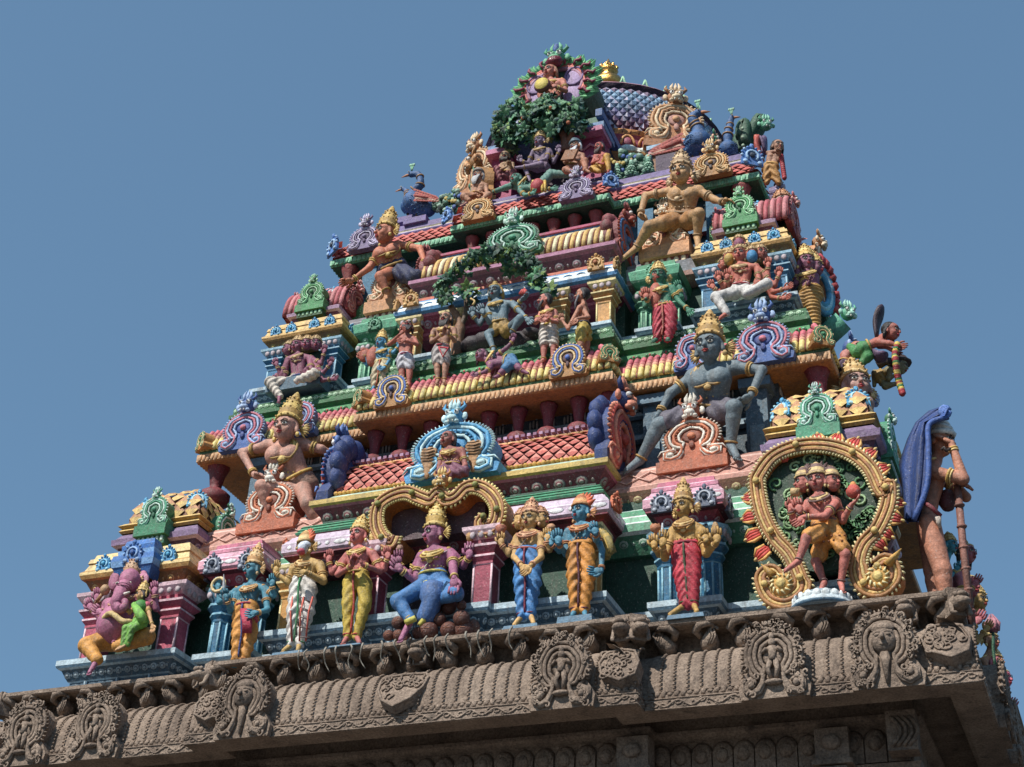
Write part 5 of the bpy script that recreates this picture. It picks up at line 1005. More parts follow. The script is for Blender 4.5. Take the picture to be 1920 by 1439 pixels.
# 7 gold with blue trousers
t, J = figure('standing_statue', 'golden many headed statue in light blue trousers with crossed hands', 'statue', fD, .38, .3, dict(hd=(370, 380), nk=(365, 465), ch=(360, 560), pv=(340, 700), s1=(255, 540), s2=(460, 520),
    A=[dict(p=[(245, 550), (170, 690, .03), (95, 600, -.05), (100, 500, -.05)]), dict(p=[(250, 570), (220, 720, -.08), (290, 800, -.3), (340, 880, -.3)]), dict(p=[(465, 560), (470, 720, -.08), (370, 800, -.32), (300, 880, -.32)]), dict(p=[(475, 540), (545, 650, .03), (525, 560, -.05), (530, 470, -.05)])],
    L=[dict(p=[(295, 760), (280, 960, -.03), (290, 1270, 0), (220, 1350, -.12)]), dict(p=[(400, 750), (405, 960, 0), (370, 1260, 0), (400, 1335, -.12)])]),
    dict(skin='#c59a58', cloth='#3f80bc', stripe='#7a2438', hem='#7a2c40', crown='tall', look=(-.2, -1, -.05), thread=1, ch=.9, gold=('#b87c58', '#dca87c'), belt='#a84c3c', heads=[((285, 390, .08), (-1, -.1, 0), .85, dict(ch=.6)), ((470, 375, .08), (1, -.3, 0), .85, dict(ch=.6))]), GS)
item(t, 'hand_items', lambda m: [m.lathe(J((95, 480, -.05)), [(.03, -.05), (.09, .06), (.07, .08)], '#b46a50', n=9), m.ell(J((560, 440, -.05)), (.07, .05, .05), '#c08a60')])
# 8 blue skinned with orange dhoti
t, J = figure('standing_statue', 'blue skinned statue with orange crest and orange dhoti, one palm raised', 'statue', fD, .42, .3, dict(hd=(840, 310), nk=(845, 405), ch=(845, 500), pv=(835, 650), s1=(735, 480), s2=(955, 445),
    A=[dict(p=[(725, 490), (700, 690, -.03), (630, 590, -.25), (625, 440, -.25)], hs=1.35), dict(p=[(720, 490), (640, 660, .05), (565, 600, -.08), (560, 500, -.08)]), dict(p=[(970, 470), (1035, 660, 0), (1030, 850, -.1), (900, 850, -.2)], hs=1.3), dict(p=[(960, 470), (985, 560, -.12), (975, 500, -.3), (960, 430, -.3)])],
    L=[dict(p=[(785, 690), (775, 900, -.04), (785, 1220, 0), (760, 1260, -.1)]), dict(p=[(900, 680), (905, 900, -.02), (870, 1220, 0), (880, 1260, -.1)])]),
    dict(skin='#4789a2', cloth='#d58a24', stripe='#5a2438', hem='#6a2438', crown='fan', fanc='#d0602e', look=(-.45, -1, 0), thread=1, gold=('#b0683c', '#d89a5c'), belt='#d8922c'), GS)
item(t, 'wing_fan', lambda m: [m.tube([J((1000+22*q, 430+25*q, .15)), J((1060+20*q, 520+40*q, .2)), J((1080+10*q, 740-20*q, .2))], .05, '#b89a48' if q % 2 else '#8a7a3c', n=5) for q in range(5)])
# 9 gold with red dhoti
t, J = figure('standing_statue', 'golden statue with tall crown in crimson pleated dhoti beside the blue pillars', 'statue', fE, .64, .31, dict(hd=(415, 325), nk=(430, 430), ch=(440, 550), pv=(445, 725), s1=(335, 535), s2=(570, 520),
    A=[dict(p=[(325, 550), (240, 800, -.08), (215, 680, -.3), (235, 570, -.3)], t=1.2, hs=1.3), dict(p=[(320, 550), (190, 770, .03), (135, 700, -.12), (130, 580, -.12)], t=1.1), dict(p=[(590, 560), (640, 760, -.05), (740, 650, -.25), (740, 540, -.25)], t=1.25, hs=1.3), dict(p=[(600, 560), (660, 720, .0), (640, 640, -.25), (620, 560, -.25)], t=1.3)],
    L=[dict(p=[(385, 780), (390, 960, -.03), (430, 1260, 0), (290, 1350, -.15)]), dict(p=[(510, 780), (520, 960, 0), (515, 1250, 0), (550, 1320, -.14)])]),
    dict(skin='#b98f42', cloth='#b8283c', stripe='#3c4a2c', hem='#4a5a34', crown='tall', look=(-.3, -1, -.08), fem=1, ch=1.15, belt='#8a2434', gold=('#b08240', '#d8b26c'), fold=(.035, 8, 5), skirt=1), GS)
item(t, 'hand_items', lambda m: [m.lathe(J((150, 560, -.12)), [(.02, -.12), (.025, .0), (.07, .03), (.075, .1)], '#b8744c', n=8)]+[m.tube([J((150+q*28, 510, -.12)), J((150+q*34, 470, -.12))], [.02, .005], '#b8744c', n=5) for q in (-1, 0, 1)]+[m.tube([J((216, 600, -.3)), J((216, 470, -.3))], [.03, .01], '#b4bcc0', n=5), m.ell(J((725, 520, -.25)), (.05, .04, .1), '#a8804c')])
# 10 three headed dancer
t, J = figure('dancing_statue', 'pink three headed dancer in spotted orange shorts inside the flaming ring', 'statue', g3_, .68, .3, dict(hd=(1298, 75), nk=(1305, 140), ch=(1315, 210), pv=(1345, 330), s1=(1250, 190), s2=(1395, 180),
    A=[dict(p=[(1400, 195, -.05), (1340, 265, -.25), (1220, 270, -.3), (1150, 330, -.3)], t=1.1), dict(p=[(1245, 200), (1190, 290, -.05), (1200, 240, -.2), (1180, 175, -.2)], hs=1.3), dict(p=[(1240, 200), (1160, 290, .05), (1145, 230, -.05), (1160, 160, -.05)]), dict(p=[(1405, 185, .05), (1440, 290, .02), (1490, 200, -.12), (1560, 135, -.12)], t=1.1, pn=(0, -.3, 1))],
    L=[dict(p=[(1320, 345, -.1), (1235, 390, -.3), (1190, 520, -.3), (1120, 570, -.38)], bare=True), dict(p=[(1350, 370, .08), (1290, 520, .05), (1335, 640, 0), (1315, 690, -.1)], bare=True), dict(p=[(1390, 350), (1455, 480, -.1), (1430, 640, -.02), (1440, 685, -.12)], bare=True)]),
    dict(skin='#bd6a5c', cloth='#cc8a34', shorts=.75, crown='fan', fanc='#6a4c48', look=(-.15, -1, -.05), hair='#3a2c2c', gold=('#7a5a54', '#d8b878'), heads=[((1222, 85, .05), (-1, -.6, 0), .9), ((1378, 80, .05), (.9, -.6, 0), .9)]))
item(t, 'hand_items', lambda m: [m.ell(J((1500, 125, -.14)), (.1, .08, .1), '#c04a3a'), m.ell(J((1500, 100, -.14)), (.05, .05, .08), '#dc8a3c'), m.tube([J((1150, 130, -.1)), J((1195, 130, -.1))], [.06, .06], '#c8a46c', n=7)]); 
item(t, 'spots', lambda m: [m.ell(J((1290+i*17+(i*37 % 13), 350+(i*29) % 60, -.13-.02*(i % 3))), (.02, .02, .015), '#8a4a1c', nu=5, nv=3) for i in range(10)])
# 11 man with blue shawl
t, J = figure('standing_statue', 'brown moustached man shading his eyes under a blue shawl at the right corner', 'statue', fF, 1.35, .43, dict(hd=(395, 300), nk=(375, 400), ch=(385, 510), pv=(325, 740), s1=(355, 470, -.2), s2=(365, 470, .3),
    A=[dict(p=[(370, 480, -.2), (545, 520, -.2), (470, 300, -.2), (360, 245, -.15)], t=1.15, hs=1.2, pn=(0, 0, -1)), dict(p=[(390, 500, .3), (560, 630, .15), (500, 545, 0), (560, 555, -.05)], pn=(0, 0, -1))],
    L=[dict(p=[(330, 800, -.12), (415, 1080, -.15), (445, 1300, -.1)], bare=True, t=1.25), dict(p=[(320, 800, .2), (350, 1080, .15), (370, 1300, .1)], bare=True, t=1.1)]),
    dict(skin='#b4765a', look=(1, -.25, -.15), crown='turban', tc='#d6d2c8', back=1, gem=1, bulk=.8))
o_ = COL.objects
item(t, 'moustache', lambda m: [m.tube(curve([J((410, 340, -.28)), J((425, 325, -.3)), J((440, 345, -.3)), J((465, 330, -.25))], 3), .02, '#241a18', n=5)])
item(t, 'loincloth', lambda m: [m.tube([J((300, 660, -.36)), J((345, 690, -.4)), J((405, 745, -.3))], .03, '#8a3038', n=6), m.tube([J((385, 750, -.3)), J((400, 820, -.25))], [.05, .02], '#c8b8a8', n=6), m.ell(J((445, 650, .1)), (.12, .1, .17), '#5c2a30')])
def cloak(m):
    rows_ = []
    for (a, b) in (((450, 85), (400, 75)), ((430, 130), (330, 100)), ((325, 170), (250, 170)), ((325, 260), (200, 270)), ((330, 380), (165, 370)), ((325, 500), (150, 440)), ((300, 620), (165, 560)), ((265, 760), (180, 760))):
        rows_.append([J((a[0]*(1-f)+b[0]*f, a[1]*(1-f)+b[1]*f, -.38+.1*math.sin(f*13)+.75*f**1.5)) for f in np.linspace(0, 1, 11)]+[J((b[0]+25-10*(f), b[1]+10, .42+.2*f)) for f in (0, .5, 1)])
    vs = [p for r in rows_ for p in r]; n_ = len(rows_[0])
    m.add(vs, [(i*n_+k, i*n_+k+1, (i+1)*n_+k+1, (i+1)*n_+k) for i in range(len(rows_)-1) for k in range(n_-1)], '#26427c')
    m.add([p+V(.0, .05, -.03) for p in vs], [(i*n_+k, (i+1)*n_+k, (i+1)*n_+k+1, i*n_+k+1) for i in range(len(rows_)-1) for k in range(n_-1)], '#243c70')
    m.tube(curve([J((240, 770, -.4)), J((320, 560, -.42)), J((330, 330, -.42)), J((330, 190, -.4)), J((400, 150, -.35)), J((450, 140, -.3))], 4), .04, '#35579a', n=6)
    for q in range(3): m.tube([J((430+30*math.cos(a+q)*(1-q*.3), 105+30*math.sin(a+q)*(1-q*.3), -.3)) for a in np.linspace(0, 6, 9)], .035, '#4a70b4', n=5)
item(t, 'shawl', cloak)
item(t, 'staff', lambda m: [m.tube([J((508, 560, -.05)), J((540, 900, -.08)), J((600, 1430, -.1))], .05, '#8a5a4c', n=7)]+[m.ell(J((508+(y-560)*.105, y, -.08)), (.07, .07, .035), '#8a5a4c') for y in range(680, 1430, 130)])
j1 = (1560, 540, 7.195); j3 = (1740, 1000, 3.789); j4 = (1380, 200, 5.993); j5 = (1440, 420, 5.533); j6 = (850, 250, 5.486)
GG = 'giant crouching guardians between the tiers'
# 1 elephant headed deity and consort on the left plinth
t, J = figure('seated_statue', 'pink elephant headed seated statue with round belly and orange garment on the left plinth', 'statue', fA, .62, .33, dict(hd=(590, 440), nk=(560, 560), ch=(520, 660), pv=(490, 930), s1=(400, 640), s2=(740, 590),
    A=[dict(p=[(390, 660), (330, 760, -.05), (240, 680, -.15), (215, 590, -.15)], t=1.2), dict(p=[(380, 650), (340, 680, .1), (290, 600, 0), (300, 540, 0)]), dict(p=[(400, 690, -.1), (370, 820, -.15), (330, 720, -.3), (300, 690, -.3)]), dict(p=[(750, 600), (830, 680, .05), (815, 540, -.05), (820, 440, -.05)])],
    L=[dict(p=[(400, 960, -.05), (205, 1010, -.3), (300, 1140, -.35), (230, 1255, -.45)], t=1.35), dict(p=[(560, 960), (740, 930, -.15), (480, 1020, -.3), (450, 980, -.35)], t=1.4)]),
    dict(skin='#ae6684', cloth='#c98a2c', crown='tall', look=(-.45, -1, -.1), belly=.95, bulk=1.5, ch=1.05, belt='#c8a04a', gold=('#b0805c', '#d8b088'), fold=(.008, 4, 3)))
def trunk(m):
    sk = '#ae6684'
    m.ell(J((590, 430, -.12)), (.17, .17, .2), sk, nu=12, nv=9); m.tube(curve([J((560, 470, -.28)), J((500, 560, -.4)), J((470, 640, -.42)), J((510, 690, -.42)), J((550, 650, -.42)), J((545, 600, -.4))], 5), [.12]*5+[.1]*5+[.085]*5+[.07]*5+[.055]*5+[.04], sk, n=9)
    for q in range(9): p = J((545-q*9, 490+q*17, -.36)); ring3(m, p, J((500, 600, -.4))-J((560, 450, -.3)), .115-q*.004, .115-q*.004, .008, '#8a4a68')
    for a, b in (((450, 430), .02), ((700, 420), -.02)): m.ell(J((a[0], a[1], .05)), (.1, .04, .17), sk, nu=10, nv=6)
    m.ell(J((700, 430, .02)), (.13, .03, .14), '#b87490', nu=10, nv=6); m.tube([J((520, 560, -.36)), J((550, 545, -.42)), J((590, 530, -.46))], [.03, .025, .012], '#e0d8cc', n=6)
    for x, y in ((590, 445), (480, 450)): m.ell(J((x, y, -.32)), (.035, .02, .022), '#e6dccb'); m.ell(J((x-4, y, -.34)), (.018, .01, .018), '#1c1718')
item(t, 'elephant_head', trunk); item(t, 'mace', lambda m: [m.tube([J((290, 620, -.05)), J((350, 540, -.05))], .03, '#a87a4c', n=6), m.ell(J((370, 510, -.05)), (.08, .08, .09), '#b08a60')])
item(t, 'sacred_snake', lambda m: m.tube(curve([J((340, 790, -.3)), J((420, 720, -.42)), J((520, 790, -.46)), J((600, 800, -.4)), J((590, 830, -.38))], 4), .045, '#c8ac6c', n=6))
fig2, J = figure('seated_statue', 'small golden woman in a green sari seated on the elephant headed figure’s knee', 'statue', fA, .3, .2, dict(hd=(700, 560), nk=(695, 620), ch=(690, 670), pv=(690, 780), s1=(640, 650), s2=(740, 640),
    A=[dict(p=[(750, 650), (770, 740, -.05), (795, 830, -.1), (800, 890, -.1)], hs=1.3), dict(p=[(640, 660), (590, 720, 0), (570, 690, -.05)])],
    L=[dict(p=[(660, 810), (560, 860, -.1), (530, 1010, -.1), (470, 1050, -.15)]), dict(p=[(710, 810), (610, 860, -.1), (570, 1000, -.1), (500, 1040, -.15)])]),
    dict(skin='#c49460', cloth='#6fae3a', crown='tall', look=(-.9, -.8, -.05), fem=1, hair='#2a2020', ch=.9, fold=(.03, 6, 4)))
item(fig2, 'blouse', lambda m: [m.ell(J((690, 670, -.02)), (.13, .12, .12), '#3f8a34', nu=10, nv=7), m.tube([J((630, 640, -.1)), J((690, 740, -.12)), J((720, 800, -.1))], [.05, .08, .05], '#7cbc44', n=7), m.ell(J((745, 655, 0)), (.07, .07, .07), '#c0506a')])
# 12-15 giants
figure('crouching_statue', 'giant light brown guardian with tall gold crown under the middle cornice, left', 'statue', h1, 2.0, .5, dict(hd=(680, 945, -.25), nk=(655, 1050, -.15), ch=(660, 1130, -.15), pv=(760, 1330, .1), s1=(545, 1060, -.1), s2=(800, 1050, 0),
    A=[dict(p=[(530, 1065, -.1), (360, 1110, -.1), (455, 1280, -.25), (600, 1300, -.3)], pn=(0, -.3, -1)), dict(p=[(810, 1055), (930, 1085, .1), (1010, 1120, .3)], hs=.8)],
    L=[dict(p=[(720, 1380), (500, 1350, -.3), (560, 1560, -.1)], bare=True), dict(p=[(800, 1380), (830, 1480, -.2), (960, 1700, .1)], bare=True)]),
    dict(skin='#b98672', crown='tall', look=(-.1, -1, -.05), ch=1.25, bulk=1.15, bare=1, cloth='#b08a74', fold=(.004, 1, 1), belt='#c8a03c', gold=('#a8843c', '#d4b45c'), tilt=.15, fem=1), GG)
figure('crouching_statue', 'giant dark grey guardian with gold necklace striding above the orange horseshoe, right', 'statue', h3, 2.0, .5, dict(hd=(652, 320, -.3), nk=(665, 430, -.15), ch=(655, 530, -.15), pv=(640, 720, .1), s1=(545, 500, -.1), s2=(815, 445, -.1),
    A=[dict(p=[(540, 510, -.1), (400, 610, -.15), (330, 740, -.2), (300, 800, -.2)], pn=(0, -.3, -1), hs=.8), dict(p=[(825, 445, -.1), (990, 460, -.15), (915, 630, -.3), (800, 700, -.3)], pn=(0, -.3, -1))],
    L=[dict(p=[(560, 740), (330, 815, -.25), (205, 1040, -.1), (120, 1105, -.25)], bare=True, t=1.1), dict(p=[(700, 750), (810, 700, -.35), (790, 945, -.15), (830, 1020, -.3)], bare=True, t=1.1)]),
    dict(skin='#68777e', crown='tall', look=(-.12, -1, -.12), ch=1.1, bulk=1.2, cloth='#5f5a66', fold=(.03, 5, 4), shorts=.7, lips='#c0453c', gold=('#a8803c', '#d4ac64'), tilt=.1, fem=1, bare=1), GG)
figure('crouching_statue', 'giant orange brown guardian with outstretched arm and navy garment, upper left', 'statue', h4, 3.45, .45, dict(hd=(890, 640, -.2), nk=(895, 715, -.1), ch=(900, 780, -.1), pv=(950, 910, .1), s1=(845, 770, -.1), s2=(990, 725, 0),
    A=[dict(p=[(840, 790, -.1), (770, 890, -.15), (640, 985, -.2), (520, 1005, -.2)], pn=(0, -.3, -1)), dict(p=[(1000, 720), (1150, 745, -.1), (1190, 870, -.2), (1180, 940, -.2)], pn=(0, -.3, -1))],
    L=[dict(p=[(930, 930), (850, 955, -.3), (900, 1070, -.2)], bare=True), dict(p=[(1010, 930), (1110, 960, -.3), (1200, 1060, -.1)], t=1.1)]),
    dict(skin='#c0704f', crown='tall', look=(-.75, -1, 0), ch=1.2, bulk=1.1, cloth='#2c3250', fold=(.03, 5, 4), gold=('#b08a3c', '#d8b45c'), fem=1), GG)
figure('crouching_statue', 'giant golden yellow guardian with one raised knee above the peach horseshoe, upper right', 'statue', i2, 3.45, .45, dict(hd=(508, 270, -.25), nk=(520, 360, -.1), ch=(525, 430, -.1), pv=(510, 600, .1), s1=(430, 400, -.1), s2=(640, 390, -.1),
    A=[dict(p=[(420, 400, -.1), (240, 430, -.1), (200, 580, -.25), (300, 630, -.3)], pn=(0, -.3, -1)), dict(p=[(650, 400, -.1), (760, 460, -.1), (830, 480, -.2), (890, 480, -.25)], pn=(0, -.3, -1))],
    L=[dict(p=[(460, 620), (270, 660, -.3), (175, 820, -.1), (85, 890, -.25)], bare=True, t=1.1), dict(p=[(570, 620), (640, 565, -.35), (630, 740, -.15), (635, 810, -.3)], bare=True, t=1.1)]),
    dict(skin='#b98c58', crown='tall', look=(-.05, -1, -.05), ch=1.0, bulk=1.1, cloth='#a8743c', shorts=.4, bare=1, fold=(.01, 5, 4), gold=('#9a7a54', '#d0b084'), lips='#b03c34'), GG)
G2T = 'statues standing on the middle cornice'
SB = dict(look=(-.1, -1, -.1))
t, J = figure('seated_statue', 'purple many headed seated statue with crossed white trousers on the left pavilion', 'statue', h1, 2.75, .27, dict(hd=(760, 345), nk=(765, 400), ch=(765, 460), pv=(765, 590), s1=(690, 440), s2=(860, 430),
    A=[dict(p=[(685, 450), (640, 560, 0), (610, 480, -.1), (600, 440, -.1)]), dict(p=[(690, 460), (660, 600, .05), (620, 540, 0), (600, 560, 0)]), dict(p=[(850, 440), (860, 540, -.15), (830, 500, -.3), (810, 520, -.3)], t=1.2), dict(p=[(870, 440), (930, 470, 0), (950, 390, -.05), (960, 350, -.05)]), dict(p=[(870, 460), (940, 540, 0), (990, 480, -.05), (1010, 440, -.05)]), dict(p=[(870, 480), (940, 590, -.1), (1000, 580, -.1)])],
    L=[dict(p=[(720, 610), (560, 600, -.2), (630, 700, -.2), (625, 745, -.3)], t=1.1), dict(p=[(800, 610), (880, 540, -.25), (760, 590, -.35)], t=1.1)]),
    dict(skin='#8a4a62', cloth='#cfc4b4', crown='tall', ch=.6, look=(-.2, -1, -.1), fem=1, belt='#4a5a90', heads=[((693, 370, .05), (-.9, -.8, 0), .9), ((825, 335, .02), (.2, -1, 0), .95), ((890, 335, .08), (.6, -1, 0), .95)], gold=('#b08a5c', '#dcbc84')))
item(t, 'pedestal', lambda m: m.box(J((770, 650, .1)), (1.1, .5, .25), '#4f6b7c'))
t, J = figure('standing_statue', 'half blue half salmon standing statue beside the bearded men, left', 'statue', h1, 2.3, .23, dict(hd=(1362, 320), nk=(1370, 365), ch=(1365, 400), pv=(1370, 475), s1=(1320, 380), s2=(1405, 380),
    A=[dict(p=[(1410, 390), (1415, 450, 0), (1385, 500, -.12), (1360, 500, -.12)]), dict(p=[(1320, 390), (1270, 460, 0), (1240, 400, -.05), (1230, 360, -.05)], c='#b4604a'), dict(p=[(1320, 395), (1260, 480, .05), (1215, 430, 0), (1205, 390, 0)], c='#b4604a'), dict(p=[(1410, 380), (1450, 390, 0), (1480, 350, 0)])],
    L=[dict(p=[(1340, 500), (1315, 560, 0), (1310, 635, 0), (1300, 650, -.1)]), dict(p=[(1385, 500), (1385, 560, 0), (1360, 630, 0), (1365, 645, -.1)])]),
    dict(skin='#4690b4', cloth='#bcae8a', crown='tall', ch=.95, look=(-.3, -1, -.1), belt='#d8b83c', stripe='#c86a4c'), G2T)
item(t, 'salmon_half', lambda m: [m.ell(J((1300, 420, 0)), (.12, .1, .2), '#b4604a', nu=10, nv=7), m.ell(J((1245, 410, 0)), (.12, .08, .14), '#a8563e', nu=10, nv=7)])
figure('standing_statue', 'bare chested man with hand raised to his dark beard wearing a grey loincloth', 'statue', h1, 2.08, .24, dict(hd=(1545, 205), nk=(1550, 260), ch=(1540, 320), pv=(1535, 430), s1=(1490, 285), s2=(1590, 290),
    A=[dict(p=[(1485, 290), (1420, 330, -.05), (1500, 255, -.2), (1530, 220, -.22)], t=.95), dict(p=[(1600, 295), (1620, 330, -.05), (1530, 305, -.25), (1490, 300, -.25)])],
    L=[dict(p=[(1510, 460), (1510, 540, 0), (1515, 620, 0), (1500, 640, -.1)], bare=1), dict(p=[(1565, 460), (1565, 540, 0), (1560, 615, 0), (1550, 635, -.1)], bare=1)]),
    dict(skin='#b46654', cloth='#b4b2b8', shorts=.45, bare=1, hair='#3c2420', beard=.35, beardc='#3f3a3e', look=(.5, -1, .5), gem=0, belt='#9a3c60'), G2T)
t, J = figure('standing_statue', 'long haired bearded ascetic with joined palms and red triangle on his loincloth', 'statue', h1, 2.08, .25, dict(hd=(1825, 150), nk=(1825, 200), ch=(1815, 250), pv=(1795, 370), s1=(1745, 235), s2=(1885, 225),
    A=[dict(p=[(1735, 245), (1725, 310, -.05), (1810, 250, -.25), (1830, 200, -.25)], pn=(1, -.2, 0)), dict(p=[(1890, 240), (1890, 305, -.05), (1845, 250, -.25), (1835, 200, -.25)], pn=(-1, -.2, 0))],
    L=[dict(p=[(1765, 400), (1765, 500, 0), (1770, 590, 0), (1760, 610, -.1)], bare=1), dict(p=[(1825, 400), (1825, 500, 0), (1815, 590, 0), (1815, 605, -.1)], bare=1)]),
    dict(skin='#a5755c', cloth='#a8a09c', shorts=.55, bare=1, hair='#34302f', beard=.4, look=(-.05, -1, 0), gem=1, belt='#b02c3c'), G2T)
item(t, 'triangle_mark', lambda m: m.tube([J((1775, 350, -.2)), J((1845, 355, -.2)), J((1805, 420, -.22)), J((1775, 350, -.2))], .018, '#b02434', n=4))
t, J = figure('dancing_statue', 'grey four armed dancing statue with gold jewellery under the green leafy garland', 'statue', i1, 2.2, .29, dict(hd=(512, 675), nk=(525, 740), ch=(545, 800), pv=(550, 930), s1=(475, 770), s2=(640, 760),
    A=[dict(p=[(470, 780), (400, 910, 0), (345, 850, -.1), (345, 760, -.1)]), dict(p=[(475, 790), (470, 900, -.1), (425, 830, -.3), (400, 770, -.3)], hs=1.3), dict(p=[(650, 770), (710, 830, -.15), (750, 870, -.3), (800, 920, -.3)], hs=1.2), dict(p=[(650, 760), (660, 790, .05), (710, 730, -.05), (760, 690, -.05)], pn=(0, 0, 1))],
    L=[dict(p=[(510, 960), (460, 985, -.15), (500, 1100, -.2), (500, 1150, -.3)], bare=1), dict(p=[(600, 970), (700, 870, -.3), (640, 970, -.25)], bare=1, t=1.1)]),
    dict(skin='#68808a', cloth='#a8843c', shorts=.3, bare=1, crown='knot', hair='#b08a3c', look=(-.1, -1, -.15), gold=('#a8883c', '#d8b45c'), fold=(.02, 5, 4)))
item(t, 'flame', lambda m: [m.tube([J((720+q*18, 690, -.08)), J((730+q*10, 660, -.08)), J((735, 640-abs(q)*-8, -.08))], [.04, .035, .005], '#c03a30', n=6) for q in (-1, 0, 1)])
item(t, 'axe', lambda m: m.tube(curve([J((345, 770, -.1)), J((360, 740, -.1)), J((330, 720, -.1))], 3), .02, '#c8a45c', n=5))
t, J = figure('lying_statue', 'small purple dwarf with blue loincloth crushed under the dancing statue', 'statue', i1, 1.98, .24, dict(hd=(410, 1150), nk=(450, 1180), ch=(490, 1200), pv=(620, 1190), s1=(475, 1230, -.1), s2=(500, 1160, .1),
    A=[dict(p=[(510, 1160, 0), (600, 1090, -.05), (645, 1040, -.05), (655, 1000, -.05)]), dict(p=[(480, 1240, -.1), (440, 1270, -.15), (390, 1285, -.15), (340, 1285, -.15)])],
    L=[dict(p=[(640, 1190, -.05), (690, 1240, -.1), (720, 1265, -.1), (760, 1280, -.1)], bare=1), dict(p=[(620, 1220, -.1), (560, 1275, -.15), (540, 1300, -.15), (510, 1310, -.15)], bare=1)]),
    dict(skin='#8a506c', cloth='#3f78a4', shorts=.5, bare=1, hair='#3c2c30', look=(-.4, -1, .2), bulk=1.1, fold=(.02, 5, 4)))
bo = thing('boulder', 'dark boulder behind the crushed dwarf and dancing statue', 'rock'); m = MB()
for q in ((360, 1080, 55), (700, 1060, 70), (790, 1010, 45), (450, 1050, 60), (600, 1050, 60)): m.ell(P(800+q[0]/3.998, 380+q[1]/3.998, 2.45), (q[2]*.0045, .25, q[2]*.003), '#3c3438', nu=10, nv=7)
m.build('rock', bo)
figure('standing_statue', 'pink bearded man with black hair and pleated white skirt right of the dancing statue', 'statue', i1, 2.05, .25, dict(hd=(885, 740), nk=(905, 800), ch=(905, 850), pv=(915, 950), s1=(860, 830), s2=(955, 820),
    A=[dict(p=[(860, 840), (815, 900, -.1), (880, 850, -.25), (920, 850, -.25)], t=1.1), dict(p=[(965, 830), (975, 900, 0), (900, 880, -.25), (840, 870, -.25)])],
    L=[dict(p=[(885, 980), (880, 1080, 0), (875, 1180, 0), (860, 1190, -.1)], bare=1), dict(p=[(945, 980), (955, 1080, 0), (945, 1175, 0), (940, 1185, -.1)], bare=1)]),
    dict(skin='#bb7060', cloth='#cfc4b8', shorts=.75, bare=1, hair='#2f2a2c', beard=.3, look=(-.9, -.7, 0), gem=1, belt='#c8b03c', fold=(.05, 9, 2)), G2T)
figure('standing_statue', 'thin man in profile with long grey beard and yellow loincloth beside the golden pillar', 'statue', i1, 2.05, .25, dict(hd=(1165, 700), nk=(1180, 760), ch=(1175, 810), pv=(1180, 940), s1=(1150, 790, -.15), s2=(1185, 790, .15),
    A=[dict(p=[(1140, 800, -.15), (1060, 945, -.25), (1020, 890, -.25), (1010, 860, -.25)], t=.85), dict(p=[(1180, 810, -.1), (1210, 860, -.2), (1130, 870, -.3), (1100, 900, -.3)])],
    L=[dict(p=[(1160, 970, -.1), (1155, 1060, -.1), (1150, 1130, -.1), (1130, 1150, -.15)], bare=1), dict(p=[(1195, 970, .1), (1200, 1060, .1), (1195, 1130, .1), (1185, 1145, .05)], bare=1)]),
    dict(skin='#b07458', cloth='#b8a03c', shorts=.6, bare=1, hair='#302a2a', beard=.75, beardc='#5a5a60', look=(-1, -.35, .05), back=1, gem=0, belt='#40445a'), G2T)
t, J = figure('standing_statue', 'half green half orange goddess in red pleated skirt before the small green roof', 'statue', i2, 2.5, .3, dict(hd=(338, 1035), nk=(350, 1110), ch=(365, 1170), pv=(385, 1290), s1=(300, 1140), s2=(430, 1120),
    A=[dict(p=[(300, 1150), (290, 1260, 0), (245, 1200, -.2), (245, 1120, -.2)], c='#b4604a', hs=1.3), dict(p=[(290, 1150), (240, 1260, .05), (225, 1190, 0), (240, 1100, 0)], c='#b4604a'), dict(p=[(440, 1130), (490, 1220, 0), (560, 1280, -.1), (590, 1330, -.1)]), dict(p=[(450, 1130), (510, 1190, .05), (500, 1130, 0), (480, 1080, 0)])],
    L=[dict(p=[(350, 1320), (340, 1420, 0), (330, 1500, 0), (300, 1520, -.1)]), dict(p=[(430, 1320), (430, 1420, 0), (410, 1500, 0), (410, 1510, -.1)])]),
    dict(skin='#34785c', cloth='#b43446', crown='tall', ch=.7, look=(.2, -1, -.15), fem=1, stripe='#b4604a', fold=(.05, 7, 6)), G2T)
item(t, 'orange_half', lambda m: [m.ell(J((325, 1030, -.03)), (.08, .1, .14), '#b4604a', nu=10, nv=7), m.ell(J((320, 1180, -.03)), (.12, .12, .26), '#b4604a', nu=10, nv=7)])
hs = [((942, 790, .05), (-.05, -1, 0), .85, dict()), ((868, 905, .05), (-.6, -1, 0), .85), ((1040, 880, .02), (.3, -1, 0), .9), ((1108, 870, .1), (.7, -1, 0), .9), ((828, 950, .15), (-1, -.5, 0), .75)]
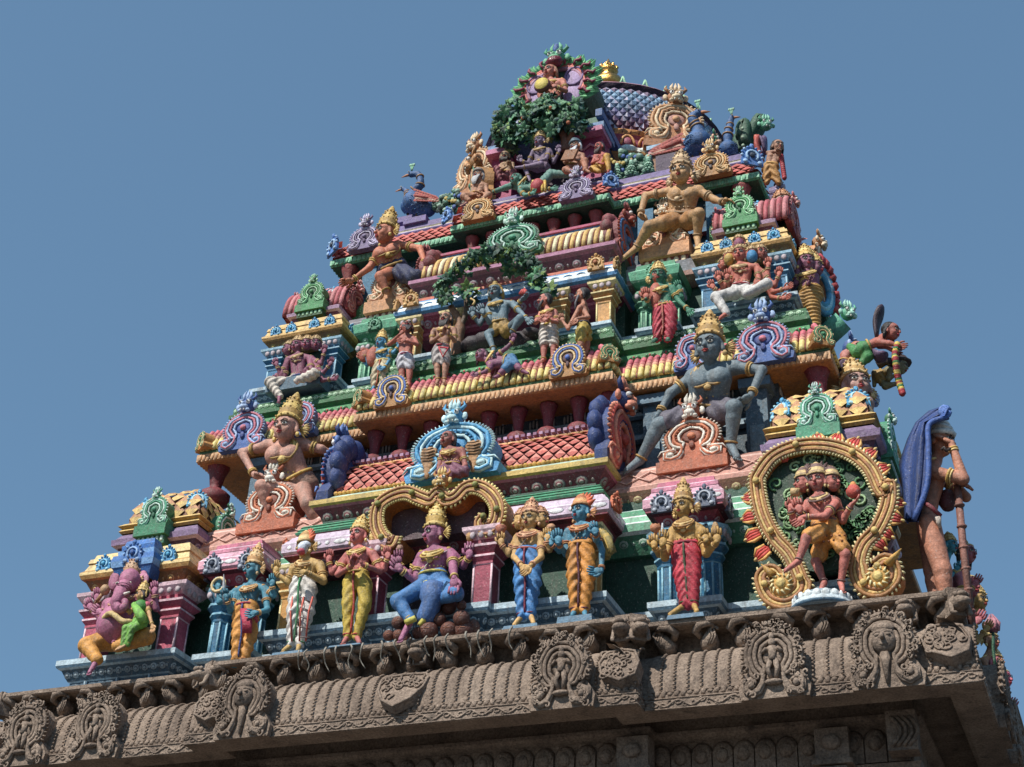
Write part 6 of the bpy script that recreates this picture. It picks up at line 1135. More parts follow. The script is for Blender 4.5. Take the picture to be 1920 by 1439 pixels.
t, J = figure('seated_statue', 'salmon many headed many armed seated statue in white trousers on the right pavilion', 'statue', i2, 2.7, .28, dict(hd=(950, 875), nk=(955, 940), ch=(965, 1010), pv=(955, 1130), s1=(890, 980), s2=(1070, 960),
    A=[dict(p=[(890, 990), (870, 1100, 0), (850, 1050, -.15), (860, 990, -.15)], hs=1.2), dict(p=[(885, 990), (830, 1120, .05), (790, 1060, -.05), (790, 1000, -.05)]), dict(p=[(885, 1000), (800, 1160, .1), (750, 1120, 0), (730, 1080, 0)]), dict(p=[(1080, 980), (1090, 1060, -.1), (1075, 1060, -.3), (1070, 1110, -.3)], hs=1.3), dict(p=[(1085, 980), (1160, 1030, 0), (1160, 960, -.05), (1165, 900, -.05)]), dict(p=[(1085, 990), (1210, 1100, 0), (1240, 1030, -.05), (1250, 980, -.05)]), dict(p=[(1085, 1000), (1200, 1150, .05), (1280, 1130, 0), (1320, 1110, 0)]), dict(p=[(1085, 1010), (1190, 1190, .1), (1260, 1200, 0), (1300, 1190, 0)])],
    L=[dict(p=[(910, 1160), (770, 1190, -.2), (850, 1310, -.2), (795, 1350, -.3)], t=1.1), dict(p=[(1010, 1160), (1150, 1090, -.25), (1000, 1160, -.35)], t=1.1)]),
    dict(skin='#bb6450', cloth='#ccc8c2', crown='tall', ch=.55, look=(-.05, -1, -.1), fem=1, belt='#b0464c', heads=hs, fold=(.015, 4, 3), gold=('#b08a5c', '#dcbc84'), stripe=None))
item(t, 'face_colours', lambda m: [m.ell(J((1040, 885, -.04)), (.095, .1, .12), '#3a86b4', nu=10, nv=8), m.ell(J((942, 795, .0)), (.088, .1, .115), '#8a4a62', nu=10, nv=8), m.ell(J((868, 908, 0)), (.088, .1, .115), '#b8943c', nu=10, nv=8)])
# right flank figure with columnar golden leg
t, J = figure('seated_statue', 'purple two headed statue on the right flank with column like golden leg', 'statue', j5, 3.5, .33, dict(hd=(400, 410), nk=(410, 490), ch=(420, 560), pv=(440, 720), s1=(370, 540), s2=(470, 550),
    A=[dict(p=[(370, 550), (400, 650, -.1), (420, 620, -.2)], t=1.3), dict(p=[(360, 550), (290, 620, 0), (300, 520, -.05), (300, 420, -.05)]), dict(p=[(350, 560), (260, 650, .05), (240, 560, 0), (250, 490, 0)])],
    L=[dict(p=[(440, 720, -.05), (460, 880, -.1), (490, 1060, -.1), (490, 1080, -.15)], t=1.2), dict(p=[(420, 720), (340, 800, -.1), (350, 880, -.1)])]),
    dict(skin='#8a5068', cloth='#c09040', crown='tall', ch=1.0, look=(.5, -1, 0), heads=[((490, 470, .1), (1, -.3, 0), .95)], fold=(.06, 14, 0)))
# blue chakra with flames behind it
dk = thing('sacred_disc', 'blue wheel edged with red flames on the right flank', 'wheel'); m = MB(); c = P(1440+560/5.533, 420+690/5.533, 3.9); R, U, N = frame((.9, -.6, 0))
for r, cl in ((.32, '#4fa0c4'), (.26, '#a8d4e4'), (.2, '#4fa0c4')): m.tube([c+R*r*.8*math.cos(a)+U*r*1.5*math.sin(a) for a in np.linspace(0, 6.28, 22)], .05, cl, n=6)
for i in range(11): a = -.6+i*.3; d = R*.8*math.cos(a)+U*1.5*math.sin(a); m.tube([c+d*.34, c+d*.42+U*.04, c+d*.52], [.1, .09, .02], '#b8383c', n=6)
m.build('wheel_rim', dk)
# top group
t, J = figure('seated_statue', 'violet grey seated statue with gold crown under the painted tree at the top', 'statue', j6, 3.95, .26, dict(hd=(890, 90), nk=(900, 150), ch=(905, 210), pv=(900, 330), s1=(830, 190), s2=(985, 180),
    A=[dict(p=[(820, 200), (770, 310, 0), (700, 290, -.1), (680, 240, -.1)]), dict(p=[(1000, 200), (1030, 300, 0), (1090, 190, -.05), (1085, 140, -.05)]), dict(p=[(990, 190), (950, 270, -.2), (860, 290, -.25)])],
    L=[dict(p=[(860, 350), (900, 320, -.25), (720, 350, -.3), (640, 355, -.3)], t=1.1), dict(p=[(950, 350), (740, 350, -.2), (770, 450, -.25), (790, 490, -.3)])]),
    dict(skin='#7a647e', cloth='#7a647e', crown='tall', ch=.8, look=(-.4, -1, -.1), bare=1, gold=('#a8884c', '#d0b070'), shorts=.3))
figure('seated_statue', 'white bearded sage with grey turban reading a brown book at the top right', 'statue', j6, 3.9, .25, dict(hd=(1255, 140), nk=(1265, 200), ch=(1265, 250), pv=(1230, 360), s1=(1200, 240), s2=(1330, 230),
    A=[dict(p=[(1200, 250), (1150, 300, -.1), (1190, 240, -.2)]), dict(p=[(1330, 240), (1340, 290, -.1), (1240, 270, -.25), (1200, 270, -.25)])],
    L=[dict(p=[(1270, 370), (1350, 290, -.2), (1360, 380, -.25), (1400, 400, -.3)]), dict(p=[(1220, 370), (1160, 380, -.2), (1220, 400, -.25)])]),
    dict(skin='#a87458', cloth='#a86a4c', crown='turban', tc='#5f7884', hair='#b8bcc0', beard=.5, look=(-.4, -1, -.1), gem=0, fold=(.02, 5, 5)))
m = MB(); c = P(850+1200/5.486, 250+225/5.486, 3.62); m.box(c, (.32, .05, .24), '#8a5a34', R=[unit(V(1, -.3, -.4)), unit(V(.3, 1, 0)), unit(V(.4, 0, 1))]); tag(m.build('book'), 'brown wooden book held by the turbaned sage at the top', 'book')
figure('seated_statue', 'red robed bearded sage with raised yellow knee at the right of the top group', 'statue', j6, 4.1, .22, dict(hd=(1500, 150), nk=(1510, 200), ch=(1515, 250), pv=(1500, 360), s1=(1460, 240), s2=(1570, 230),
    A=[dict(p=[(1460, 250), (1430, 310, -.1), (1480, 280, -.2)]), dict(p=[(1570, 240), (1590, 300, -.1), (1540, 310, -.2)])],
    L=[dict(p=[(1540, 360), (1580, 240, -.2), (1600, 380, -.2), (1590, 400, -.25)]), dict(p=[(1480, 360), (1430, 370, -.2), (1500, 395, -.25)])]),
    dict(skin='#b0564a', cloth='#c09030', hair='#3a2a2a', beard=.35, look=(-.5, -1, -.1), gem=0, fold=(.02, 5, 5)))
figure('seated_statue', 'old man with white beard seated at the left of the top group holding a club', 'statue', j6, 3.85, .25, dict(hd=(255, 440), nk=(265, 500), ch=(275, 550), pv=(240, 650), s1=(220, 540), s2=(335, 540),
    A=[dict(p=[(215, 550), (180, 640, -.05), (250, 620, -.2)]), dict(p=[(335, 550), (350, 640, -.05), (280, 620, -.25)])],
    L=[dict(p=[(220, 660), (110, 650, -.2), (160, 690, -.2)]), dict(p=[(280, 660), (360, 640, -.2), (300, 680, -.25)])]),
    dict(skin='#b07c5c', cloth='#b07c5c', hair='#b4b4b4', beard=.6, crown='turban', tc='#8a8078', look=(-.2, -1, .1), gem=0, fold=(.01, 5, 5)))
t, J = figure('lying_statue', 'green faced reclining demon with yellow cloth below the top group', 'statue', j6, 3.7, .26, dict(hd=(645, 480), nk=(680, 530), ch=(720, 560), pv=(860, 560), s1=(690, 590, -.1), s2=(730, 520, .1),
    A=[dict(p=[(690, 600, -.1), (740, 640, -.15), (800, 620, -.2)]), dict(p=[(740, 520, .1), (900, 580, -.1), (1010, 570, -.1), (1080, 575, -.1)])],
    L=[dict(p=[(880, 560, 0), (1000, 420, .1), (1200, 430, .15), (1240, 440, .1)], t=1.2), dict(p=[(840, 580, 0), (600, 540, .15), (420, 600, .2)], t=1.2, bare=1)]),
    dict(skin='#4a8270', cloth='#5a8478', look=(-.3, -1, .1), hair='#2c4a44', belt='#d0a838', fold=(.02, 5, 5)))
item(t, 'red_cloth', lambda m: [m.ell(J((865, 540, -.15)), (.14, .1, .16), '#b0343c', nu=9, nv=6)]+[m.tube([J((820+q*30, 490, -.15)), J((825+q*30, 600, -.2))], .03, '#d0a838', n=5) for q in (0, 3, 4)])
figure('seated_statue', 'crouching tan ascetic with head bent between the old man and the violet statue', 'statue', j6, 4.0, .22, dict(hd=(530, 240), nk=(545, 290), ch=(550, 330), pv=(540, 430), s1=(500, 330), s2=(610, 320),
    A=[dict(p=[(500, 335), (460, 390, -.05), (540, 350, -.2), (570, 300, -.2)]), dict(p=[(610, 330), (620, 390, -.05), (590, 330, -.2)])],
    L=[dict(p=[(520, 440), (450, 370, -.1), (480, 470, -.1)]), dict(p=[(570, 440), (620, 400, -.1), (600, 480, -.1)])]),
    dict(skin='#a5805a', cloth='#7c3a40', hair='#3a3432', beard=.2, look=(.2, -1, -.1), gem=0))
# drummer of the gable and the woman of the blue shell
t, J = figure('statue_bust', 'pink drummer with round yellow drum in front of the top gable', 'statue', i3, 4.35, .33, dict(hd=(1065, 385), nk=(1080, 460), ch=(1110, 520), pv=(1090, 640), s1=(1020, 500), s2=(1185, 470),
    A=[dict(p=[(1195, 480), (1215, 560, -.05), (1120, 520, -.25), (1070, 500, -.25)]), dict(p=[(1010, 510), (1000, 580, -.05), (1030, 520, -.2)])], L=[dict(p=[(1040, 660), (980, 600, -.1), (1000, 680, -.1)], bare=1)]),
    dict(skin='#b86c58', hair='#9a6a4c', look=(-.3, -1, -.05), gem=1))
m = MB(); c = P(820+993/5.05, 60+505/5.05, 4.0); m.lathe(c, [(.16, -.07, '#7a3a34'), (.18, 0, '#7a3a34'), (.15, .06, '#c8b03c'), (.02, .07, '#c8b03c')], '#b0a03c', n=18, A=[V(1, 0, 0), V(0, 0, 1), V(0, -1, 0)]); tag(m.build('drum'), 'round yellow drum held by the top drummer', 'drum')
figure('seated_statue', 'reddish woman seated cross legged in front of the sky blue shell', 'statue', h2, .82, .27, dict(hd=(478, 635), nk=(495, 690), ch=(505, 735), pv=(500, 820), s1=(450, 715), s2=(570, 705),
    A=[dict(p=[(445, 725), (425, 800, -.05), (420, 860, -.1)]), dict(p=[(575, 715), (590, 800, -.05), (545, 840, -.15)])],
    L=[dict(p=[(470, 830), (440, 850, -.2), (520, 850, -.25)]), dict(p=[(530, 830), (580, 840, -.2), (500, 860, -.25)])]),
    dict(skin='#a05c50', cloth='#7a4a5c', hair='#2c2226', fem=1, look=(-.3, -1, .05)))
# winged messengers on the right flank
def wingp(m, pts, c1, c2):
    m.tube(curve(pts, 4), [.04+.13*math.sin(math.pi*(i+1)/(4*(len(pts)-1)+2)) for i in range(4*(len(pts)-1)+1)], c1, n=8, flat=.35)
def wreath(J, pts):
    m = MB(); cc = curve([J(p) for p in pts], 5)
    for i, p in enumerate(cc): m.ell(p, (.055, .055, .06), ('#a8242f', '#a8242f', '#2f7a3c', '#d8b83c')[i % 4 if i % 7 else 3], nu=6, nv=5)
    return m
t, J = figure('winged_statue', 'winged figure with black hair and green garment leaning out from the right flank', 'statue', j1, 3.1, .3, dict(hd=(800, 600), nk=(700, 660), ch=(610, 730), pv=(450, 800), s1=(640, 730, -.12), s2=(650, 710, .15),
    A=[dict(p=[(660, 740, -.12), (780, 750, -.15), (870, 770, -.15)]), dict(p=[(640, 780, .1), (740, 790, 0), (840, 860, -.05)])],
    L=[dict(p=[(420, 820), (340, 870, 0), (250, 800, .1)], t=1.1), dict(p=[(450, 830), (480, 930, 0), (420, 1000, 0)])]),
    dict(skin='#a85c4c', cloth='#3f8a4a', hair='#1f1c1e', look=(1, -.3, -.15), back=1, fold=(.02, 4, 4), gem=0, bulk=.8))
wg = MB(); wingp(wg, [J((600, 680, 0)), J((600, 480, .1)), J((650, 330, .1)), J((685, 250, .1))], '#3c2c38', '#4a3444'); wg.build('wing', t); wg = MB(); wingp(wg, [J((540, 850, 0)), J((620, 930, .02)), J((700, 930, .04)), J((750, 900, .05))], '#5a4464', '#6a5474'); wg.build('wing', t)
tag(wreath(J, [(880, 770, -.2), (850, 900, -.2), (860, 1000, -.2), (880, 1150, -.15), (910, 1280, -.1), (950, 1420, -.1)]).build('flower_garland'), 'red yellow and green garland carried by the winged figures on the right', 'garland')
t, J = figure('winged_statue', 'khaki winged figure with brown hat crouching below the flying one', 'statue', j1, 3.6, .25, dict(hd=(925, 1075), nk=(860, 1100), ch=(760, 1110), pv=(650, 1180), s1=(790, 1120, -.1), s2=(800, 1100, .1),
    A=[dict(p=[(780, 1120, -.1), (770, 1230, -.1), (860, 1170, -.1)])], L=[dict(p=[(650, 1200), (720, 1330, -.05), (880, 1290, -.05), (900, 1290, -.05)], bare=1), dict(p=[(640, 1200), (580, 1150, 0), (570, 1320, 0)], bare=1)]),
    dict(skin='#857a52', hair='#3a2a24', look=(1, -.2, -.3), back=1, gem=0, cloth='#a8843c', bulk=.8, shorts=.4, bare=1))
item(t, 'hat', lambda m: [m.lathe(J((925, 1035, .05)), [(.17, 0), (.18, .03), (.13, .08), (.1, .13), (.02, .16)], '#3a2622', n=12), m.tube([J((620, 1050, 0)), J((720, 990, 0)), J((860, 1010, 0))], .08, '#3a2a2c', n=6)])
figure('statue_bust', 'bald pink figure with orange hair behind the winged messenger', 'statue', j1, 3.2, .26, dict(hd=(350, 830), nk=(270, 850), ch=(200, 900), pv=(180, 1050), s1=(170, 930, -.1), s2=(230, 900, .1),
    A=[dict(p=[(180, 940, -.1), (180, 1080, -.1), (200, 1180, -.15)])], L=[dict(p=[(180, 1060), (150, 1100), (120, 1150)])]),
    dict(skin='#b8766a', look=(.8, -1, .1), cloth='#4a3450', hair='#b07038', gem=0))
figure('statue_bust', 'large pink crowned head peeping over the right pavilion roof, middle tier', 'statue', j1, 3.0, .5, dict(hd=(330, 1340), nk=(320, 1480), ch=(320, 1580), pv=(330, 1800), s1=(250, 1560), s2=(400, 1560)),
    dict(skin='#b48a7c', look=(.5, -1, .1), crown='tall', ch=.9, gold=('#b8904c', '#dcbc7c')))
figure('statue_bust', 'large pale crowned head peeping over the red rolled pavilion roof, upper tier', 'statue', j4, 4.3, .42, dict(hd=(530, 1120), nk=(500, 1240), ch=(490, 1320), pv=(480, 1450), s1=(420, 1300), s2=(560, 1300)),
    dict(skin='#c09a86', look=(.7, -1, .05), crown='tall', ch=.7, gold=('#b0744c', '#cc9464')))
t, J = figure('winged_statue', 'tan winged figure with dark hair and red garland at the upper right edge', 'statue', j4, 4.9, .26, dict(hd=(470, 450), nk=(450, 510), ch=(430, 570), pv=(390, 690), s1=(390, 540), s2=(480, 530),
    A=[dict(p=[(480, 540), (500, 590, -.05), (490, 540, -.15)]), dict(p=[(380, 550), (360, 520, 0), (440, 500, -.1)])],
    L=[dict(p=[(400, 700), (450, 790, 0), (480, 860, 0)]), dict(p=[(370, 700), (350, 790, 0), (340, 850, 0)])]),
    dict(skin='#a0745a', cloth='#b8843c', hair='#2c2826', look=(.8, -1, -.2), gem=0))
wg = MB(); wingp(wg, [J((330, 520, .1)), J((300, 400, .1)), J((240, 380, .1))], '#6a5478', 0); wg.build('wing', t); wg = MB(); wingp(wg, [J((260, 340, 0)), J((240, 450, 0)), J((290, 600, 0))], '#b8483a', 0); wg.build('wing', t)
m = MB(); [m.ell(J((510+i*3.4, 560+i*24, -.1)), (.05, .05, .06), '#a8242f', nu=6, nv=5) for i in range(11)]; tag(m.build('flower_garland'), 'short red garland hanging at the upper right edge', 'garland')
# green monster on the right corner of the top terrace
mo = thing('monster_figure', 'green fanged monster with curled dark green tail on the top right corner', 'statue'); m = MB(); Q = lambda x, y, dy=0: P(1380+x/5.993, 200+y/5.993, 5.6+dy)
R, U, N = frame((.6, -1, 0)); lionface(m, Q(345, 260, -.2), R, U, N, .3, '#4a9c74', '#7fc0a0'); m.build('head', mo); m = MB()
for k_, L in enumerate(([(60, 350), (60, 250), (90, 190), (110, 260), (90, 420)], [(130, 560), (120, 400), (190, 260), (260, 130), (290, 200)], [(230, 600), (200, 470), (230, 330), (280, 230)], [(40, 520), (20, 420), (40, 330)])):
    m.tube(curve([Q(x, y, .1*k_-.1) for x, y in L], 4), .12, '#2f5a42', n=8)
for x, y in ((75, 250), (75, 350), (80, 440), (100, 520)): m.ell(Q(x, y, -.2), .04, '#9fb89a')
m.tube(curve([Q(230, 350, -.25), Q(250, 480, -.25), Q(290, 600, -.25)], 4), .11, '#b84a34', n=7, flat=.5); m.tube(curve([Q(320, 360, -.25), Q(320, 460, -.25), Q(290, 560, -.25)], 4), .11, '#5f4a70', n=7, flat=.5); m.build('body', mo)
# green lion brackets on the flank
for lab, cx, cy, Y in (('mint green lion mask beam end above the winged messenger', 1592, 600, 4.0),):
    b_ = thing('lion_bracket', lab, 'bracket'); m = MB(); R, U, N = frame((.8, -.8, 0)); c = P(cx, cy, Y); lionface(m, c, R, U, N, .3, '#5fae8c', '#a8dcc4'); m.build('lion_mask', b_); m = MB(); m.tube([c+V(-.5, .1, -.25), c+V(-.1, 0, 0)], .2, '#5fae8c', n=8); m.build('beam', b_)
# statues along the right flank, seen past the corner
GF = 'statues on the lower ledge of the right flank'
FL = [('blue green dwarf with tray on the right flank behind the staff', (1782, 1025), 2.3, '#3f9cae', '#3f9cae', None, .22), ('black haired pink figure in orange on the right flank, behind the staff', (1812, 1040), 2.65, '#b8646a', '#c8683c', '#1f1c1e', .3), ('dark haired figure with gold diadem in a green dress behind the staff', (1815, 1102), 3.8, '#b05c64', '#5aa83c', '#26202a', .36),
      ('gold covered figure with blue sash on the right flank', (1834, 1128), 4.3, '#b8924c', '#2c5a9c', None, .3), ('tan figure behind the lotus stem on the right flank', (1858, 1205), 6.0, '#b07a54', '#b08a44', None, .28), ('pink and teal figure on the right flank beyond the lotus', (1866, 1245), 6.9, '#b8606c', '#2f7a7c', None, .3),
      ('pink faced figure with wide brown hat on the right flank', (1880, 1275), 7.7, '#b85a6c', '#5a4a50', '#3a2c2a', .34), ('brown crouching figure at the far end of the right flank', (1886, 1330), 9.1, '#6a4238', '#5a3a34', '#241c1a', .34)]
for lab, (x, y), Y, sk, cl, hr, u in FL:
    c = P(x, y, Y); kz = 2787.5/np.linalg.norm(c-CAM)   # px per metre there
    s_ = u*kz; j = dict(hd=(0, 0), nk=(-.25*s_, .8*s_, .0), ch=(-.45*s_, 1.4*s_), pv=(-.4*s_, 2.9*s_), s1=(-.45*s_, 1.1*s_, -.3*u), s2=(-.35*s_, 1.1*s_, .3*u+.15),
        A=[dict(p=[(-.4*s_, 1.15*s_, -.6*u), (-.1*s_, 2.1*s_, -.6*u), (.35*s_, 1.5*s_, -.5*u)])], L=[dict(p=[(-.4*s_, 3.0*s_, -.2*u), (-.2*s_, 3.9*s_, -.2*u), (-.3*s_, 4.8*s_, -.2*u), (0, 4.9*s_, -.2*u)]), dict(p=[(-.4*s_, 3.0*s_, .3*u), (-.3*s_, 3.9*s_, .3*u), (-.3*s_, 4.8*s_, .3*u)])])
    figure('standing_statue', lab, 'statue', (x, y, 1.), Y, u, j, dict(skin=sk, cloth=cl, hair=hr, crown='knot' if hr else 'tall', ch=.7, look=(1, -.5, -.05), back=1, bulk=.8), GF)
lo = thing('lotus_flower', 'pink lotus bud on a tall green stem beyond the right corner', 'flower'); m = MB(); c = P(1861, 1172, 5.2); m.ell(c, (.09, .09, .13), '#b06a78', nu=8, nv=6)
for i in range(6): a = i*1.05; m.tube([c+V(.07*math.cos(a), .07*math.sin(a), -.1), c+V(.09*math.cos(a), .09*math.sin(a), .02), c+V(.02*math.cos(a), .02*math.sin(a), .17)], [.03, .035, .006], '#c07c88', n=5)
m.build('bud', lo); m = MB(); m.tube(curve([c, c+V(-.02, 0, -.25), P(1862, 1215, 5.2), P(1866, 1250, 5.2)], 3), .025, '#2f5f44', n=5); m.build('stem', lo)
# ================================================================== peacocks
def peacock(label, frm, Y, s, sgn, body, neck, headp, tail, wing, crest=True):
    ox, oy, kz = frm; Jp = lambda x, y, dy=0: P(ox+x/kz, oy+y/kz, Y+dy)
    o = thing('peacock', label, 'bird', group='painted peacocks on the top terrace'); m = MB(); B = '#2f5a8c'
    prims = [(Jp(*body[0]), Jp(*body[1]), body[2], body[3])]; nk = curve([Jp(*p) for p in neck], 4)
    for a, b, i in zip(nk[:-1], nk[1:], range(99)): f = i/len(nk); prims.append((a, b, (.05*(1-f)+.032)*s, (.05*(1-f)+.03)*s))
    h = Jp(*headp); prims.append((nk[-1], h, .05*s, .062*s)); v, f = snet(prims, .02, .05); m.add(v, [tuple(q) for q in f], B)
    
    rr_ = random.Random(7); vv = v[rr_.sample(range(len(v)), min(260, len(v)))]; ctr = (prims[0][0]+prims[0][1])/2
    for p in vv:
        if np.linalg.norm(p-ctr) < body[2]*1.2:
            nn = unit(p-ctr); t1 = unit(np.cross(nn, V(0, 0, 1))); t2 = np.cross(nn, t1); m.tube([p+nn*.012+t1*.04*math.cos(q)+t2*.035*math.sin(q) for q in (3.3, 4, 4.7, 5.4, 6.1)], .007, rr_.choice(('#7fa8d0', '#24486c', '#5a88b8')), n=3)
    bt = m.build('body', o); m = MB()
    for q in (-.07, .08): f0 = ctr+V(q, 0, -body[2]*.9); m.tube([f0, f0+V(.02, -.02, -.22)], .025, '#8a6a4c', n=5); m.ell(f0+V(.02+.04*sgn, -.04, -.23), (.06, .05, .02), '#8a6a4c')
    m.box(ctr+V(0, 0, -body[2]*.9-.3), (.5, .4, .14), '#6f5f92'); m.build('legs', o); m = MB(); m.tube([h+V(.03*sgn, 0, 0)*s, h+V(.1*sgn, -.02, -.02)*s, h+V(.19*sgn, -.03, -.05)*s], [.03*s, .025*s, .005], '#b8784c', n=6); m.build('beak', o)
    m = MB(); m.ell(h+V(.03*sgn, -.07*s, .02), .018, '#e8e0d0'); m.ell(h+V(.03*sgn, -.08*s, .02), .01, '#141414')
    for q in (.25, .55, .8): p = nk[int(q*(len(nk)-1))]; ring3(m, p, nk[min(int(q*(len(nk)-1))+1, len(nk)-1)]-p, (.105-.06*q)*s+.012, (.105-.06*q)*s+.012, .016, '#a8804c')
    m.build('neck_rings', o)
    if crest:
        m = MB()
        for q in (-1, 0, 1): m.tube([h+V(0, 0, .06*s), h+V(.03*q, 0, .2*s)], .012, '#6fa884', n=4); m.ell(h+V(.04*q, 0, .23*s), (.03, .02, .04), '#8fc0a0', nu=6, nv=4)
        m.build('crest', o)
    m = MB(); wp = [Jp(*p) for p in wing]; a, b = wp[0], wp[1]; d = b-a
    ud = unit(d); side = V(0, 0, 1)
    for r_ in range(5):
        for i in range(9):
            f = (i+.5*(r_ % 2))/9; q_ = a+d*f+V(0, -.03-.012*(4-r_), (.5-r_*.24)*.22*s*(1-f*.75)); L = .07*s
            m.add([q_-ud*L*.6, q_+side*L*.45-V(0, .012, 0), q_+ud*L*1.1-V(0, .03, 0), q_-side*L*.45-V(0, .012, 0), q_-V(0, .03, 0)], [(0, 3, 4), (3, 2, 4), (2, 1, 4), (1, 0, 4)], ('#a8483c', '#b8564a', '#c0685a', '#d0a088', '#a8483c')[r_])
    m.tube([a, a*.5+b*.5-V(0, .02, 0), b], [.09*s, .08*s, .02], '#9c4238', n=7, flat=.5)
    m.build('wing', o); m = MB(); tp = [Jp(*p) for p in tail]; a, b = tp[0], tp[1]; d = b-a; rr = random.Random(1)
    for r_ in range(6):
        for i in range(10): f = i/9; p = a+d*f+V(0, rr.uniform(-.05, .1), (.5-r_/5)*.42*s*(.5+.5*f)); m.tube([p, p+d*.12+V(0, 0, .02), p+d*.17+V(0, 0, -.02)], [.05*s, .06*s, .01], '#2f5f4a' if (i+r_) % 3 else '#8fb09c', n=5); 
    for i in range(8): m.ell(b+V(rr.uniform(-.2, .2), -.06, rr.uniform(-.15, .2))*s, (.05, .03, .05), '#3f62a4' if i % 2 else '#b8a04c')
    m.build('tail', o); return o
peacock('blue peacock with raised head and pale crest at the upper left edge', h4, 4.4, 1.1, -1, ((1105, 400), (1200, 440, .05), .24, .2), [(1080, 370, -.05), (1110, 310, -.08), (1150, 270, -.1), (1150, 210, -.1), (1130, 185, -.1)], (1085, 190, -.1), [(1250, 420), (1420, 400)], [(1120, 360, -.22), (1290, 390, -.18)])
o_ = peacock('blue peacock peering left beneath the raised one at the upper left edge', h4, 4.75, .9, -1, ((1060, 430, .05), (1110, 440, .15), .16, .16), [(1065, 380), (1060, 340), (1045, 310)], (1025, 300, 0), [(1300, 400, .2), (1400, 380, .2)], [(1150, 400, .1), (1250, 410, .1)], False)
peacock('large blue peacock with red wing on the right of the top terrace', i4, 4.5, 1.35, 1, ((1090, 770), (1040, 830, .1), .24, .22), [(1090, 690, -.05), (1070, 640, -.05), (1040, 590, -.1), (1045, 555, -.1)], (1085, 535, -.12), [(700, 960, .1), (480, 960, .2)], [(960, 780, -.28), (720, 870, -.2)])
peacock('distant blue peacock seen from behind near the green monster', i4, 5.2, 1.0, 1, ((1330, 830), (1345, 870, .1), .18, .17), [(1330, 760), (1330, 700), (1345, 640), (1350, 600)], (1360, 575), [(1250, 950, .3), (1200, 960, .3)], [(1300, 860, .2), (1250, 890, .2)])
# ================================================================== painted stucco trees
def leafmass(name, parent, blobs, n, size, cols, seed=1):
    """clusters of pointed leaves fanned round many small twigs"""
    rr = random.Random(seed); m = MB()
    for i in range(n//6):
        c, r = rr.choice(blobs)
        while True:
            q = V(rr.uniform(-1, 1), rr.uniform(-1, 1), rr.uniform(-1, 1))
            if q@q <= 1: break
        p = c+q*r*1.08; ax = unit(q+V(rr.gauss(0, .4), -.6+rr.gauss(0, .3), rr.gauss(0, .5))); e1 = unit(np.cross(ax, V(.3, .2, .9))); e2 = np.cross(ax, e1); col = rr.choice(cols); k = rr.choice((5, 6, 7)); s = size*rr.uniform(.55, 1.7)
        for j in range(k):
            an = 2*math.pi*(j+rr.uniform(-.2, .2))/k; d = unit(e1*math.cos(an)+e2*math.sin(an)+ax*rr.uniform(-.1, .5)); w = unit(np.cross(ax, d)); L = s*rr.uniform(.8, 1.3)
            m.add([p, p+d*L*.5+w*L*.34-ax*.01, p+d*L*1.15-ax*.02, p+d*L*.5-w*L*.34-ax*.01, p+d*L*.55+ax*.03], [(0, 1, 4), (1, 2, 4), (2, 3, 4), (3, 0, 4)], col if rr.random() < .8 else rr.choice(cols))
    return m.build(name, parent)
GRL = ['#2f6a4a', '#27583c', '#4a8a5c', '#1f4638', '#62996c', '#2a5a56', '#7a9a4a', '#356e44']
tr = thing('stucco_tree', 'painted tree with dense dark green crown and orange fruit above the seated violet statue', 'tree')
z3 = lambda x, y, Y=4.15: P(820+x/5.05, 60+y/5.05, Y)
bl = [(z3(q[0], q[1]+35, 4.1+q[3]), V(q[2]*.8, .3, q[2]*.72)) for q in ((680, 760, .3, 0), (760, 700, .22, 0), (640, 880, .24, 0), (700, 960, .26, 0), (800, 850, .3, -.1), (900, 720, .26, -.1), (950, 820, .32, -.15), (1060, 660, .25, 0), (1100, 760, .3, -.1), (1200, 700, .24, 0), (1270, 800, .28, 0), (1330, 860, .22, 0), (1100, 900, .26, 0), (880, 980, .22, 0), (1340, 700, .14, 0), (620, 800, .16, 0), (600, 960, .15, .05), (700, 1040, .15, .05), (1000, 700, .2, -.1), (1220, 880, .2, 0))]
leafmass('crown', tr, bl, 2300, .088, GRL, 2); m = MB()
m.tube(curve([z3(1215, 1130, 4.25), z3(1215, 1040, 4.2), z3(1180, 950, 4.15), z3(1110, 880, 4.1)], 4), [.1]*5+[.08]*4+[.05]*4, '#7a4a34', n=8); m.tube(curve([z3(1220, 1060, 4.2), z3(1270, 980, 4.15), z3(1310, 880, 4.1)], 4), .05, '#8a5234', n=7); m.build('trunk', tr); m = MB()
for i, (x, y) in enumerate(((810, 820), (1240, 860), (1070, 720))): m.ell(z3(x, y, 3.8), (.045, .04, .045), '#b8602c')
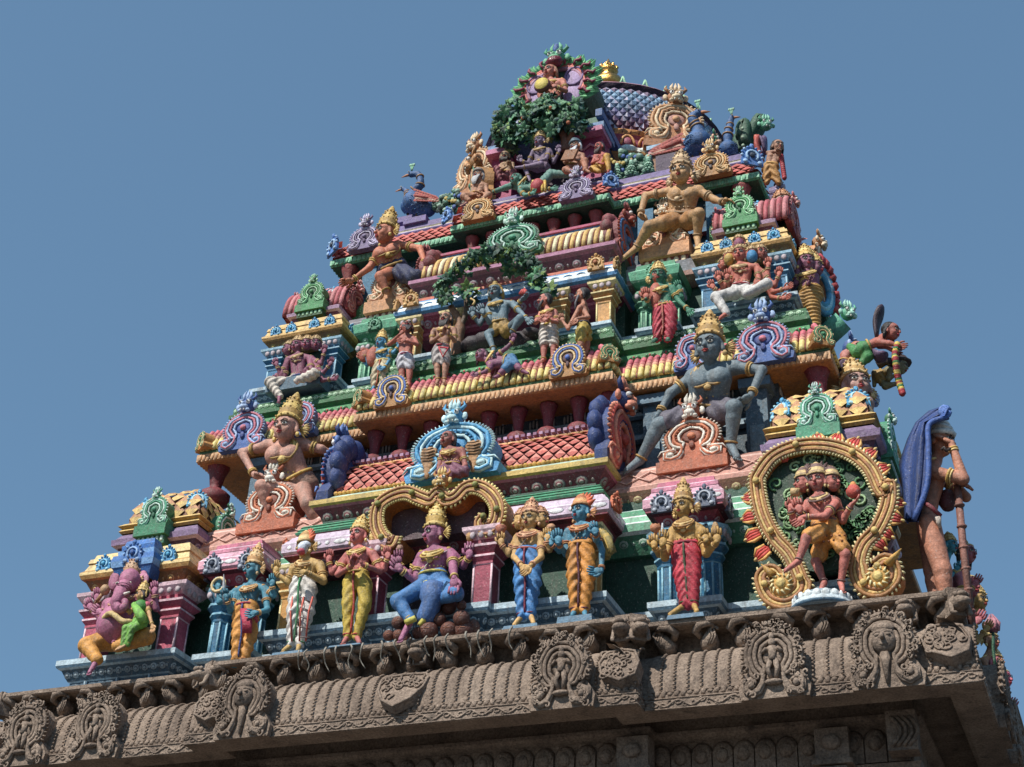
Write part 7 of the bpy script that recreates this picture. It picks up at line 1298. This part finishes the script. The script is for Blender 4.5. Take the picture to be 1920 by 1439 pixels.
m.build('fruit', tr)
gd = thing('leafy_garland', 'green stucco vine arching over the grey dancing statue in the middle tier', 'vine'); zi = lambda x, y, Y=2.35: P(800+x/3.998, 380+y/3.998, Y)
pts = [(150, 740), (110, 640), (170, 560), (260, 480), (350, 410), (450, 370), (560, 370), (660, 370), (740, 400), (790, 470), (850, 540), (870, 620), (930, 680)]
cc = curve([zi(*p) for p in pts], 5); bl = [(p, V(.09, .12, .085)) for p in cc]+[(zi(x, y), V(.09, .1, .13)) for x, y in ((560, 430), (600, 480), (680, 430), (470, 430), (230, 680), (120, 700), (180, 720), (790, 560), (820, 600), (600, 400), (520, 390), (690, 470), (320, 540), (330, 620), (350, 700))]
leafmass('leaves', gd, bl, 1350, .08, GRL+['#6a8a34'], 5); m = MB(); m.tube(cc, .04, '#3f4f34', n=6); m.tube(curve([zi(180, 780, 2.5), zi(250, 900, 2.55), zi(230, 1050, 2.55), zi(240, 1180, 2.5)], 4), [.06]*5+[.1]*4+[.12]*4, '#8a6040', n=8); m.tube(curve([zi(290, 620, 2.5), zi(300, 800, 2.55), zi(250, 950, 2.55)], 4), .05, '#6a5238', n=7); m.build('stem', gd)

for i_, (px, py, r, lab) in enumerate(((1157, 318, .13, 'small pale green tiered stucco shrub nearest the central dormer'), (1184, 312, .17, 'pale green tiered stucco shrub in the middle of the three'), (1216, 306, .17, 'pale green tiered stucco shrub under the red peacock wing'))):
    c = P(px, py+22, 4.5); m = MB()
    for k in range(6):
        for a in np.linspace(0, 6.28, 10)[:-1]: rr_ = r*(1-k*.15); m.tube([c+V(0, 0, k*.075), c+V(rr_*.6*math.cos(a+k), rr_*.6*math.sin(a+k), k*.075+.03), c+V(rr_*math.cos(a+k), rr_*math.sin(a+k), k*.075-.02)], [.03, .035, .008], '#8fb8a0' if k % 2 else '#4f8068', n=4)
    m.ell(c+V(0, 0, .45), (.03, .03, .05), '#b89060'); tag(m.build('stucco_shrub'), lab, 'shrub', 'tiered shrubs beside the dome')
